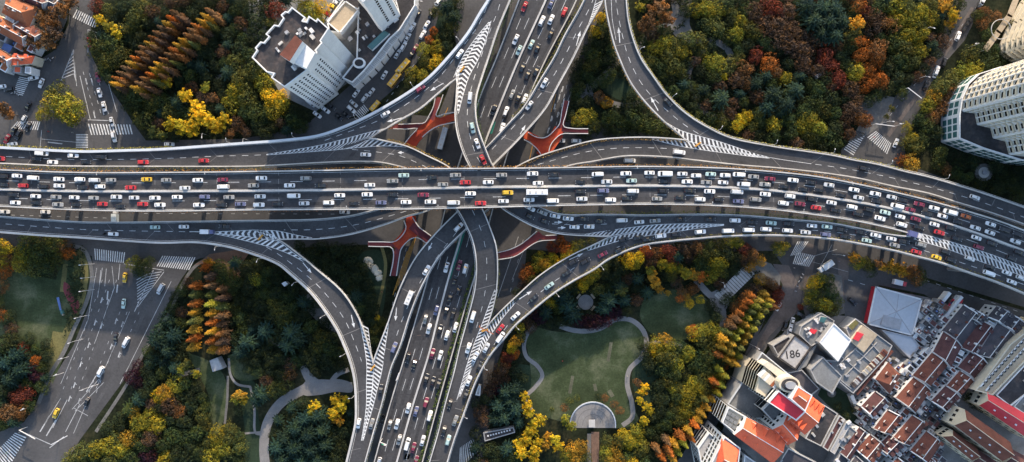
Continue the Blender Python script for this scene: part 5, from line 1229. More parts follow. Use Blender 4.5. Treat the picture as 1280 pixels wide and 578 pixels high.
for x, y in lean:
    if random.random() < .12: continue
    k += 1; v = P(x, y, 6); e = empty('annex', (v.x, v.y, 0), atan2(-.61, .79) + random.choice([0, 0, pi/2])); hh = random.uniform(3.2, 7.0)
    b = MB(); sx, sy = random.uniform(1.7, 3.2), random.uniform(1.4, 2.8); b.box((0, 0, hh/2), (sx, sy, hh)); wn = random.choice(['wallw', 'wallw', 'wallg', 'wallg', 'conc_dark']); b.build('wall', M[wn], e)
    rm = random.choice(['rooflight', 'roofdark', 'roofmar', 'roofbrown', 'roofgrey', 'roofslate', 'roofdark', 'roofmar']); b = MB(); b.box((0, 0, hh+.12), (sx*.86, sy*.86, .2)); b.build('roof', M[rm], e)
    if random.random() < .5: b = MB(); b.box((random.uniform(-.5,.5), .2, hh+.5), (.8, .5, .6)); b.build('roof_unit', M[random.choice(['lampw', 'frame', 'conc_dark', 'signblue'])], e)
    hl = min(HLAB, key=lambda h_: (h_[0]-x)**2+(h_[1]-y)**2)[2]; ann[({'rooflight':'pale','roofdark':'black','roofmar':'maroon','roofbrown':'red brown','roofgrey':'grey','roofslate':'slate'}[rm], hl)].append((x, e))
for (rn, hl), es in ann.items():
    es.sort(key=lambda t: t[0])
    for i, (x, e) in enumerate(es): tag(e, '%s %s roofed annex from the left beside %s' % (ORD[i] or 'first', rn, hl), 'annex', 'small annexes between the row houses')
# long walls and stalls in the market lane
for (x0, y0, x1, y1, i) in ((1142,423,1188,366,0),(1165,417,1203,371,1)):
    a = P(x0, y0, 4); c = P(x1, y1, 4); m = (a+c)/2; b = MB(); b.box((0, 0, 2), ((c-a).length, 1.5, 4)); o = b.build('boundary_wall', M['wallw'], None, (m.x, m.y, 0), atan2(c.y-a.y, c.x-a.x))
    tag(o, 'long pale wall on the %s side of the market lane' % ['left', 'right'][i], 'wall')
for k in range(34):
    t = (k % 17)/17; r_ = k // 17; x = 1149 + 42*t + (6 if r_ == 0 else 12) + random.uniform(-1, 1); y = 420 - 52*t + (2 if r_ == 0 else 6) + random.uniform(-1, 1)
    v = P(x, y, 2); e = empty('market_stall', (v.x, v.y, 0), .93 + random.uniform(-.2, .2)); aw = random.choice(['roofred', 'wallw', 'signblue', 'roofmar', 'conc', 'pink', 'roofdark']); tag(e, '%s stall from the bottom in the %s row of the market lane' % (ORD[k % 17] or 'first', ['left', 'right'][r_]), 'stall', 'stalls in the market lane')
    b = MB(); b.box((0, 0, 1.0), (1.7, 1.4, 2.0)); b.build('counter', M['conc_dark'], e); b = MB(); b.box((0, 0, 2.15), (2.1, 1.7, .15)); b.build('awning', M[aw], e)
# metal roofed hall
MR = Bld('market_hall', [(1095,359),(1152,374.5),(1140,419),(1085,405)], 4.2, 'market hall with pale grey metal pyramid roof and red walls', 'hall')
MR.walls('roofred', 'metalroof', 0); A_, B_, C_, D_ = [MR.L(x, y, 4.2) for x, y in [(1095,359),(1152,374.5),(1140,419),(1085,405)]]; ctr = (A_+B_+C_+D_)/4; ctr.z = 6; b = MB()
for p, q in ((A_, B_), (B_, C_), (C_, D_), (D_, A_)): b.face([p, ctr, q][::-1]); 
for p in (A_, B_, C_, D_): b.bar(p, ctr, .15, 1)
for t in (.5,): b.bar((A_+B_)/2, ctr, .12, 1); b.bar((C_+D_)/2, ctr, .12, 1)
b.build('roof', [M['metalroof'], M['frame']], MR.root)
b = MB()
for p, q in ((A_, B_), (B_, C_), (C_, D_), (D_, A_)): m = (p+q)/2; b.box((m.x, m.y, 4.25), ((q-p).length+.6, .7, .4), atan2(q.y-p.y, q.x-p.x))
b.build('gutter', M['lampw'], MR.root); b = MB(); v2 = MR.L(1114,403,5)
b.box((v2.x, v2.y, 5.15), (9, 5, .5), -.25); b.build('roof_panel', M['signblue'] if False else M['frame'], MR.root)
MR2 = Bld('annex_hall', [(1101,412),(1140,421),(1150,433),(1137,448.5)], 4, 'smaller hall with pale metal roof below the pyramid roofed hall', 'hall'); MR2.walls('wallg', 'metalroof', .5, pmat='frame'); MR2.done()
# roof terrace complex
RT = Bld('commercial_block', [(1057,411),(1069,398),(1115,432),(1108,446),(1066,492),(1032,463),(1022,450),(1047,451),(1063,426)], 8, 'flat roofed commercial block with divided grey terraces and warm brick edge', 'commercial block')
RT.walls('wallg', 'roofgrey', .5, pmat='rooflight', inset=.35)
RT.slab([(1078,407),(1097,419),(1080,441),(1063,426)], 8.1, 9.6, 'roof_terrace', 'rooftan', 'wallc')
RT.slab([(1072,415),(1080,418),(1073,427),(1067,424)], 9.65, 10.4, 'red_hatch', 'roofred'); RT.slab([(1034,452),(1040,455),(1036,461),(1030,458)], 8.1, 8.6, 'dark_hatch', 'maroonbridge')
RT.slab([(1060,408),(1069,400),(1074,404),(1065,413)], 8.1, 8.8, 'planted_bed', 'drygrass', 'wallw')
for (x0, y0, x1, y1) in ((1046,458,1082,424),(1056,470,1096,428),(1062,482,1106,440),(1034,462,1064,486),(1052,446,1080,470),(1068,436,1092,456),(1084,424,1102,444)):
    a = RT.L(x0, y0, 8.3); c = RT.L(x1, y1, 8.3); m = (a+c)/2; b = MB(); b.box((m.x, m.y, 8.3), ((c-a).length, .3, .6), atan2(c.y-a.y, c.x-a.x)); b.build('parapet', M['rooflight'], RT.root)
for k in range(24):
    t = k/24; v = RT.L(1066+42*t, 482-44*t, 8.5); b = MB(); b.box((v.x, v.y, 8.6), (1.2, 2.4, .9), .8); b.build('roof_cabin', M[random.choice(['rooflight', 'roofbrown', 'wallc', 'rooftan', 'roofdark', 'roofmar'])], RT.root)
clutter(RT, [(1048,456),(1066,440),(1080,450),(1060,474)], 8, 8)
a = RT.L(1114, 437, 7); c = RT.L(1069, 492, 7); m = (a+c)/2; b = MB(); b.box((m.x+.8, m.y-.6, 6.6), ((c-a).length, 1.0, .6), atan2(c.y-a.y, c.x-a.x)); b.build('red_eaves', M['roofbrown'], RT.root)
RT.done()
WH = Bld('white_hall', [(1042,404),(1064,425),(1047,452),(1024,428)], 11, 'white flat roofed hall at the heart of the grey terraces', 'hall'); WH.walls('wallg', 'wallw', .4, pmat='wallw'); WH.done()
GB = Bld('grey_block', [(998,418),(1001,408),(1026,391),(1043,401),(1024,427),(1014,433)], 7, 'low grey roof crowded with vents and a red hatch beside the white hall', 'commercial block'); GB.walls('wallg', 'roofgrey', .5, pmat='rooflight', inset=.3)
GB.slab([(1014,411),(1022,413),(1018,418),(1012,416)], 7.1, 7.9, 'red_hatch', 'roofred'); GB.slab([(1026,396),(1034,397),(1030,404),(1024,402)], 7.1, 8.4, 'roof_house', 'glassteal', 'wallw')
clutter(GB, [(1003,410),(1026,395),(1038,401),(1022,422),(1006,420)], 7, 16, smax=1.6); GB.done()
# low building with painted numbers on the roof
NB = Bld('workshop', [(993,419),(1014,434),(994,462),(973,447)], 8, 'workshop with pale roof painted with large dark numerals', 'workshop'); NB.walls('wallg', 'rooflight', .6, pmat='roofdark')
cu = bpy.data.curves.new('numerals', 'FONT'); cu.body = '186'; cu.size = 5.0; cu.extrude = .01; cu.offset = .05
t0_ = bpy.data.objects.new('tmp', cu); C.objects.link(t0_); nme = bpy.data.meshes.new_from_object(t0_.evaluated_get(bpy.context.evaluated_depsgraph_get())); bpy.data.objects.remove(t0_); nme.materials.clear(); nme.materials.append(M['roofdark'])
to = bpy.data.objects.new('numerals', nme); C.objects.link(to); to.parent = NB.root; v = NB.L(981, 449, 8.06); to.location = (v.x, v.y, 8.06); to.rotation_euler = (0, 0, .15)
NB.slab([(1014,436),(1022,430),(1008,458),(996,464)], 5, 6.5, 'side_canopy', 'roofgrey'); NB.done()
for (q, hh, mt, lab) in (([(965,432),(985,420),(990,424),(972,445)], 6, 'roofdark', 'small dark shed between the street and the numbered roof'), ([(1012,462),(1028,446),(1052,470),(1040,492),(1020,478)], 9, 'roofgrey', 'grey flat roofed block between the numbered roof and the small garden'),
    ([(984,466),(1002,462),(1024,486),(1012,496)], 6, 'roofslate', 'low glazed roof strip behind the cream drum')):
    B = Bld('shed', q, hh, lab, 'shed'); B.walls('wallg', mt, .6); B.done()
# red roofed tower group
RP = Bld('hotel_podium', [(952,440),(996,476),(1010,500),(1000,520),(940,524),(909,505)], 12, 'grey flat roofed podium around the red roofed tower', 'podium'); RP.walls('wallg', 'roofgrey', .9, pmat='conc_blue'); clutter(RP, [(925,500),(950,460),(960,480),(945,505)], 12, 5); RP.done()
RRH = 37
R1 = Bld('red_roofed_tower', [(973,488),(1007,514.5),(995,526),(960,503)], RRH, 'tower with crimson sheet roof beside a cream drum and balconies', 'tower'); R1.walls('wallw', 'roofred', .5)
for i in range(4): R1.windows(i, 6, 8, 13, 36, 1.3, 1.6)
R1.done()
R2 = Bld('corner_tower', [(997,482.5),(1015,494),(1006,514.5),(988,499)], RRH+4, 'square tower with orange tiled roof next to the crimson roof', 'tower'); R2.walls('wallw', 'rooforange', .5)
for i in range(4): R2.windows(i, 4, 7, 16, 38, 1.3, 1.6)
R2.gable([(997,482.5),(1015,494),(1006,514.5),(988,499)], RRH+4.1, 1.5, 'roofbright', True); R2.done()
R3 = Bld('balcony_block', [(978,486),(966,502),(944,489),(950,468),(957,458)], 31, 'cream block with curved roof edge and stacked balconies above the podium', 'apartment block'); R3.walls('wallc', 'wallc', .6)
for i in range(5): R3.windows(i, 5, 6, 13, 30, 1.8, 1.9)
for k in range(9):
    v = R3.L(951+2.9*k, 466+2.4*k, 31); b = MB(); b.box((v.x, v.y, 31.9), (1.2, 3.6, 1.8), -.75); b.build('roof_fin', M[random.choice(['wallc', 'wallw', 'rooforange'])], R3.root)
R3.slab([(953,456),(960,452),(984,468),(990,478),(982,480),(966,466)], 26, 33, 'curved_gallery', 'wallc'); R3.done()
dr = empty('drum', P(987, 481, 38).xy.to_3d()); tag(dr, 'round cream drum with dark dome beside the orange tower roof', 'drum tower')
b = MB(); b.prism([(4.4*cos(t*pi/12), 3.4*sin(t*pi/12)) for t in range(24)], 0, 38); b.build('wall', M['wallc'], dr)
b = MB(); b.prism([(3.5*cos(t*pi/12), 2.6*sin(t*pi/12)) for t in range(24)], 38, 38.5); b.build('dome_base', M['roofdark'], dr); b = MB(); b.prism([(2.2*cos(t*pi/12), 1.6*sin(t*pi/12)) for t in range(24)], 38.5, 39.6); b.build('dome', M['frame'], dr)
def redwing(quad, h, col, label, rise=3.5):
    B = Bld('red_roofed_wing', quad, h, label, 'building', 'red roofed hotel wings'); B.walls('wallw', RC[col][0], 0, roofname='attic_floor'); B.roof = B.gable(quad, h+.02, rise, RC[col][0], False)
    for i in range(4): B.windows(i, max(3, int(Vector((B.loc[i][0]-B.loc[(i+1)%4][0], B.loc[i][1]-B.loc[(i+1)%4][1])).length/2.6)), 6, 8, h-1, 1.3, 1.7)
    A_, B_, C_, D_, r0, r1 = B.rq; ax = (B_-A_).normalized(); ac = (C_-B_).normalized()
    for t in (.2, .5, .8):
        for s, e0 in ((1, A_), (-1, D_)):
            p = e0 + (B_-A_)*t + ac*s*.6; q = MB(); tip = p + ac*s*3.6; q.v = [tuple(p - ax*1.6 + Vector((0,0,.1))), tuple(p + ax*1.6 + Vector((0,0,.1))), tuple(p + Vector((0,0,2.4))), tuple(tip + Vector((0,0,2.4)))]; q.f = [(0,1,2),(0,2,3),(2,1,3)]; q.m = [1,0,0]
            q.build('gablet', [M[RC[col][0]], M['wallw']], B.roof)
    B.done()
redwing([(1013,494),(1031,508),(1006,544),(985,526)], 30, 'bright', 'vermilion roofed wing at the right end of the red roof group')
redwing([(984,519),(1001,538),(984,557),(966,537)], 28, 'bright', 'short vermilion wing in the middle of the red roof group')
redwing([(933,522),(984,546),(966,580),(918,544)], 27, 'bright', 'long vermilion roofed wing with gablets at the bottom of the group')
R4 = Bld('stair_tower', [(910,508),(934,522),(922,544),(902,528)], 24, 'white tower wing with square windows left of the vermilion roofs', 'tower'); R4.walls('wallw', 'wallc', .8)
for i in range(4): R4.windows(i, 4, 6, 4, 23, 2.2, 2.2)
for k in range(9): v = R4.L(911+5*(k % 3)+(k//3)*-2, 516+3*(k % 3)+(k//3)*6, 24); b = MB(); b.box((v.x, v.y, 24.4), (1.8, 1.5, .8), -.6); b.build('roof_unit', M['roofgrey'], R4.root)
R4.done()
R5 = Bld('striped_block', [(952,512),(966,498),(990,516),(976,538)], 22, 'white block with tall dark windows between the podium and red roofs', 'building'); R5.walls('wallw', 'roofgrey', .8)
for i in range(4): R5.windows(i, 7, 3, 9, 21, 1.1, 3.4)
R5.done()
R6 = Bld('corner_block', [(905,545),(925,560),(920,600),(890,620),(884,588)], 26, 'white windowed block with bright orange roof at the bottom edge', 'apartment block'); R6.walls('wallw', 'rooflight', .8)
for i in range(5): R6.windows(i, 7, 6, 3, 25, 1.5, 1.8)
R6.gable([(902,548),(924,562),(918,600),(892,590)], 26.5, 3.5, 'roofbright', True); R6.done()
R7 = Bld('white_block', [(930,568),(948,580),(944,620),(926,610)], 22, 'white windowed block at the bottom edge below the red roofs', 'apartment block'); R7.walls('wallw', 'wallg', .8)
for i in range(4): R7.windows(i, 6, 5, 3, 21, 1.5, 1.8)
R7.done()
R8 = Bld('street_block', [(878,590),(872,560),(886,540),(904,556),(900,600)], 15, 'low white block full of windows beside the street at the bottom', 'apartment block'); R8.walls('wallw', 'rooflight', .8)
for i in range(5): R8.windows(i, 6, 4, 2, 14, 1.3, 1.5)
clutter(R8, [(878,590),(884,548),(898,560),(896,595)], 15, 16); R8.done()
# sheds with dark strips below the red group
for q, hh, mt, lab in (([(1006,548),(1030,506),(1047,517),(1026,558)], 9, 'roofdark', 'dark felt roofed shed right of the vermilion wing'), ([(1028,559),(1049,519),(1056,524),(1035,564)], 9.6, 'roofmar', 'narrow maroon roof strip between dark and granite roofs'), ([(1037,564),(1058,526),(1063,530),(1043,568)], 10, 'rooflight', 'narrow pale roof strip beside the granite coloured roof'),
    ([(1046,556),(1062,532),(1074,542),(1058,564)], 9, 'roofgrey', 'granite coloured flat roof near the small garden'), ([(1034,600),(1050,566),(1062,574),(1048,606)], 9, 'roofslate', 'dark slate flat roof at the bottom edge left of the lane'), ([(960,600),(985,560),(1024,580),(1010,620)], 8, 'roofslate', 'dark roof below the long vermilion wing'), ([(1010,600),(1022,582),(1032,590),(1024,620)], 8, 'roofmar', 'small maroon roof below the sheds at the bottom')):
    B = Bld('shed', q, hh, lab, 'shed'); B.walls('wallg', mt, .4, pmat='conc'); clutter(B, q, hh, 3); B.done()
house([(1050,566),(1074,534),(1084,542),(1062,576)], 9, 'maroon', 'long maroon roofed shed with pale edge wall beside the garden', 1.6, 0, 2, False, True, cat='shed', name='shed', group=None)
gd = sheet('lawn', [(1030,478),(1046,484),(1068,498),(1072,520),(1078,538),(1068,534),(1052,520),(1034,506),(1022,494)], M['lawn2'], .14)
fg = empty('garden_fountain', P(1039, 491, 0)); tag(fg, 'small round stone fountain in the walled garden', 'fountain'); b = MB(); b.prism([(2.1*cos(t*pi/10), 2.1*sin(t*pi/10)) for t in range(20)], 0, .6); b.build('basin', M['pave'], fg); b = MB(); b.prism([(.8*cos(t*pi/8), .8*sin(t*pi/8)) for t in range(16)], .6, 1.4); b.build('bowl', M['conc'], fg)
b = MB(); ww = smooth([(1064,494),(1070,508),(1080,528),(1090,542)]); d_ = Deck(); d_.zf = lambda x, y: 3.0; d_.dz = 0; d_.root = None
w_ = wall(d_, ww, 1.6, .6, 'wallw', 'garden_wall', -3.0); tag(w_, 'curved white wall of the garden beside the row houses', 'wall')
# long beige row and big red halls at the right
LB = Bld('long_terrace', [(1229,475),(1262,430),(1300,400),(1318,412),(1240,494),(1218,488)], 12, 'long beige terrace block with white framed roof lights', 'terrace'); LB.walls('wallc', 'rooftan', .6)
for k in range(16):
    for s in (0, 1):
        t = k/16; v = LB.L(1228+64*t+s*7, 480-70*t+s*5, 12.3); b = MB(); b.box((v.x, v.y, 12.4), (3.4, .5, .5), .85); b.box((v.x+.4, v.y-.5, 12.2), (1.0, .9, .5), .85, m=1); b.build('roof_light', [M['wallw'], M['glass']], LB.root)
LB.done()
for q, hh, mt, lab in (([(1244,494),(1300,434),(1330,456),(1262,508)], 11, 'roofdark', 'long dark roof beside the beige terrace'), ([(1266,508),(1300,470),(1330,490),(1290,525)], 9, 'roofgrey', 'grey roof in front of the crimson hall')):
    B = Bld('shed', q, hh, lab, 'shed'); B.walls('wallw', mt, .6); clutter(B, [(x, y) for x, y in q], hh, 8); B.done()
def hall(quad, h, col, label, rise, ends='wallc'):
    B = Bld('hall', quad, h, label, 'hall'); B.walls(ends, RC[col][0], 0, roofname='attic_floor'); B.roof = B.gable(quad, h+.02, rise, RC[col][0], False, gmat=ends)
    A_, B_, C_, D_, r0, r1 = B.rq
    for t in (.2, .4, .6, .8):
        p = D_.lerp(C_, t) + (r0-(A_+D_)/2)*.0 + ((A_-D_)*.25); b = MB(); b.box((p.x, p.y, h+rise*.5+.15), (.9, .7, .3), atan2((B_-A_).y, (B_-A_).x)); b.build('skylight', M['wallw'], B.roof)
    for i in range(4): B.windows(i, max(3, int(Vector((B.loc[i][0]-B.loc[(i+1)%4][0], B.loc[i][1]-B.loc[(i+1)%4][1])).length/4)), 2, 1, h-.6, 1.3, 1.8)
    B.done(); return B
hall([(1234,490),(1300,528),(1290,552),(1224,507)], 12, 'red', 'crimson roofed hall at the right edge', 3.5)
hall([(1206,512),(1263,553),(1253,577),(1193,532)], 15, 'brown', 'big red brown gabled hall with cream end wall', 5.0)
hall([(1191,538),(1221,560),(1215,576),(1178,546)], 11, 'brown', 'smaller red brown gabled hall beside the bigger one', 4)
hall([(1222,562),(1250,580),(1244,596),(1215,578)], 9, 'maroon', 'maroon roofed hall at the bottom below the big hall', 3)
hall([(1262,560),(1290,575),(1285,600),(1255,580)], 9, 'maroon', 'maroon roofed hall in the bottom right corner', 3)
# upper left orange roofed houses
for q, hh, c_, lab, rs, hp in (([(-8,16),(40,42),(30,58),(-14,34)], 8, 'orange', 'long orange roofed house under the brown plane tree', 3.4, False), ([(10,-6),(48,10),(36,36),(2,16)], 9, 'orange', 'orange hip roofed house at the top left corner', 4, True), ([(28,24),(56,40),(44,58),(18,44)], 8, 'brown', 'brown roofed house next to the orange brown trees', 3, False),
    ([(-12,54),(18,72),(10,84),(-18,66)], 7, 'orange', 'low orange roofed house at the left edge above the crossing', 2.6, False), ([(16,68),(44,70),(40,80),(14,82)], 7, 'bright', 'bright orange roofed house with hip facing the scooters', 3, True), ([(26,-12),(62,2),(54,12),(20,-2)], 8, 'maroon', 'dark red roofed house with white edges at the top', 2.5, False), ([(50,-14),(76,-2),(66,16),(42,4)], 7, 'slate', 'pale edged slate roofed house at the top beside the trees', 1.5, False)):
    house(q, hh, c_, lab, rs, 2, 2, hp, not hp, wall='wallc', cat='house', name='house', group=None)
for (x, y, s, a, mt, lab) in ((25,48,(4.5,3,3),-.5,'signblue','small shed with blue roof between orange roofs'), (9,60,(4,3.4,4),-.5,'signblue','pale blue roofed shed at the left edge')):
    v = P(x, y, s[2]); e = empty('shed', (v.x, v.y, 0), a); tag(e, lab, 'shed'); b = MB(); b.box((0,0,s[2]/2), s); b.build('wall', M['wallg'], e); b = MB(); b.box((0,0,s[2]+.1), (s[0]+.3, s[1]+.3, .2)); b.build('roof', M[mt], e)
# park pavilion
pv = Bld('pavilion', [(262,451),(272,447),(279,461),(266,465)], 4.5, 'small grey roofed pavilion below the row of golden conifers', 'pavilion'); pv.walls('wallg', 'rooflight', .2); pv.done()
b = Bld('kiosk', [(352,354.5),(356.5,352),(360,355),(355.5,358.5)], 3, 'small white square kiosk on the path inside the curved ramp', 'kiosk'); b.walls('wallw', 'wallw', .15); b.done()
b = Bld('kiosk', [(1020,94),(1025,91),(1027,95),(1022,98)], 3, 'small white roofed kiosk among the brown trees of the upper right park', 'kiosk'); b.walls('wallw', 'wallw', .15); b.done()
b = Bld('kiosk', [(594,494),(598,482),(601,483),(600,495)], 4, 'small white roofed hut at the foot of the lower right ramp', 'kiosk'); b.walls('wallw', 'rooflight', .15); b.done()
# covered stair under the canopy at the lower centre
st = Bld('stair_canopy', [(604,541),(642,534),(644,541),(606,552)], 3.5, 'dark roofed stair canopy with a row of roof lights near the bottom', 'canopy'); st.walls('wallg', 'roofdark', .15)
for k in range(9): v = st.L(610+3.4*k, 545-.9*k, 3.6); b = MB(); b.box((v.x, v.y, 3.7), (.7, .7, .12)); b.build('roof_light', M['lampw'], st.root)
st.done()
# rockwork, coloured art boat, banner
rk = MB()
for x, y, r in ((461,327,2.2),(463,333,1.9),(468,336,2.2),(472,341,2),(474,347,1.8),(458,325,1.6)):
    v = P(x, y); k0 = len(rk.v)
    for i in range(10):
        a = 2*pi*i/10; rr = r*random.uniform(.75, 1.15); rk.v.append((v.x+rr*cos(a), v.y+rr*sin(a), 0)); 
    for i in range(10):
        a = 2*pi*i/10; rr = r*random.uniform(.5, .8); rk.v.append((v.x+rr*cos(a), v.y+rr*sin(a), random.uniform(.7, 1.3)))
    for i in range(10): rk.f.append((k0+i, k0+(i+1)%10, k0+10+(i+1)%10, k0+10+i)); rk.m.append(0)
    rk.f.append(tuple(k0+10+i for i in range(10))); rk.m.append(0)
tag(rk.build('rockery', M['wallc']), 'pale winding rockery on the dark lawn beside the red footbridge', 'rockery')
bo = empty('playground_slide', P(76, 381), -1.25); tag(bo, 'long blue and green slide sculpture standing on the west lawn', 'slide')
b = MB()
for k in range(8): b.box((-3.2+.8*k, 0, .5+.12*k), (.9, 1.1-.05*k, .25))
b.build('chute', M['signblue'], bo); b = MB(); b.box((3.6, .1, .8), (2.0, 1.0, 1.4)); b.build('tower', M['glassteal'], bo); b = MB(); b.box((4.8, 0, .6), (1.0, .7, 1.0)); b.build('landing', M['rooftan'], bo)
#==PART4==
# ------------------------------------------------------------------ street lamps, signs, gantries
def lamp_proto():
    b = MB(); b.bar((0, 0, 0), (0, 0, 8), .10, 0, 6, .07); b.bar((0, 0, 8), (1.5, 0, 8.4), .06, 0, 5); m1 = b.mesh('pole', M['lampw'])
    b = MB(); b.box((1.8, 0, 8.4), (.9, .35, .16)); m2 = b.mesh('lamp_head', M['lampw']); return m1, m2
LP = lamp_proto()
def lamp(x, y, z, dirpx, label, s=1.0, group='street lamps'):
    e = empty('street_lamp', P(x, y, z), atan2(-dirpx[1], dirpx[0])); tag(e, label, 'street lamp', group); e.scale = (s, s, s)
    linked(LP[0], 'pole', e); linked(LP[1], 'lamp_head', e)
LAMPS = [('MAIN', 'L', 11, (0, 1), 'on the top edge of the main highway', 0.0), ('MAIN', 'R', 11, (0, -1), 'on the bottom edge of the main highway', .5)]
for dk, sd, nl, _, txt, ph in LAMPS:
    d = DECKS[dk]; raw = resample(d.rawL if sd == 'L' else clipseg(d.rawR, None, (1137,292)), nl*4)
    for k in range(nl):
        p = raw[min(k*4+2, len(raw)-1)]; z = d.zf(p.x, p.y)+.8; lamp(p.x, p.y, z, (0, 1 if sd == 'L' else -1), '%s street lamp from the left %s' % (ORD[k] or 'first', txt), .62)
for dk, sd, a, c, nl, txt in (('C', 'R', (250,303), (445,520), 6, 'on the outer edge of the lower left ramp'), ('D', 'L', (786,31), (1209,236), 7, 'on the outer edge of the upper right ramp'), ('B', 'L', (568,547), (840,301), 6, 'on the outer edge of the lower right ramp'), ('A', 'L', (250,184), (600,21), 5, 'on the outer edge of the upper left ramp')):
    d = DECKS[dk]; raw = clipseg(d.rawL if sd == 'L' else d.rawR, a, c); raw = resample(raw, nl*2+1)
    for k in range(nl):
        p = raw[2*k+1]; q = raw[2*k]; t = p-q; n1 = Vector((-t.y, t.x)).normalized()
        i, m, f = nearest(d, p.x, p.y); cen = d.L[i].lerp(d.R[i], .5); outw = -1 if (cen-p).dot(n1) > 0 else 1
        lamp(p.x + n1.x*outw*1.5, p.y + n1.y*outw*1.5, d.zf(p.x, p.y)-1, n1*outw, '%s street lamp from the %s %s' % (ORD[k] or 'first', 'top' if dk in 'D' else 'left' if dk != 'B' else 'bottom', txt), .75)
for i, (x, y, dx, dy) in enumerate([(118,330,-1,.1),(120,346,-1,.1),(118,362,-1,.15),(112,394,-1,.3),(104,424,-1,.4),(86,446,1,-.4),(80,466,1,-.5),(40,508,1,-.6),(112,484,1,-.3),(124,480,1,-.5)]):
    lamp(x, y, 0, (dx, dy), '%s lamp post from the top along the lower left street' % (ORD[i] or 'first'), 1.0)
for i, (x, y, dx, dy) in enumerate([(1150,40,1,.4),(1144,100,1,.3),(1100,155,1,.1),(1118,158,-1,0),(1210,60,-1,.1)]): lamp(x, y, 0, (dx, dy), '%s lamp post from the left beside the upper right street' % (ORD[i] or 'first'), 1.0)
for i, (x, y, dx, dy) in enumerate([(545,10,1,.3),(525,8,1,.2),(312,176,0,1),(262,170,0,1)]): lamp(x, y, 0, (dx, dy), '%s lamp post from the right along the upper side street' % (ORD[i] or 'first'), 1.0)
for i, (x, y, dx, dy) in enumerate([(898,352,.3,1),(937,430,.6,.4),(912,470,.6,.4),(1040,318,1,.2)]): lamp(x, y, 0, (dx, dy), '%s lamp post from the left beside the lower right street' % (ORD[i] or 'first'), 1.0)
def gantry(x0, y0, x1, y1, z, label, beam='lampw', panel=None, hh=5.5):
    a = P(x0, y0, z+hh); c = P(x1, y1, z+hh); a.z = c.z = 0; m = (a+c)/2; e = empty('sign_gantry', (m.x, m.y, z), atan2((c-a).y, (c-a).x)); tag(e, label, 'sign gantry'); Ln = (c-a).length
    b = MB(); b.box((0, 0, hh), (Ln, .3, .3)); b.build('beam', M[beam], e)
    b = MB(); b.bar((-Ln/2, 0, 0), (-Ln/2, 0, hh), .14); b.build('post', M[beam], e)
    if panel:
        for t, m_ in panel: b = MB(); b.box((Ln*t, -.4, hh-.2), (Ln*.34, .18, 1.8)); b.build('sign_panel', M[m_], e)
gantry(599,409,617,418, 16, 'orange beamed gantry across the gore of the lower right ramps', 'rooforange')
gantry(475,553,483,556, 10, 'gantry with a green and white sign panel over the north-south highway', 'lampw', [(0,'signgreen'),(.3,'lampw')])
gantry(495,476,499,466, 10, 'small white bracket gantry at the left edge of the north-south highway', 'lampw')
gantry(1112,108,1153,126, 0, 'white traffic light arm reaching over the upper right street', 'lampw', hh=6.5) if False else None
for i, (x0, y0, x1, y1, lab) in enumerate([(1135,110,1152,123,'white sign arm reaching over the upper right street'),(1095,155,1118,158,'long white arm above the upper right crossing'),(24,538,44,549,'white signal arm over the lower left crossing, left one'),(64,556,84,545,'white signal arm over the lower left crossing, right one'),(1002,330,1010,322,'white signal arm beside the lower right crossing')]):
    gantry(x0, y0, x1, y1, 0, lab, 'lampw')
# yellow sand barrels in the gores
for x, y, dk, lab in ((578,87,'T1','upper yellow crash cushion in the chevrons at the top'),(326,297,'T3','yellow crash cushion in the lower left chevrons'),(872,181,'T4','yellow crash cushion in the upper right chevrons'),(606,413,'Bb','yellow crash cushion in the lower right chevrons'),(466,460,'C','pale crash cushion where the lower left ramps meet')):
    d = DECKS.get(dk if dk != 'Bb' else 'B'); z = d.zf(x, y)+.05; b = MB(); 
    for k in range(4): b.bar((k*.8-1.2, 0, 0), (k*.8-1.2, 0, .9), .38, n=10)
    o = b.build('crash_cushion', M['yellow'], None, P(x, y, z), random.random()); tag(o, lab, 'crash cushion')
# workers' truck at the tip of the right gore
tr = truck(1140.5, 293.5, zmain(1140,0)+.05, (1,.3), 6.0, 2.3, (.10,.11,.24), (.6,.58,.56), 'dark blue covered truck parked at the tip of the long right chevrons', 2.2)
# covered blue stall cars parked under the right ramp
# ------------------------------------------------------------------ pedestrians (tiny): one skinned body each
def person_mesh(pose):
    v = [(0,0,.92),(0,0,1.2),(0,0,1.42),(0,0,1.52),(0,0,1.68), (.0,.19,1.40),(.12,.25,1.15),(.22*pose,.24,.92), (.0,-.19,1.40),(-.10,-.25,1.15),(-.2*pose,-.24,.92), (0,.10,.88),(.14*pose,.11,.48),(.05*pose,.12,.06),(.2*pose+.05,.12,.04), (0,-.10,.88),(-.12*pose,-.11,.48),(-.28*pose,-.12,.08),(-.14*pose,-.12,.04)]
    e = [(0,1),(1,2),(2,3),(3,4),(2,5),(5,6),(6,7),(2,8),(8,9),(9,10),(0,11),(11,12),(12,13),(13,14),(0,15),(15,16),(16,17),(17,18)]
    r = [.15,.15,.14,.06,.11,.07,.055,.04,.07,.055,.04,.10,.07,.05,.04,.10,.07,.05,.04]
    me = bpy.data.meshes.new('body'); me.from_pydata(v, e, []); o = bpy.data.objects.new('tmp', me); C.objects.link(o); mo = o.modifiers.new('s', 'SKIN'); 
    for i, sv in enumerate(me.skin_vertices[0].data): sv.radius = (r[i], r[i])
    me.skin_vertices[0].data[0].use_root = True
    o.modifiers.new('ss', 'SUBSURF').levels = 1
    dg = bpy.context.evaluated_depsgraph_get(); ev = o.evaluated_get(dg); m2 = bpy.data.meshes.new_from_object(ev); bpy.data.objects.remove(o)
    m2.materials.clear(); m2.materials.append(M['paint']); m2.name = 'person'
    return m2
try:
    PMS = [person_mesh(1.0), person_mesh(-.8), person_mesh(.3)]
except Exception as ex:
    print('person', ex); PMS = []
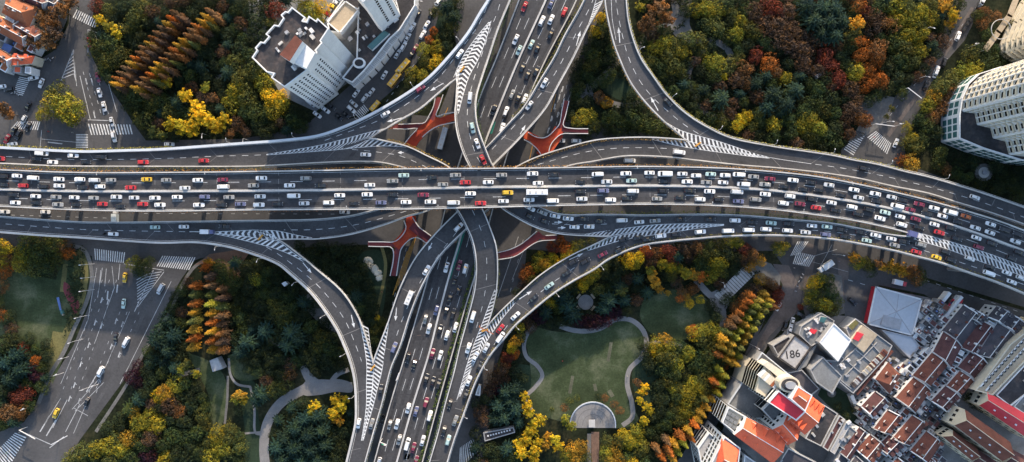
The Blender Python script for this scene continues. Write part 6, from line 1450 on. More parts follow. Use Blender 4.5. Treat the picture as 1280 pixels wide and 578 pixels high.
pp = [(120,158,'on the upper left zebra crossing'),(131,163,'on the upper left zebra crossing'),(113,152,'at the corner below the island tree'),(62,165,'below the island tree'),(92,166,'below the island tree'),(99,12,'on the topmost zebra crossing'),(104,22,'on the topmost zebra crossing'),(139,322,'on the lower left zebra crossing'),(148,314,'on the lower left zebra crossing'),(1092,172,'on the upper right zebra crossing'),(1104,181,'on the upper right zebra crossing'),(1086,178,'between the two upper right zebra crossings'),(1006,322,'on the lower right zebra crossing'),(992,335,'beside the lower right zebra crossing'),(703,451,'in red standing on the round lawn'),(478,365,'in red on the strip beside the dark lawn'),(784,470,'on the path around the round lawn'),(806,412,'on the path around the round lawn'),(384,464,'on the branching grey path'),(364,488,'on the branching grey path'),(1048,327,'near the truck at the crossing'),(1032,352,'by the big round tree'),(26,540,'at the bottom left crossing'),(10,566,'at the bottom left crossing'),(775,536,'beside the semicircular plaza')]
cs = [(.05,.05,.07),(.3,.3,.3),(.1,.1,.2),(.5,.05,.05),(.45,.42,.35),(.08,.15,.1)]
cn = ['black', 'grey', 'navy', 'red', 'beige', 'dark green']; used = set()
if PMS:
    for i, (x, y, t) in enumerate(pp):
        ci = i % 6
        if 'in red' in t: ci = 3; t = t.replace('in red ', '')
        while (ci, t) in used: ci = (ci+1) % 6
        used.add((ci, t)); o = linked(PMS[i % 3], 'person', None, P(x, y, .06), random.uniform(0, 6.28), cs[ci]); tag(o, 'walking person in %s clothes %s' % (cn[ci], t), 'person', 'pedestrians')

# ------------------------------------------------------------------ trees
R = random.Random(11)
def crown_broad(seed, nclump=62, per=34, leaf=.085, flat=.78, irregular=.40, sizes=(.15, .34), fill=1.0):
    r = random.Random(seed); b = MB(); cl = []
    lob = [(r.uniform(0, 6.28), r.uniform(.5, 1)) for _ in range(5)]
    for i in range(nclump):
        u = (i+.5)/nclump; el = math.acos(1-u*1.25) ; az = i*2.399963 + r.uniform(-.3, .3)
        rr = 1 - sizes[1]*.6 + r.uniform(-irregular, irregular*.35) + sum(.09*s*cos(az-a) for a, s in lob)
        cl.append((Vector((sin(el)*cos(az)*rr, sin(el)*sin(az)*rr, cos(el)*rr*flat)), r.uniform(*sizes)))
    for c, s in cl:
        n0 = c.normalized(); n0.z += .35; n0.normalize()
        for _ in range(int(per*(s/.3)**2)):
            d = Vector((r.gauss(0, 1), r.gauss(0, 1), r.gauss(0, 1))).normalized()
            if d.dot(n0) < -.25: d = -d
            p = c + d*s*r.uniform(.75, 1.05)*fill; nn = d + Vector((r.gauss(0, .35), r.gauss(0, .35), r.gauss(0, .35)))
            lq(b, p, nn, leaf*r.uniform(.6, 1.35), r)
    return b.mesh('crown', M['leaf'])
def lq(b, p, nrm, s, r, aspect=1.0, along=None):
    nrm = nrm.normalized(); a = nrm.orthogonal().normalized()
    if along is not None:
        a = along - nrm*along.dot(nrm); a = a.normalized() if a.length > 1e-4 else nrm.orthogonal().normalized(); ang = r.gauss(0, .25)
    else: ang = r.random()*6.283
    c = nrm.cross(a); u = (a*cos(ang) + c*sin(ang))*s*.5*aspect; v = (c*cos(ang) - a*sin(ang))*s*.5
    n = len(b.v); b.v += [tuple(p-u-v*.6), tuple(p-u*.2+v), tuple(p+u+v*.3), tuple(p+u*.1-v)]; b.f.append((n, n+1, n+2, n+3)); b.m.append(0)
def crown_feather(seed, nb=26, per=46, leaf=.10):
    """loose upward branches: ginkgo, plane"""
    r = random.Random(seed); b = MB()
    for i in range(nb):
        az = i*2.4 + r.uniform(-.4, .4); el = r.uniform(.1, 1.25); ln = r.uniform(.65, 1.1); d = Vector((sin(el)*cos(az), sin(el)*sin(az), cos(el)*.9)).normalized()
        for k in range(per):
            t = r.uniform(.25, 1)**.7; w_ = .17*(1.25-t); p = d*t*ln + Vector((r.gauss(0, w_), r.gauss(0, w_), r.gauss(0, w_)))
            lq(b, p, d + Vector((r.gauss(0, .6), r.gauss(0, .6), r.gauss(0, .6)+.5)), leaf*r.uniform(.6, 1.3), r)
    return b.mesh('crown', M['leaf'])
def crown_cone(seed, leaf=.035, tiers=15):
    """height 1, base radius .2; spiky whorls"""
    r = random.Random(seed); b = MB()
    for t in range(tiers):
        z = .16 + .84*t/tiers; rad = .20*(1-z)**.75 + .012; nb = max(5, int(15*(1-z)+5))
        for k in range(nb):
            az = k*6.283/nb + t*.7 + r.uniform(-.35, .35); ln = rad*r.uniform(.55, 1.3); d = Vector((cos(az), sin(az), .28)).normalized()
            for q in range(9):
                s = (q+1)/9; p = Vector((0, 0, z)) + d*ln*s + Vector((r.gauss(0, .008), r.gauss(0, .008), -.03*s*s + r.gauss(0, .008)))
                lq(b, p, Vector((r.gauss(0, .4), r.gauss(0, .4), 1)) + d*.5, leaf*r.uniform(.7, 1.3), r, 1.3, d)
    return b.mesh('crown', M['leafneedle'])
def crown_cedar(seed, tiers=5, leaf=.10):
    r = random.Random(seed); b = MB()
    for t in range(tiers):
        z = -.35 + 1.0*t/tiers; rad = 1.0*(1-t/tiers)**.8 + .12; nb = int(13 - 1.5*t)
        for k in range(nb):
            az = k*6.283/nb + t*.5 + r.uniform(-.12, .12); ln = rad*r.uniform(.75, 1.12); d = Vector((cos(az), sin(az), .05)).normalized(); sd = Vector((-sin(az), cos(az), 0))
            for q in range(13):
                s = (q+1)/13; w_ = .11*(1.15-s)*ln*1.6
                for side in (-1, 0, 1):
                    p = Vector((0, 0, z)) + d*ln*s + sd*side*w_*r.uniform(.4, 1) + Vector((0, 0, -.12*s*s*ln + r.gauss(0, .02)))
                    lq(b, p, Vector((r.gauss(0, .35), r.gauss(0, .35), 1)), leaf*r.uniform(.7, 1.2), r, 1.5, d+sd*side*.5)
    return b.mesh('crown', M['leafneedle'])
CR = {'b': [crown_broad(i) for i in range(1, 6)], 'f': [crown_feather(i) for i in range(11, 15)], 'c': [crown_cone(i) for i in range(21, 24)], 's': [crown_cedar(i) for i in range(31, 34)], 'u': [crown_broad(i, 20, 26, .16, .6, .2, (.3, .5)) for i in range(41, 44)]}
def trunk_mesh():
    b = MB(); b.bar((0, 0, 0), (0, 0, .62), .055, 0, 7, .035)
    for i in range(5):
        a = i*1.26; b.bar((0, 0, .4+.04*i), (cos(a)*.3, sin(a)*.3, .72), .026, 0, 5, .008)
    b.bar((0, 0, .6), (.02, .01, .9), .03, 0, 5, .01); return b.mesh('trunk', M['bark'])
TM = trunk_mesh()
COL = {'dg': ((.036,.052,.022),'dark green'), 'mg': ((.058,.085,.028),'mid green'), 'ol': ((.105,.115,.030),'olive'), 'yg': ((.29,.265,.030),'yellow green'), 'y': ((.64,.45,.025),'bright yellow'), 'go': ((.44,.25,.03),'golden'), 'o': ((.36,.115,.022),'orange'), 'br': ((.115,.068,.042),'brown'), 'ru': ((.17,.042,.026),'rust red'), 'te': ((.032,.064,.042),'blue green'), 'pu': ((.045,.014,.026),'dark purple'), 'ob': ((.21,.105,.042),'orange brown')}
KN = {'b': ('broadleaf_tree', 'broadleaf tree'), 'f': ('feathery_tree', 'feathery tree'), 'c': ('dawn_redwood', 'slim conifer'), 's': ('cedar_tree', 'cedar'), 'u': ('shrub', 'shrub')}
LM = [('orange roofed houses',45,60),('island tree at the upper left crossing',75,130),('upper left street',130,75),('upper left wood',200,60),('white mall tower',330,110),('red walled yard below the mall',300,150),('yellow buses',515,80),('top edge left of the side street',560,20),('upper centre wedge',735,120),('curve of the upper right ramp',800,60),('winding path in the upper right park',870,60),('brown grove in the upper right park',960,60),('red grove of the upper right park',1060,60),('upper right street',1130,80),('upper right crossing',1080,160),('upper right park edge by the ramp',940,150),('white curved tower',1170,150),('top right walkway',1240,50),('west lawn',40,400),('bottom left corner',20,480),('lower left street',170,440),('golden conifer rows',250,390),('south park lawn',270,490),('branching grey path',370,470),('ramp curve of the south park',380,390),('red footbridge rockery',460,340),('lower centre ramp nose',650,480),('small round plaza',732,378),('round lawn',720,450),('semicircular plaza',741,531),('boardwalk',910,370),('lower right street',930,470),('orange conifer row',930,410),('meadow of the south-east park',840,400),('lower right crossing',1000,330),('big round tree yard',1030,370),('metal roofed hall',1120,340),('row houses',1180,470),('top edge of the upper left wood',300,10),('bottom edge of the south park',220,560)]
TREES = []
def tree(k, x, y, r_px, c): TREES.append([k, x, y, r_px, c])
def T_(s):
    for t in s.split(';'):
        t = t.split()
        if not t: continue
        tree(t[0], float(t[1]), float(t[2]), float(t[3]), t[4])
# upper left
T_('b 75 120 17 ol;b 68 132 18 yg;b 85 134 20 yg;b 88 142 18 yg;b 51 142 9 yg;f 55 22 16 ob;f 68 30 17 ob;f 78 14 16 ob;f 45 52 16 ob;f 62 52 17 ob;f 70 42 14 br;f 38 62 10 ob;f 4 137 14 ob;f 14 143 10 ob;f 90 4 12 ob;b 3 82 8 dg')
T_('b 122 8 11 ru;b 135 14 10 ol;f 126 26 10 y;f 137 34 11 yg;f 148 42 12 y;b 124 62 14 ol;b 140 56 17 mg;b 134 76 15 ol;b 148 70 15 ol;b 130 88 10 mg;f 155 38 11 ol;b 170 22 14 ol;b 178 10 13 ol;b 164 32 12 ol;b 190 16 12 br;b 150 12 12 dg;b 145 26 10 dg;b 160 6 12 dg')
for i in range(15): t = i/14; tree('c', 144+76*t, 106-88*t, 9.5, ['go','o','ob','ob'][i % 4])
for i in range(13): t = i/12; tree('c', 153+74*t, 112-88*t, 9, ['br','ob','br'][i % 3])
for i in range(17): t = i/16; tree('c', 172+92*t, 112-96*t, 9.5, ['go','ob','ob','o','go'][i % 5])
for i in range(13): t = i/12; tree('c', 182+90*t, 120-96*t, 8.5, ['ob','br','ol'][i % 3])
T_('f 196 96 10 yg;f 209 103 10 y;b 170 118 14 mg;b 165 134 13 mg;b 178 150 14 ol;b 190 128 14 ol;b 205 128 14 mg;b 215 142 13 ol;b 232 145 12 mg;f 233 120 12 y;f 228 118 8 y;f 215 156 13 y;f 228 160 13 y;f 243 156 14 y;f 252 145 14 y;f 262 152 14 y;f 272 158 14 y;f 246 134 13 y;f 280 150 12 y;f 240 165 12 y;f 258 110 9 yg;f 268 124 9 ob;f 192 166 10 ol;f 204 170 9 ol;f 290 168 9 ob')
T_('b 303 96 14 ol;b 318 88 15 ol;b 296 112 14 yg;b 310 122 15 ol;b 330 104 14 yg;b 290 128 13 yg;b 322 140 14 mg;b 338 122 13 y;b 350 120 11 y;b 340 136 15 yg;b 352 128 12 yg;b 365 150 13 mg;b 376 158 11 mg;b 308 142 13 mg;b 296 78 13 ol;b 312 70 12 mg;b 330 84 9 mg;b 300 60 12 dg;b 330 45 12 dg;b 345 12 14 ru;b 332 10 11 dg;b 322 26 13 dg;b 340 30 10 ol;b 382 8 11 yg;b 392 14 13 yg;b 400 8 12 y;b 384 22 10 yg;b 398 24 10 yg;b 378 -4 12 yg')
T_('b 545 15 9 ol;s 558 8 11 te;s 567 20 11 te;b 565 34 10 ol;u 542 39 6 o;u 537 50 6 o;u 545 46 5 ol;u 549 54 5 ol;b 529 62 10 yg;b 545 62 10 yg;b 546 78 11 y;b 530 76 9 ol;b 516 90 9 yg;b 528 94 9 yg;b 512 102 8 ol')
# wedge between ramps at top centre
T_('b 750 22 8 y;b 743 40 9 y;b 752 34 8 ol;b 744 68 13 mg;b 740 82 12 ol;b 732 92 11 mg;b 742 104 10 mg;b 752 56 9 dg;u 748 122 8 ob;u 758 130 8 go;b 724 150 12 yg;b 736 146 12 yg;b 744 156 10 ol;b 722 160 9 mg;b 762 148 12 mg;b 776 154 13 mg;b 792 150 14 mg;b 806 156 13 mg;b 820 162 12 mg;b 790 164 10 dg;b 772 166 10 dg;b 830 168 9 dg')
# upper right park
T_('f 800 10 9 yg;f 822 12 16 ob;f 832 24 14 ob;f 812 28 15 ob;f 804 36 12 ob;b 818 60 12 yg;b 832 54 12 yg;b 846 58 12 ol;b 852 66 12 yg;b 838 70 13 ol;b 860 50 14 ol;b 874 50 12 ol;b 876 64 11 ol;b 812 78 11 ol;b 824 82 11 mg;b 844 84 13 ol;b 852 92 10 ol;b 872 14 11 yg;b 882 10 11 yg;b 896 12 13 yg;b 888 18 11 yg;b 892 34 15 ol;b 882 30 10 mg;b 900 36 10 ol;b 908 4 12 mg;b 918 16 11 ol;b 926 26 11 yg;b 920 42 12 yg;b 936 36 12 ol;b 942 44 12 ol;b 930 12 10 mg;b 912 50 10 mg;b 955 52 9 mg;b 888 78 12 yg;b 900 80 13 yg;b 912 82 12 ol;b 922 74 11 ol;b 906 92 12 ol;b 930 88 12 ob;b 932 104 11 ob;b 920 100 12 br;b 894 96 11 mg;b 945 70 12 ru;b 962 80 14 o;b 970 90 10 ob;f 905 96 7 y')
T_('b 960 8 15 ru;b 944 14 14 br;b 970 14 14 ru;b 984 14 14 br;b 956 30 15 br;b 972 32 15 br;b 988 36 14 br;b 1000 46 14 br;b 976 50 15 br;b 992 60 15 br;b 1008 62 14 br;b 1004 80 13 br;b 1032 70 15 ru;b 1040 82 12 ru;b 1018 50 13 br;b 1022 88 12 br;s 1010 8 14 te;s 1028 10 15 te;s 1044 12 14 te;s 1018 26 15 te;s 1036 28 15 te;s 1052 26 13 te;s 1026 42 14 te;s 1044 44 13 te;f 1070 32 14 go;f 1064 44 13 ol;b 1074 8 11 o;b 1082 16 10 ru;b 1090 22 13 br;b 1096 36 12 br;b 1078 52 11 o;b 1076 70 11 o;b 1096 62 14 ob;b 1094 76 12 o;b 1060 84 12 mg;b 1070 90 13 yg;b 1084 88 11 o;b 1112 28 13 ob;b 1098 8 13 mg;b 1120 10 14 yg;b 1136 8 14 ol;b 1150 14 13 yg;b 1162 6 12 ol;b 1122 26 12 yg;b 1136 24 13 yg;b 1150 32 13 ol;b 1162 24 12 yg;f 1180 8 12 go;f 1190 20 11 y;f 1186 30 9 go;b 1134 44 14 yg;b 1150 46 13 yg;b 1118 56 13 mg;b 1134 62 14 ol;b 1150 64 12 yg;b 1124 76 14 mg;b 1140 80 12 ol;b 1112 84 12 dg;b 1100 100 13 o;b 1084 108 12 o;b 1120 100 13 dg;b 1108 112 12 dg;b 1128 116 9 mg;b 1062 112 12 br;b 1048 100 12 ru;b 1066 136 12 br;b 1076 148 12 ob;b 1082 152 10 o;b 1058 150 11 br;b 1070 128 10 br')
T_('s 946 104 11 te;b 982 98 10 yg;s 902 124 13 te;s 880 112 9 te;s 968 118 13 te;s 984 130 13 te;s 960 134 12 te;s 996 112 12 te;b 928 150 10 y;b 922 156 9 y;b 934 146 8 y;b 940 158 7 ol;b 968 156 11 yg;b 900 152 11 ol;b 912 158 10 mg;b 888 150 11 mg;b 872 146 10 mg;b 986 150 12 mg;b 1002 158 12 yg;b 1012 150 13 yg;b 1024 160 12 yg;b 1010 168 11 ol;b 1036 168 12 mg;b 1016 128 13 mg;b 1030 140 12 ol;b 1022 112 12 mg;b 1004 138 11 mg;b 990 168 11 mg;b 970 170 10 mg;b 950 168 9 dg;b 1046 180 11 mg;b 1028 184 10 dg;b 1008 184 9 dg;b 1044 160 11 dg;b 1040 124 11 dg;b 1030 100 10 dg')
# beside the tower
T_('b 1204 92 14 yg;b 1190 100 13 ol;b 1216 88 12 yg;b 1222 98 11 ol;b 1178 108 13 ol;b 1192 114 12 ob;b 1168 122 12 go;b 1176 132 12 ob;b 1184 124 11 ob;b 1158 134 11 yg;b 1166 144 12 ob;b 1150 148 10 mg;b 1160 158 11 mg;b 1172 166 10 dg;b 1140 172 9 yg;b 1134 160 8 yg;b 1146 184 13 ol;b 1138 178 12 ol;b 1152 176 11 mg;b 1140 206 13 go;b 1130 200 10 o;b 1176 190 10 ol;b 1172 204 10 mg;b 1182 212 9 ob;b 1226 62 13 mg;b 1214 70 13 ol;b 1238 76 14 mg;b 1246 88 12 mg;b 1224 82 11 dg;b 1228 28 9 ob;b 1222 18 8 ol;b 1232 14 9 ob;b 1266 30 9 ol;b 1236 44 10 mg;b 1246 20 8 ob;b 1262 232 11 dg;b 1246 236 12 dg;b 1224 230 9 dg;b 1210 222 8 mg;b 1196 218 9 mg;b 1270 216 10 dg;b 1252 220 10 dg;b 1200 206 9 dg;f 1114 136 6 ol;f 1108 146 5 ol')
# lower left
T_('b 36 304 15 mg;b 50 302 15 ol;b 30 318 15 yg;b 48 320 17 mg;b 64 308 14 ol;b 24 328 13 yg;b 40 336 15 ol;b 58 334 15 mg;b 72 322 12 ol;b 78 310 11 ob;b 70 300 12 ol;b 84 318 8 o;b 4 310 12 y;b -2 326 12 y;b 6 340 11 o;b 8 322 9 ob;b 2 360 10 ob;b 2 395 10 o;b -4 378 10 ol')
T_('b 10 398 10 dg;b 14 412 10 br;s 20 444 13 te;s 8 454 13 te;s 26 462 13 te;s 12 474 13 te;b 28 436 10 ru;b 43 450 7 o;b 40 462 11 pu;b 44 472 10 pu;b 30 492 12 ru;b 22 498 11 ru;b 10 514 14 ob;b 24 516 12 ob;b 4 490 12 dg;b 2 432 12 mg;b 16 426 12 dg;b 52 460 8 mg;b 36 446 10 dg;b 4 520 10 br;b 36 508 10 mg;b 46 436 8 mg;b 36 424 9 dg;b 0 468 11 dg')
T_('b 168 330 10 yg;b 180 334 11 ol;b 174 340 9 mg;b 186 328 8 mg')
# lower left park belt by the street
T_('b 208 402 12 te;b 200 416 13 te;s 194 426 13 te;s 210 438 12 te;s 216 420 12 te;b 165 472 12 pu;b 172 460 10 pu;b 176 480 9 pu;b 190 452 11 te;b 206 455 11 te;s 218 460 10 te;s 172 500 10 te;s 160 512 10 mg;b 150 522 10 dg;b 136 536 11 dg;b 184 440 9 mg;b 214 386 10 mg;b 220 370 9 dg;b 206 490 13 go;b 216 482 12 yg;b 200 498 11 y;b 214 508 13 br;b 224 514 10 ob;b 186 522 15 yg;b 174 528 13 yg;b 168 516 10 go;b 196 532 13 yg;b 148 550 13 ol;b 136 558 14 yg;b 122 562 13 yg;b 110 566 13 ol;b 160 548 12 go;b 98 572 13 ol;b 86 578 12 ol;b 152 562 12 yg;b 174 556 14 mg;b 188 548 13 br;b 164 574 12 mg;b 140 574 12 ol;b 184 572 13 pu;b 204 556 12 mg;b 216 544 12 mg;b 206 574 12 yg;b 220 566 12 dg;b 230 528 12 dg;b 238 508 11 dg;b 232 548 12 mg;b 252 522 11 ol;b 258 530 10 ol;b 246 540 11 mg;b 262 552 10 ol;b 246 484 10 dg;b 240 494 10 dg;b 270 544 13 yg;b 282 548 12 ol;b 276 560 13 yg;b 288 538 10 ol;b 264 572 13 yg;b 288 566 12 ol;b 250 566 12 mg;b 300 560 11 ol;b 300 548 9 mg;b 236 574 11 dg;b 300 577 10 mg;f 246 466 9 yg;f 234 456 10 ol;f 226 462 9 yg')
# golden conifer rows (tips lean out to the lower left)
for i, c in enumerate(['o','ol','o','go','ol','go','o','go']): tree('c', 243 - .5*i, 358 + 11*i, 11, c)
for i, c in enumerate(['br','ob','ol','yg','go','o','go','o','go']): tree('c', 262 + (.3*i), 346 + 11.5*i, 11, c)
for i, c in enumerate(['ob','br','ol','ob','br','ob','br','ob']): tree('c', 276, 362 + 11*i, 11, c)
T_('f 258 334 10 o;f 262 328 9 go;f 264 350 9 o;b 274 336 12 mg;b 284 342 12 ol;b 278 352 12 mg;b 286 362 12 mg;b 294 352 10 ol;b 236 354 9 br;b 228 364 9 ol;b 294 388 10 ol;b 300 398 11 mg;b 288 400 9 dg;b 296 376 9 dg')
# south park inside ramp
T_('b 306 336 12 dg;b 316 346 11 dg;b 320 350 10 yg;b 330 354 11 mg;b 310 360 12 dg;b 345 382 12 ol;b 350 394 13 ol;b 358 404 12 mg;b 362 388 12 mg;b 340 398 11 dg;s 330 414 13 te;s 308 428 13 te;s 364 416 14 te;s 360 432 13 te;s 372 424 12 te;s 300 440 11 te;b 318 400 11 dg;b 326 384 11 dg;b 388 410 11 mg;b 402 422 12 ol;b 396 436 12 ol;b 410 436 11 mg;b 380 440 11 dg;b 392 450 11 dg;b 412 450 12 dg;b 426 458 10 dg;b 424 442 9 mg;b 350 448 11 dg;b 338 452 10 dg;b 372 452 10 mg;b 362 470 10 ob;b 352 482 12 ol;b 342 488 12 ol;b 334 478 10 br;s 326 492 12 te;s 320 500 11 te;b 362 458 9 br;b 366 344 10 dg;b 380 356 9 dg;b 396 378 9 dg;b 414 400 8 dg;b 374 398 9 dg;b 344 366 9 dg;b 334 340 8 mg;f 300 494 11 go;f 296 500 9 yg;f 306 500 8 yg;b 298 512 8 dg;b 310 462 8 dg')
T_('f 395 508 10 y;f 390 514 9 yg;f 420 500 10 y;f 426 508 11 y;f 418 516 11 y;f 424 526 10 go;f 432 500 8 y;s 382 524 13 te;s 398 520 13 te;s 370 536 14 te;s 386 544 14 te;s 402 538 13 te;s 356 548 13 te;s 346 560 13 te;s 368 560 14 te;s 388 562 13 te;s 406 556 12 te;s 352 574 12 te;s 376 576 12 te;s 398 576 12 te;b 418 544 11 dg;b 424 558 11 dg;b 420 574 11 dg;b 432 540 9 dg;b 342 545 9 dg')
# centre wedges
T_('b 392 316 11 dg;b 408 322 11 dg;b 420 336 11 dg;b 432 348 11 dg;b 402 308 10 dg;b 420 312 11 dg;b 436 326 10 dg;s 444 372 10 te;b 448 386 9 mg;b 440 358 9 dg;b 466 400 10 dg;b 470 412 10 ol;b 468 426 8 mg;b 464 388 9 dg;b 374 308 8 dg;b 430 312 9 dg;f 473 398 6 y;b 478 404 8 ol')
# between the right ramps
T_('b 660 340 10 o;b 654 344 8 o;b 680 330 10 go;b 674 322 9 yg;b 688 336 9 y;b 670 334 9 yg;b 692 324 9 y;b 700 304 10 o;b 708 310 9 o;b 690 310 9 ru;b 714 318 10 yg;b 708 324 10 y;b 718 308 9 yg;b 728 304 8 ol;b 656 358 9 br;b 664 352 9 ol;b 646 366 7 ol;b 740 300 7 ol;b 666 362 7 yg')
# south-east park west side
T_('b 734 350 12 yg;b 742 344 11 yg;b 728 356 10 y;b 726 342 8 o;b 748 362 9 ol;b 718 360 9 mg;s 704 372 12 te;s 710 384 12 te;s 716 394 12 te;b 698 384 10 mg;s 682 390 11 te;b 688 380 9 yg;b 676 398 10 pu;b 668 392 9 pu;s 774 360 11 te;f 776 364 11 ol;s 762 376 12 te;s 756 386 11 te;b 770 392 11 pu;b 760 398 12 pu;b 748 402 12 pu;b 736 404 11 pu;b 724 402 10 pu;b 762 386 10 pu;b 722 394 9 dg;b 738 394 9 dg;s 780 376 10 te;b 768 346 9 dg;b 784 388 9 dg;b 644 428 9 go;b 640 436 8 y;b 652 420 7 ol;b 636 446 8 ru;b 632 452 9 ru;b 644 444 7 o;b 650 410 7 yg;b 626 462 11 br;b 618 474 11 br;b 630 474 11 br;b 612 488 10 br;b 622 488 10 pu;b 642 466 10 dg;b 654 474 8 dg;s 632 490 12 te;s 642 486 12 te;s 636 502 12 te;s 624 508 12 te;s 630 522 12 te;s 644 512 12 te;s 620 524 11 te;b 600 516 11 br;b 604 526 10 br;b 596 506 9 dg;s 648 528 9 te;b 594 540 9 dg;b 612 562 11 dg;b 624 566 11 dg;s 634 562 11 te;b 644 572 11 mg;b 656 552 10 ol;b 616 578 10 dg')
T_('f 656 496 9 y;f 660 506 10 y;f 662 516 10 y;f 668 528 10 y;f 664 538 11 y;f 676 524 10 y;f 658 548 11 y;f 648 556 10 y;f 652 566 11 y;f 668 564 11 y;f 672 552 10 y;f 682 556 9 go;f 694 550 11 y;f 698 558 10 y;f 684 546 9 go;f 668 574 10 y;f 706 524 9 yg;f 714 532 9 yg;b 716 562 11 go;b 726 560 10 go;b 708 570 10 yg;b 720 572 10 go;f 690 512 5 ol;b 732 572 9 ol')
T_('b 706 510 6 ob;b 712 502 6 ol;b 756 498 6 ob;b 768 506 6 ob;b 774 514 6 ob;b 722 497 5 ol;b 748 496 5 dg;f 802 490 8 y;f 806 484 8 y;f 800 500 8 y;f 808 508 8 y;f 812 514 7 y;f 804 526 9 y;b 796 478 6 ob;b 786 550 11 yg;b 780 544 10 y;b 796 540 10 yg;b 788 556 10 y;b 800 552 10 yg;b 776 552 9 ol;b 760 552 9 ol;b 758 566 10 yg;b 768 564 11 go;b 772 574 11 go;b 784 572 10 mg;b 798 568 10 ol;b 790 578 10 y;b 804 558 10 ol;b 762 578 9 go;b 756 574 8 ol')
# south-east park, right side
T_('b 786 326 11 y;b 794 330 9 yg;b 800 322 9 y;b 806 314 8 o;b 810 318 7 ru;b 836 314 10 ru;b 838 326 9 ru;b 820 316 9 ob;b 828 330 8 yg;b 838 334 9 y;b 846 336 9 yg;f 814 346 11 go;f 812 340 10 yg;f 820 354 10 go;f 824 362 8 go;f 835 366 6 go;f 858 342 11 yg;f 866 344 11 go;f 874 346 11 o;b 880 322 12 ol;b 890 318 11 ol;b 876 332 12 mg;b 892 332 12 yg;b 900 330 11 yg;b 888 346 11 yg;b 902 340 9 ol;b 862 320 10 br;b 852 312 9 br;b 870 310 9 ob;b 866 362 9 ob;b 852 366 8 ob;b 858 372 6 go;b 863 380 7 y;b 875 376 6 y;b 850 374 6 o;b 900 305 9 ol;b 914 303 9 yg;b 922 304 8 yg;b 886 306 9 mg;b 932 312 9 ru;b 940 316 8 ob;b 942 322 9 ob;b 950 326 9 go;b 938 334 8 go;b 910 318 10 dg;b 920 326 10 dg;b 916 338 9 dg;b 930 326 9 br;b 846 352 8 br;b 840 346 8 ol;b 894 390 9 dg;b 888 382 9 dg;b 896 398 8 dg;b 932 372 9 br;b 922 382 8 ob;b 918 384 7 ob;b 940 366 9 br;b 950 350 9 go;b 958 352 8 ob;b 966 356 8 ob;b 946 362 9 br;b 956 368 9 br;b 972 364 8 ru;b 968 374 9 ru;b 974 372 8 ru')
T_('b 974 312 9 yg;b 980 308 8 yg;b 970 308 7 ol;b 822 432 12 yg;b 832 426 11 go;b 836 434 12 yg;b 818 438 10 y;b 828 446 12 ol;b 838 450 12 ol;b 846 456 11 yg;b 830 462 11 mg;b 844 468 11 mg;b 836 478 11 ol;b 842 486 9 yg;b 826 452 9 mg;b 824 482 9 dg;b 868 416 10 y;b 876 414 11 yg;b 888 412 12 yg;b 900 418 12 yg;b 880 424 12 ol;b 892 430 12 ol;b 904 432 11 ol;b 862 440 10 yg;b 858 446 9 yg;b 872 446 10 mg;b 884 444 11 ol;b 896 446 11 mg;b 866 412 8 o;b 880 458 11 mg;b 868 458 10 mg;b 890 462 11 ol;b 900 456 11 mg;b 896 470 11 yg;b 886 476 11 ol;b 876 472 11 ol;b 864 478 11 yg;b 872 486 11 yg;b 860 490 11 yg;b 850 484 10 ol;b 882 488 11 ol;b 892 484 10 ol;b 856 502 11 yg;b 868 500 11 ol;b 846 498 9 mg;b 844 510 10 ol;b 856 516 10 yg;b 866 512 10 ol;b 876 502 9 mg;b 838 520 9 mg;b 848 526 9 ol;b 858 528 9 mg;b 824 534 9 mg;b 832 530 9 mg;b 818 522 8 dg;b 826 514 9 dg;b 832 500 9 dg;b 822 500 9 dg;b 812 540 9 mg;b 822 548 9 dg')
# orange conifer row beside the street (tips lean to the lower right)
row1 = [(948,376),(944,383),(939,390),(934,398),(930,406),(924,414),(919,422),(914,430),(912,440),(908,450)]
for i, (x, y) in enumerate(row1):
    tree('c', x-9, y-6, 11, ['o','o','o','o','ob','ob','ol','go','go','o'][i]); tree('c', x+1, y, 11, ['go','yg','ol','yg','go','yg','yg','go','go','go'][i]); tree('c', x+11, y+5, 11, ['yg','ol','yg','ol','yg','go','go','ol','yg','go'][i])
T_('c 962 376 10 go;c 968 384 10 ob;c 956 368 10 go;b 972 380 7 ru;c 900 462 9 yg;c 906 470 9 yg;b 900 452 6 o;b 905 460 6 o;c 894 478 9 o;c 902 482 9 yg;c 898 492 9 yg;c 890 500 9 go;c 884 510 9 go;c 878 518 9 go;b 893 487 6 o;c 882 500 9 ol;c 870 532 9 o;c 862 540 9 go;c 852 546 10 o;c 844 556 10 go;c 838 566 10 o;c 856 556 9 yg;c 864 548 9 o;c 828 572 10 o;c 842 574 10 go;c 874 526 9 go;c 848 566 9 yg;c 834 552 9 ob;c 822 562 9 ob')
# yard tree and street trees at the right
T_('b 1018 352 10 y;b 1026 350 10 yg;b 1034 354 12 mg;b 1014 366 10 yg;b 1024 366 12 ol;b 1038 366 12 mg;b 1044 376 10 ol;b 1018 380 12 ol;b 1030 380 13 yg;b 1026 392 11 mg;b 1040 388 11 ol;b 1012 374 8 yg;u 1043 386 4 ru;u 1000 384 4 ru;f 1066 322 10 go;b 1074 330 10 yg;b 1084 330 10 ol;f 1098 330 9 ob;f 1104 334 9 go;f 1116 334 12 go;f 1126 338 12 go;f 1136 340 12 ob;b 1150 346 12 ol;b 1144 348 10 ob;b 1090 338 8 dg;b 1246 500 7 dg;b 1212 498 8 dg;b 1218 506 7 dg;b 1238 512 7 dg;b 1250 522 7 dg;b 1228 510 7 dg;b 1058 520 7 dg;b 1048 508 6 dg;b 1068 512 6 dg;b 1020 485 5 dg')
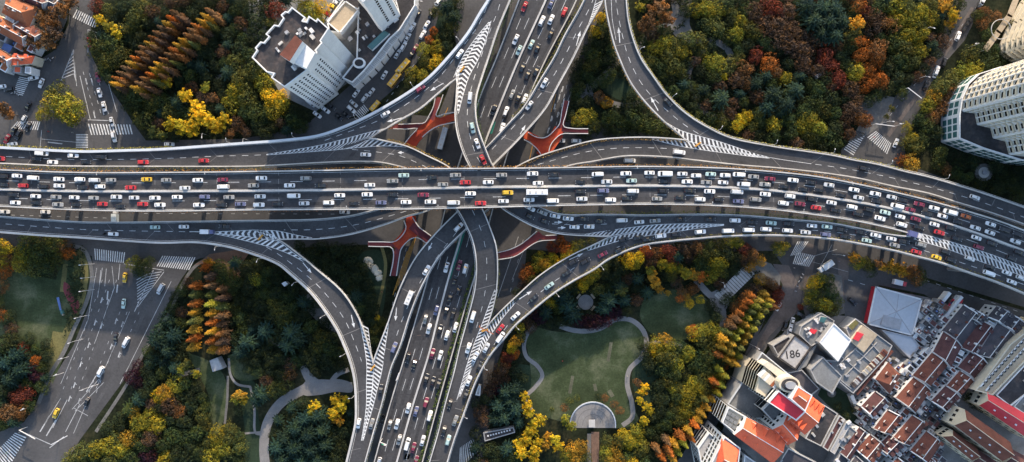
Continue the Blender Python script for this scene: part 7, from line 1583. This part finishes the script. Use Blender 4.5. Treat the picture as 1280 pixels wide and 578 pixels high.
# fill the woods with unremarkable trees
WOODS = [([(112,40),(180,-6),(365,-6),(350,20),(314,66),(322,80),(345,112),(390,150),(380,165),(300,170),(200,172),(176,160),(150,120),(126,90)], ('dg','dg','dg','mg','te','br')),
 ([(796,-6),(1205,-6),(1196,30),(1150,100),(1122,118),(1074,130),(1070,160),(1048,190),(960,176),(900,160),(850,130),(822,92),(800,50)], ('dg','dg','mg','mg','te','br')),
 ([(724,70),(754,10),(762,40),(776,80),(800,124),(846,168),(720,170),(706,150)], ('dg','dg','mg')),
 ([(290,320),(345,336),(380,366),(412,408),(430,440),(432,470),(390,468),(330,470),(296,450),(286,400)], ('dg','dg','te','mg')),
 ([(130,545),(160,500),(190,450),(215,390),(236,366),(238,470),(256,500),(262,540),(280,590),(90,590)], ('dg','dg','mg','br')),
 ([(345,560),(345,520),(380,500),(432,494),(440,520),(428,590),(345,590)], ('dg','te','te')),
 ([(600,500),(630,440),(660,390),(720,350),(800,312),(850,306),(850,360),(800,376),(770,396),(700,404),(660,410),(650,440),(640,500),(660,560),(640,590),(586,590)], ('dg','dg','te','mg','br')),
 ([(840,304),(930,300),(952,340),(900,366),(850,366),(820,340)], ('dg','dg','br','br')), ([(905,375),(975,350),(976,380),(940,420),(900,450),(905,400)], ('br','dg','ob')),
 ([(800,430),(870,430),(910,440),(900,500),(850,570),(760,590),(790,540),(815,500)], ('dg','dg','mg')), ([(365,306),(450,306),(476,390),(470,440),(455,400),(420,350)], ('dg',)),
 ([(-10,430),(60,430),(62,470),(34,520),(-10,540)], ('dg','te','mg')), ([(1185,200),(1290,212),(1290,250),(1215,228)], ('dg','dg','mg')), ([(1210,60),(1255,60),(1270,80),(1250,100),(1200,90)], ('dg','mg')), ([(748,540),(800,540),(800,590),(752,590)], ('ol','mg')), ([(532,64),(572,0),(566,50),(556,90),(512,108)], ('dg',))]
CLEAR = [(880,362,8),(892,372,9),(903,396,8),(903,410,7),(915,360,12),(926,350,12),(850,45,10),(872,52,6),(900,56,6),(912,68,6),(315,484,4),(322,520,5),(296,476,4),(400,392,10),(425,410,7),(352,432,5),(230,465,6),(205,490,4),(850,128,6),(745,105,6),(838,20,16),(866,30,10),(910,60,7),(866,90,6),(320,60,6),(262,455,10),(380,470,10),(415,484,24),(380,486,14),(732,378,14),(741,531,32),(745,560,9),(895,378,10),(356,356,7),(1022,95,5),(620,540,26),(945,330,10),(1039,491,6),(770,115,18),(752,126,10),(1229,216,12)]
placed = [(t[1], t[2], t[3]) for t in TREES]
for poly, cols in WOODS:
    xs = [p[0] for p in poly]; ys = [p[1] for p in poly]; tries = int((max(xs)-min(xs))*(max(ys)-min(ys))/14)
    for _ in range(tries):
        x = R.uniform(min(xs), max(xs)); y = R.uniform(min(ys), max(ys)); r_ = R.uniform(7.5, 11)
        if not inpoly(x, y, poly) or any((x-a)**2+(y-b_)**2 < ((r_+c)*.62)**2 for a, b_, c in placed) or any((x-a)**2+(y-b_)**2 < (c+2)**2 for a, b_, c in CLEAR): continue
        c = R.choice(cols); TREES.append(['s' if c == 'te' else 'b', x, y, r_, c]); placed.append((x, y, r_))
# build: the 300 largest of each kind as trees of their own, the rest as one mass per kind
def treeheight(k, r): return {'b': max(5.5, r*1.55), 'f': r*1.9, 'c': 15.5, 's': r*2.2, 'u': r*1.3}[k]
def kindname(k, c):
    if k == 'b': return ('evergreen_tree', 'evergreen tree') if c in ('dg', 'te') else ('broadleaf_tree', 'broadleaf tree') if c in ('mg', 'ol', 'yg') else ('autumn_tree', 'autumn tree')
    return KN[k]
TREES = [t for t in TREES if -t[3]*.6 < t[1] < 1280+t[3]*.6 and -t[3]*.6 < t[2] < 578+t[3]*.6]
bykind = defaultdict(list)
for t in TREES: bykind[kindname(t[0], t[4])[0]].append(t)
solo = []; mass = defaultdict(list)
for kn, ts in bykind.items():
    ts.sort(key=lambda t: -t[3]); solo += ts[:300]; mass[kn] = ts[300:]
info = [(min(LM, key=lambda l: (l[1]-t[1])**2 + (l[2]-t[2])**2)[0], t[0], t[4], t[1], t[2], t) for t in solo]
def shape(t):
    k, x, y, rp, c = t; r = rp*S0*.97; hgt = treeheight(k, r)*(random.uniform(.82, 1.15) if k == 'c' else random.uniform(.9, 1.1))
    zc = {'b': hgt - r*.75, 'f': hgt*.62, 'c': hgt*.6, 's': hgt*.6, 'u': hgt*.5}[k]; v = P(x, y, zc)
    base = COL[c][0]; j = random.uniform(.7, 1.25); hue = random.uniform(-.1, .1); col = (base[0]*j*(1+hue), base[1]*j, base[2]*j*(1-hue))
    ex = random.uniform(.88, 1.14); sc = (r/.2*.62*ex, r/.2*.62/ex, hgt) if k == 'c' else (r*ex, r/ex, r*(1.0 if k != 's' else 1.15)*random.uniform(.9, 1.15))
    zo = 0 if k == 'c' else zc - (r*.25 if k == 'b' else r*.15 if k == 'f' else 0)
    return r, hgt, v, col, sc, zo
gg = defaultdict(list)
for q in info: gg[(q[0], kindname(q[1], q[2])[1], q[2])].append(q)
nt_ = 0
for (lm, dx, c), qs in gg.items():
    qs.sort(key=lambda q: q[3]); cn_ = COL[c][1]
    for i, q in enumerate(qs):
        k = q[1]; nm = kindname(k, c)[0]
        lab = ('the only %s %s by the %s' % (cn_, dx, lm)) if len(qs) == 1 else '%s %s %s from the left by the %s' % (ORD[i] or 'first', cn_, dx, lm)
        lab = ' '.join(lab.split()[:16]); r, hgt, v, col, sc, zo = shape(q[5])
        e = empty(nm, (v.x, v.y, 0), random.uniform(0, 6.28)); tag(e, lab, 'shrub' if k == 'u' else 'tree', 'trees of the parks and streets' if k != 'u' else 'coloured shrubs')
        o = linked(random.choice(CR[k]), 'crown', e, color=col); o.scale = sc; o.location.z = zo; o.rotation_euler.z = random.uniform(0, 6.28)
        tk = linked(TM, 'trunk', e); tk.scale = (r*.9, r*.9, hgt*.98 if k == 'c' else hgt*.8); nt_ += 1
import numpy as np
def arr(me):
    co = np.empty(len(me.vertices)*3); me.vertices.foreach_get('co', co); return co.reshape(-1, 3)
for kn, ts in mass.items():
    if not ts: continue
    V = []; Cc_ = []; nv = 0
    for t in ts:
        r, hgt, v, col, sc, zo = shape(t); co = arr(random.choice(CR[t[0]])); a = random.uniform(0, 6.28); ca, sa = cos(a), sin(a)
        x = co[:, 0]*sc[0]; y = co[:, 1]*sc[1]; V.append(np.stack([x*ca - y*sa + v.x, x*sa + y*ca + v.y, co[:, 2]*sc[2] + zo], 1)); Cc_.append(np.tile([*col, 1.0], (len(co), 1)))
    V = np.concatenate(V); Cc_ = np.concatenate(Cc_); n = len(V)//4
    me = bpy.data.meshes.new('foliage'); me.vertices.add(n*4); me.vertices.foreach_set('co', V.ravel()); me.loops.add(n*4); me.loops.foreach_set('vertex_index', np.arange(n*4)); me.polygons.add(n); me.polygons.foreach_set('loop_start', np.arange(n)*4); me.polygons.foreach_set('loop_total', np.full(n, 4)); me.update()
    at = me.attributes.new('treecol', 'FLOAT_COLOR', 'POINT'); at.data.foreach_set('color', Cc_.ravel()); me.materials.append(M['leafmass'])
    o = bpy.data.objects.new('tree_belt', me); C.objects.link(o); tag(o, 'smaller %s filling the gaps of the park woods' % kn.replace('_', ' ').replace('tree', 'trees'), 'trees', None, 'stuff')
print('vehicles', NV, 'trees', nt_, {k: len(v) for k, v in bykind.items()})
# undergrowth between the trees
b = MB()
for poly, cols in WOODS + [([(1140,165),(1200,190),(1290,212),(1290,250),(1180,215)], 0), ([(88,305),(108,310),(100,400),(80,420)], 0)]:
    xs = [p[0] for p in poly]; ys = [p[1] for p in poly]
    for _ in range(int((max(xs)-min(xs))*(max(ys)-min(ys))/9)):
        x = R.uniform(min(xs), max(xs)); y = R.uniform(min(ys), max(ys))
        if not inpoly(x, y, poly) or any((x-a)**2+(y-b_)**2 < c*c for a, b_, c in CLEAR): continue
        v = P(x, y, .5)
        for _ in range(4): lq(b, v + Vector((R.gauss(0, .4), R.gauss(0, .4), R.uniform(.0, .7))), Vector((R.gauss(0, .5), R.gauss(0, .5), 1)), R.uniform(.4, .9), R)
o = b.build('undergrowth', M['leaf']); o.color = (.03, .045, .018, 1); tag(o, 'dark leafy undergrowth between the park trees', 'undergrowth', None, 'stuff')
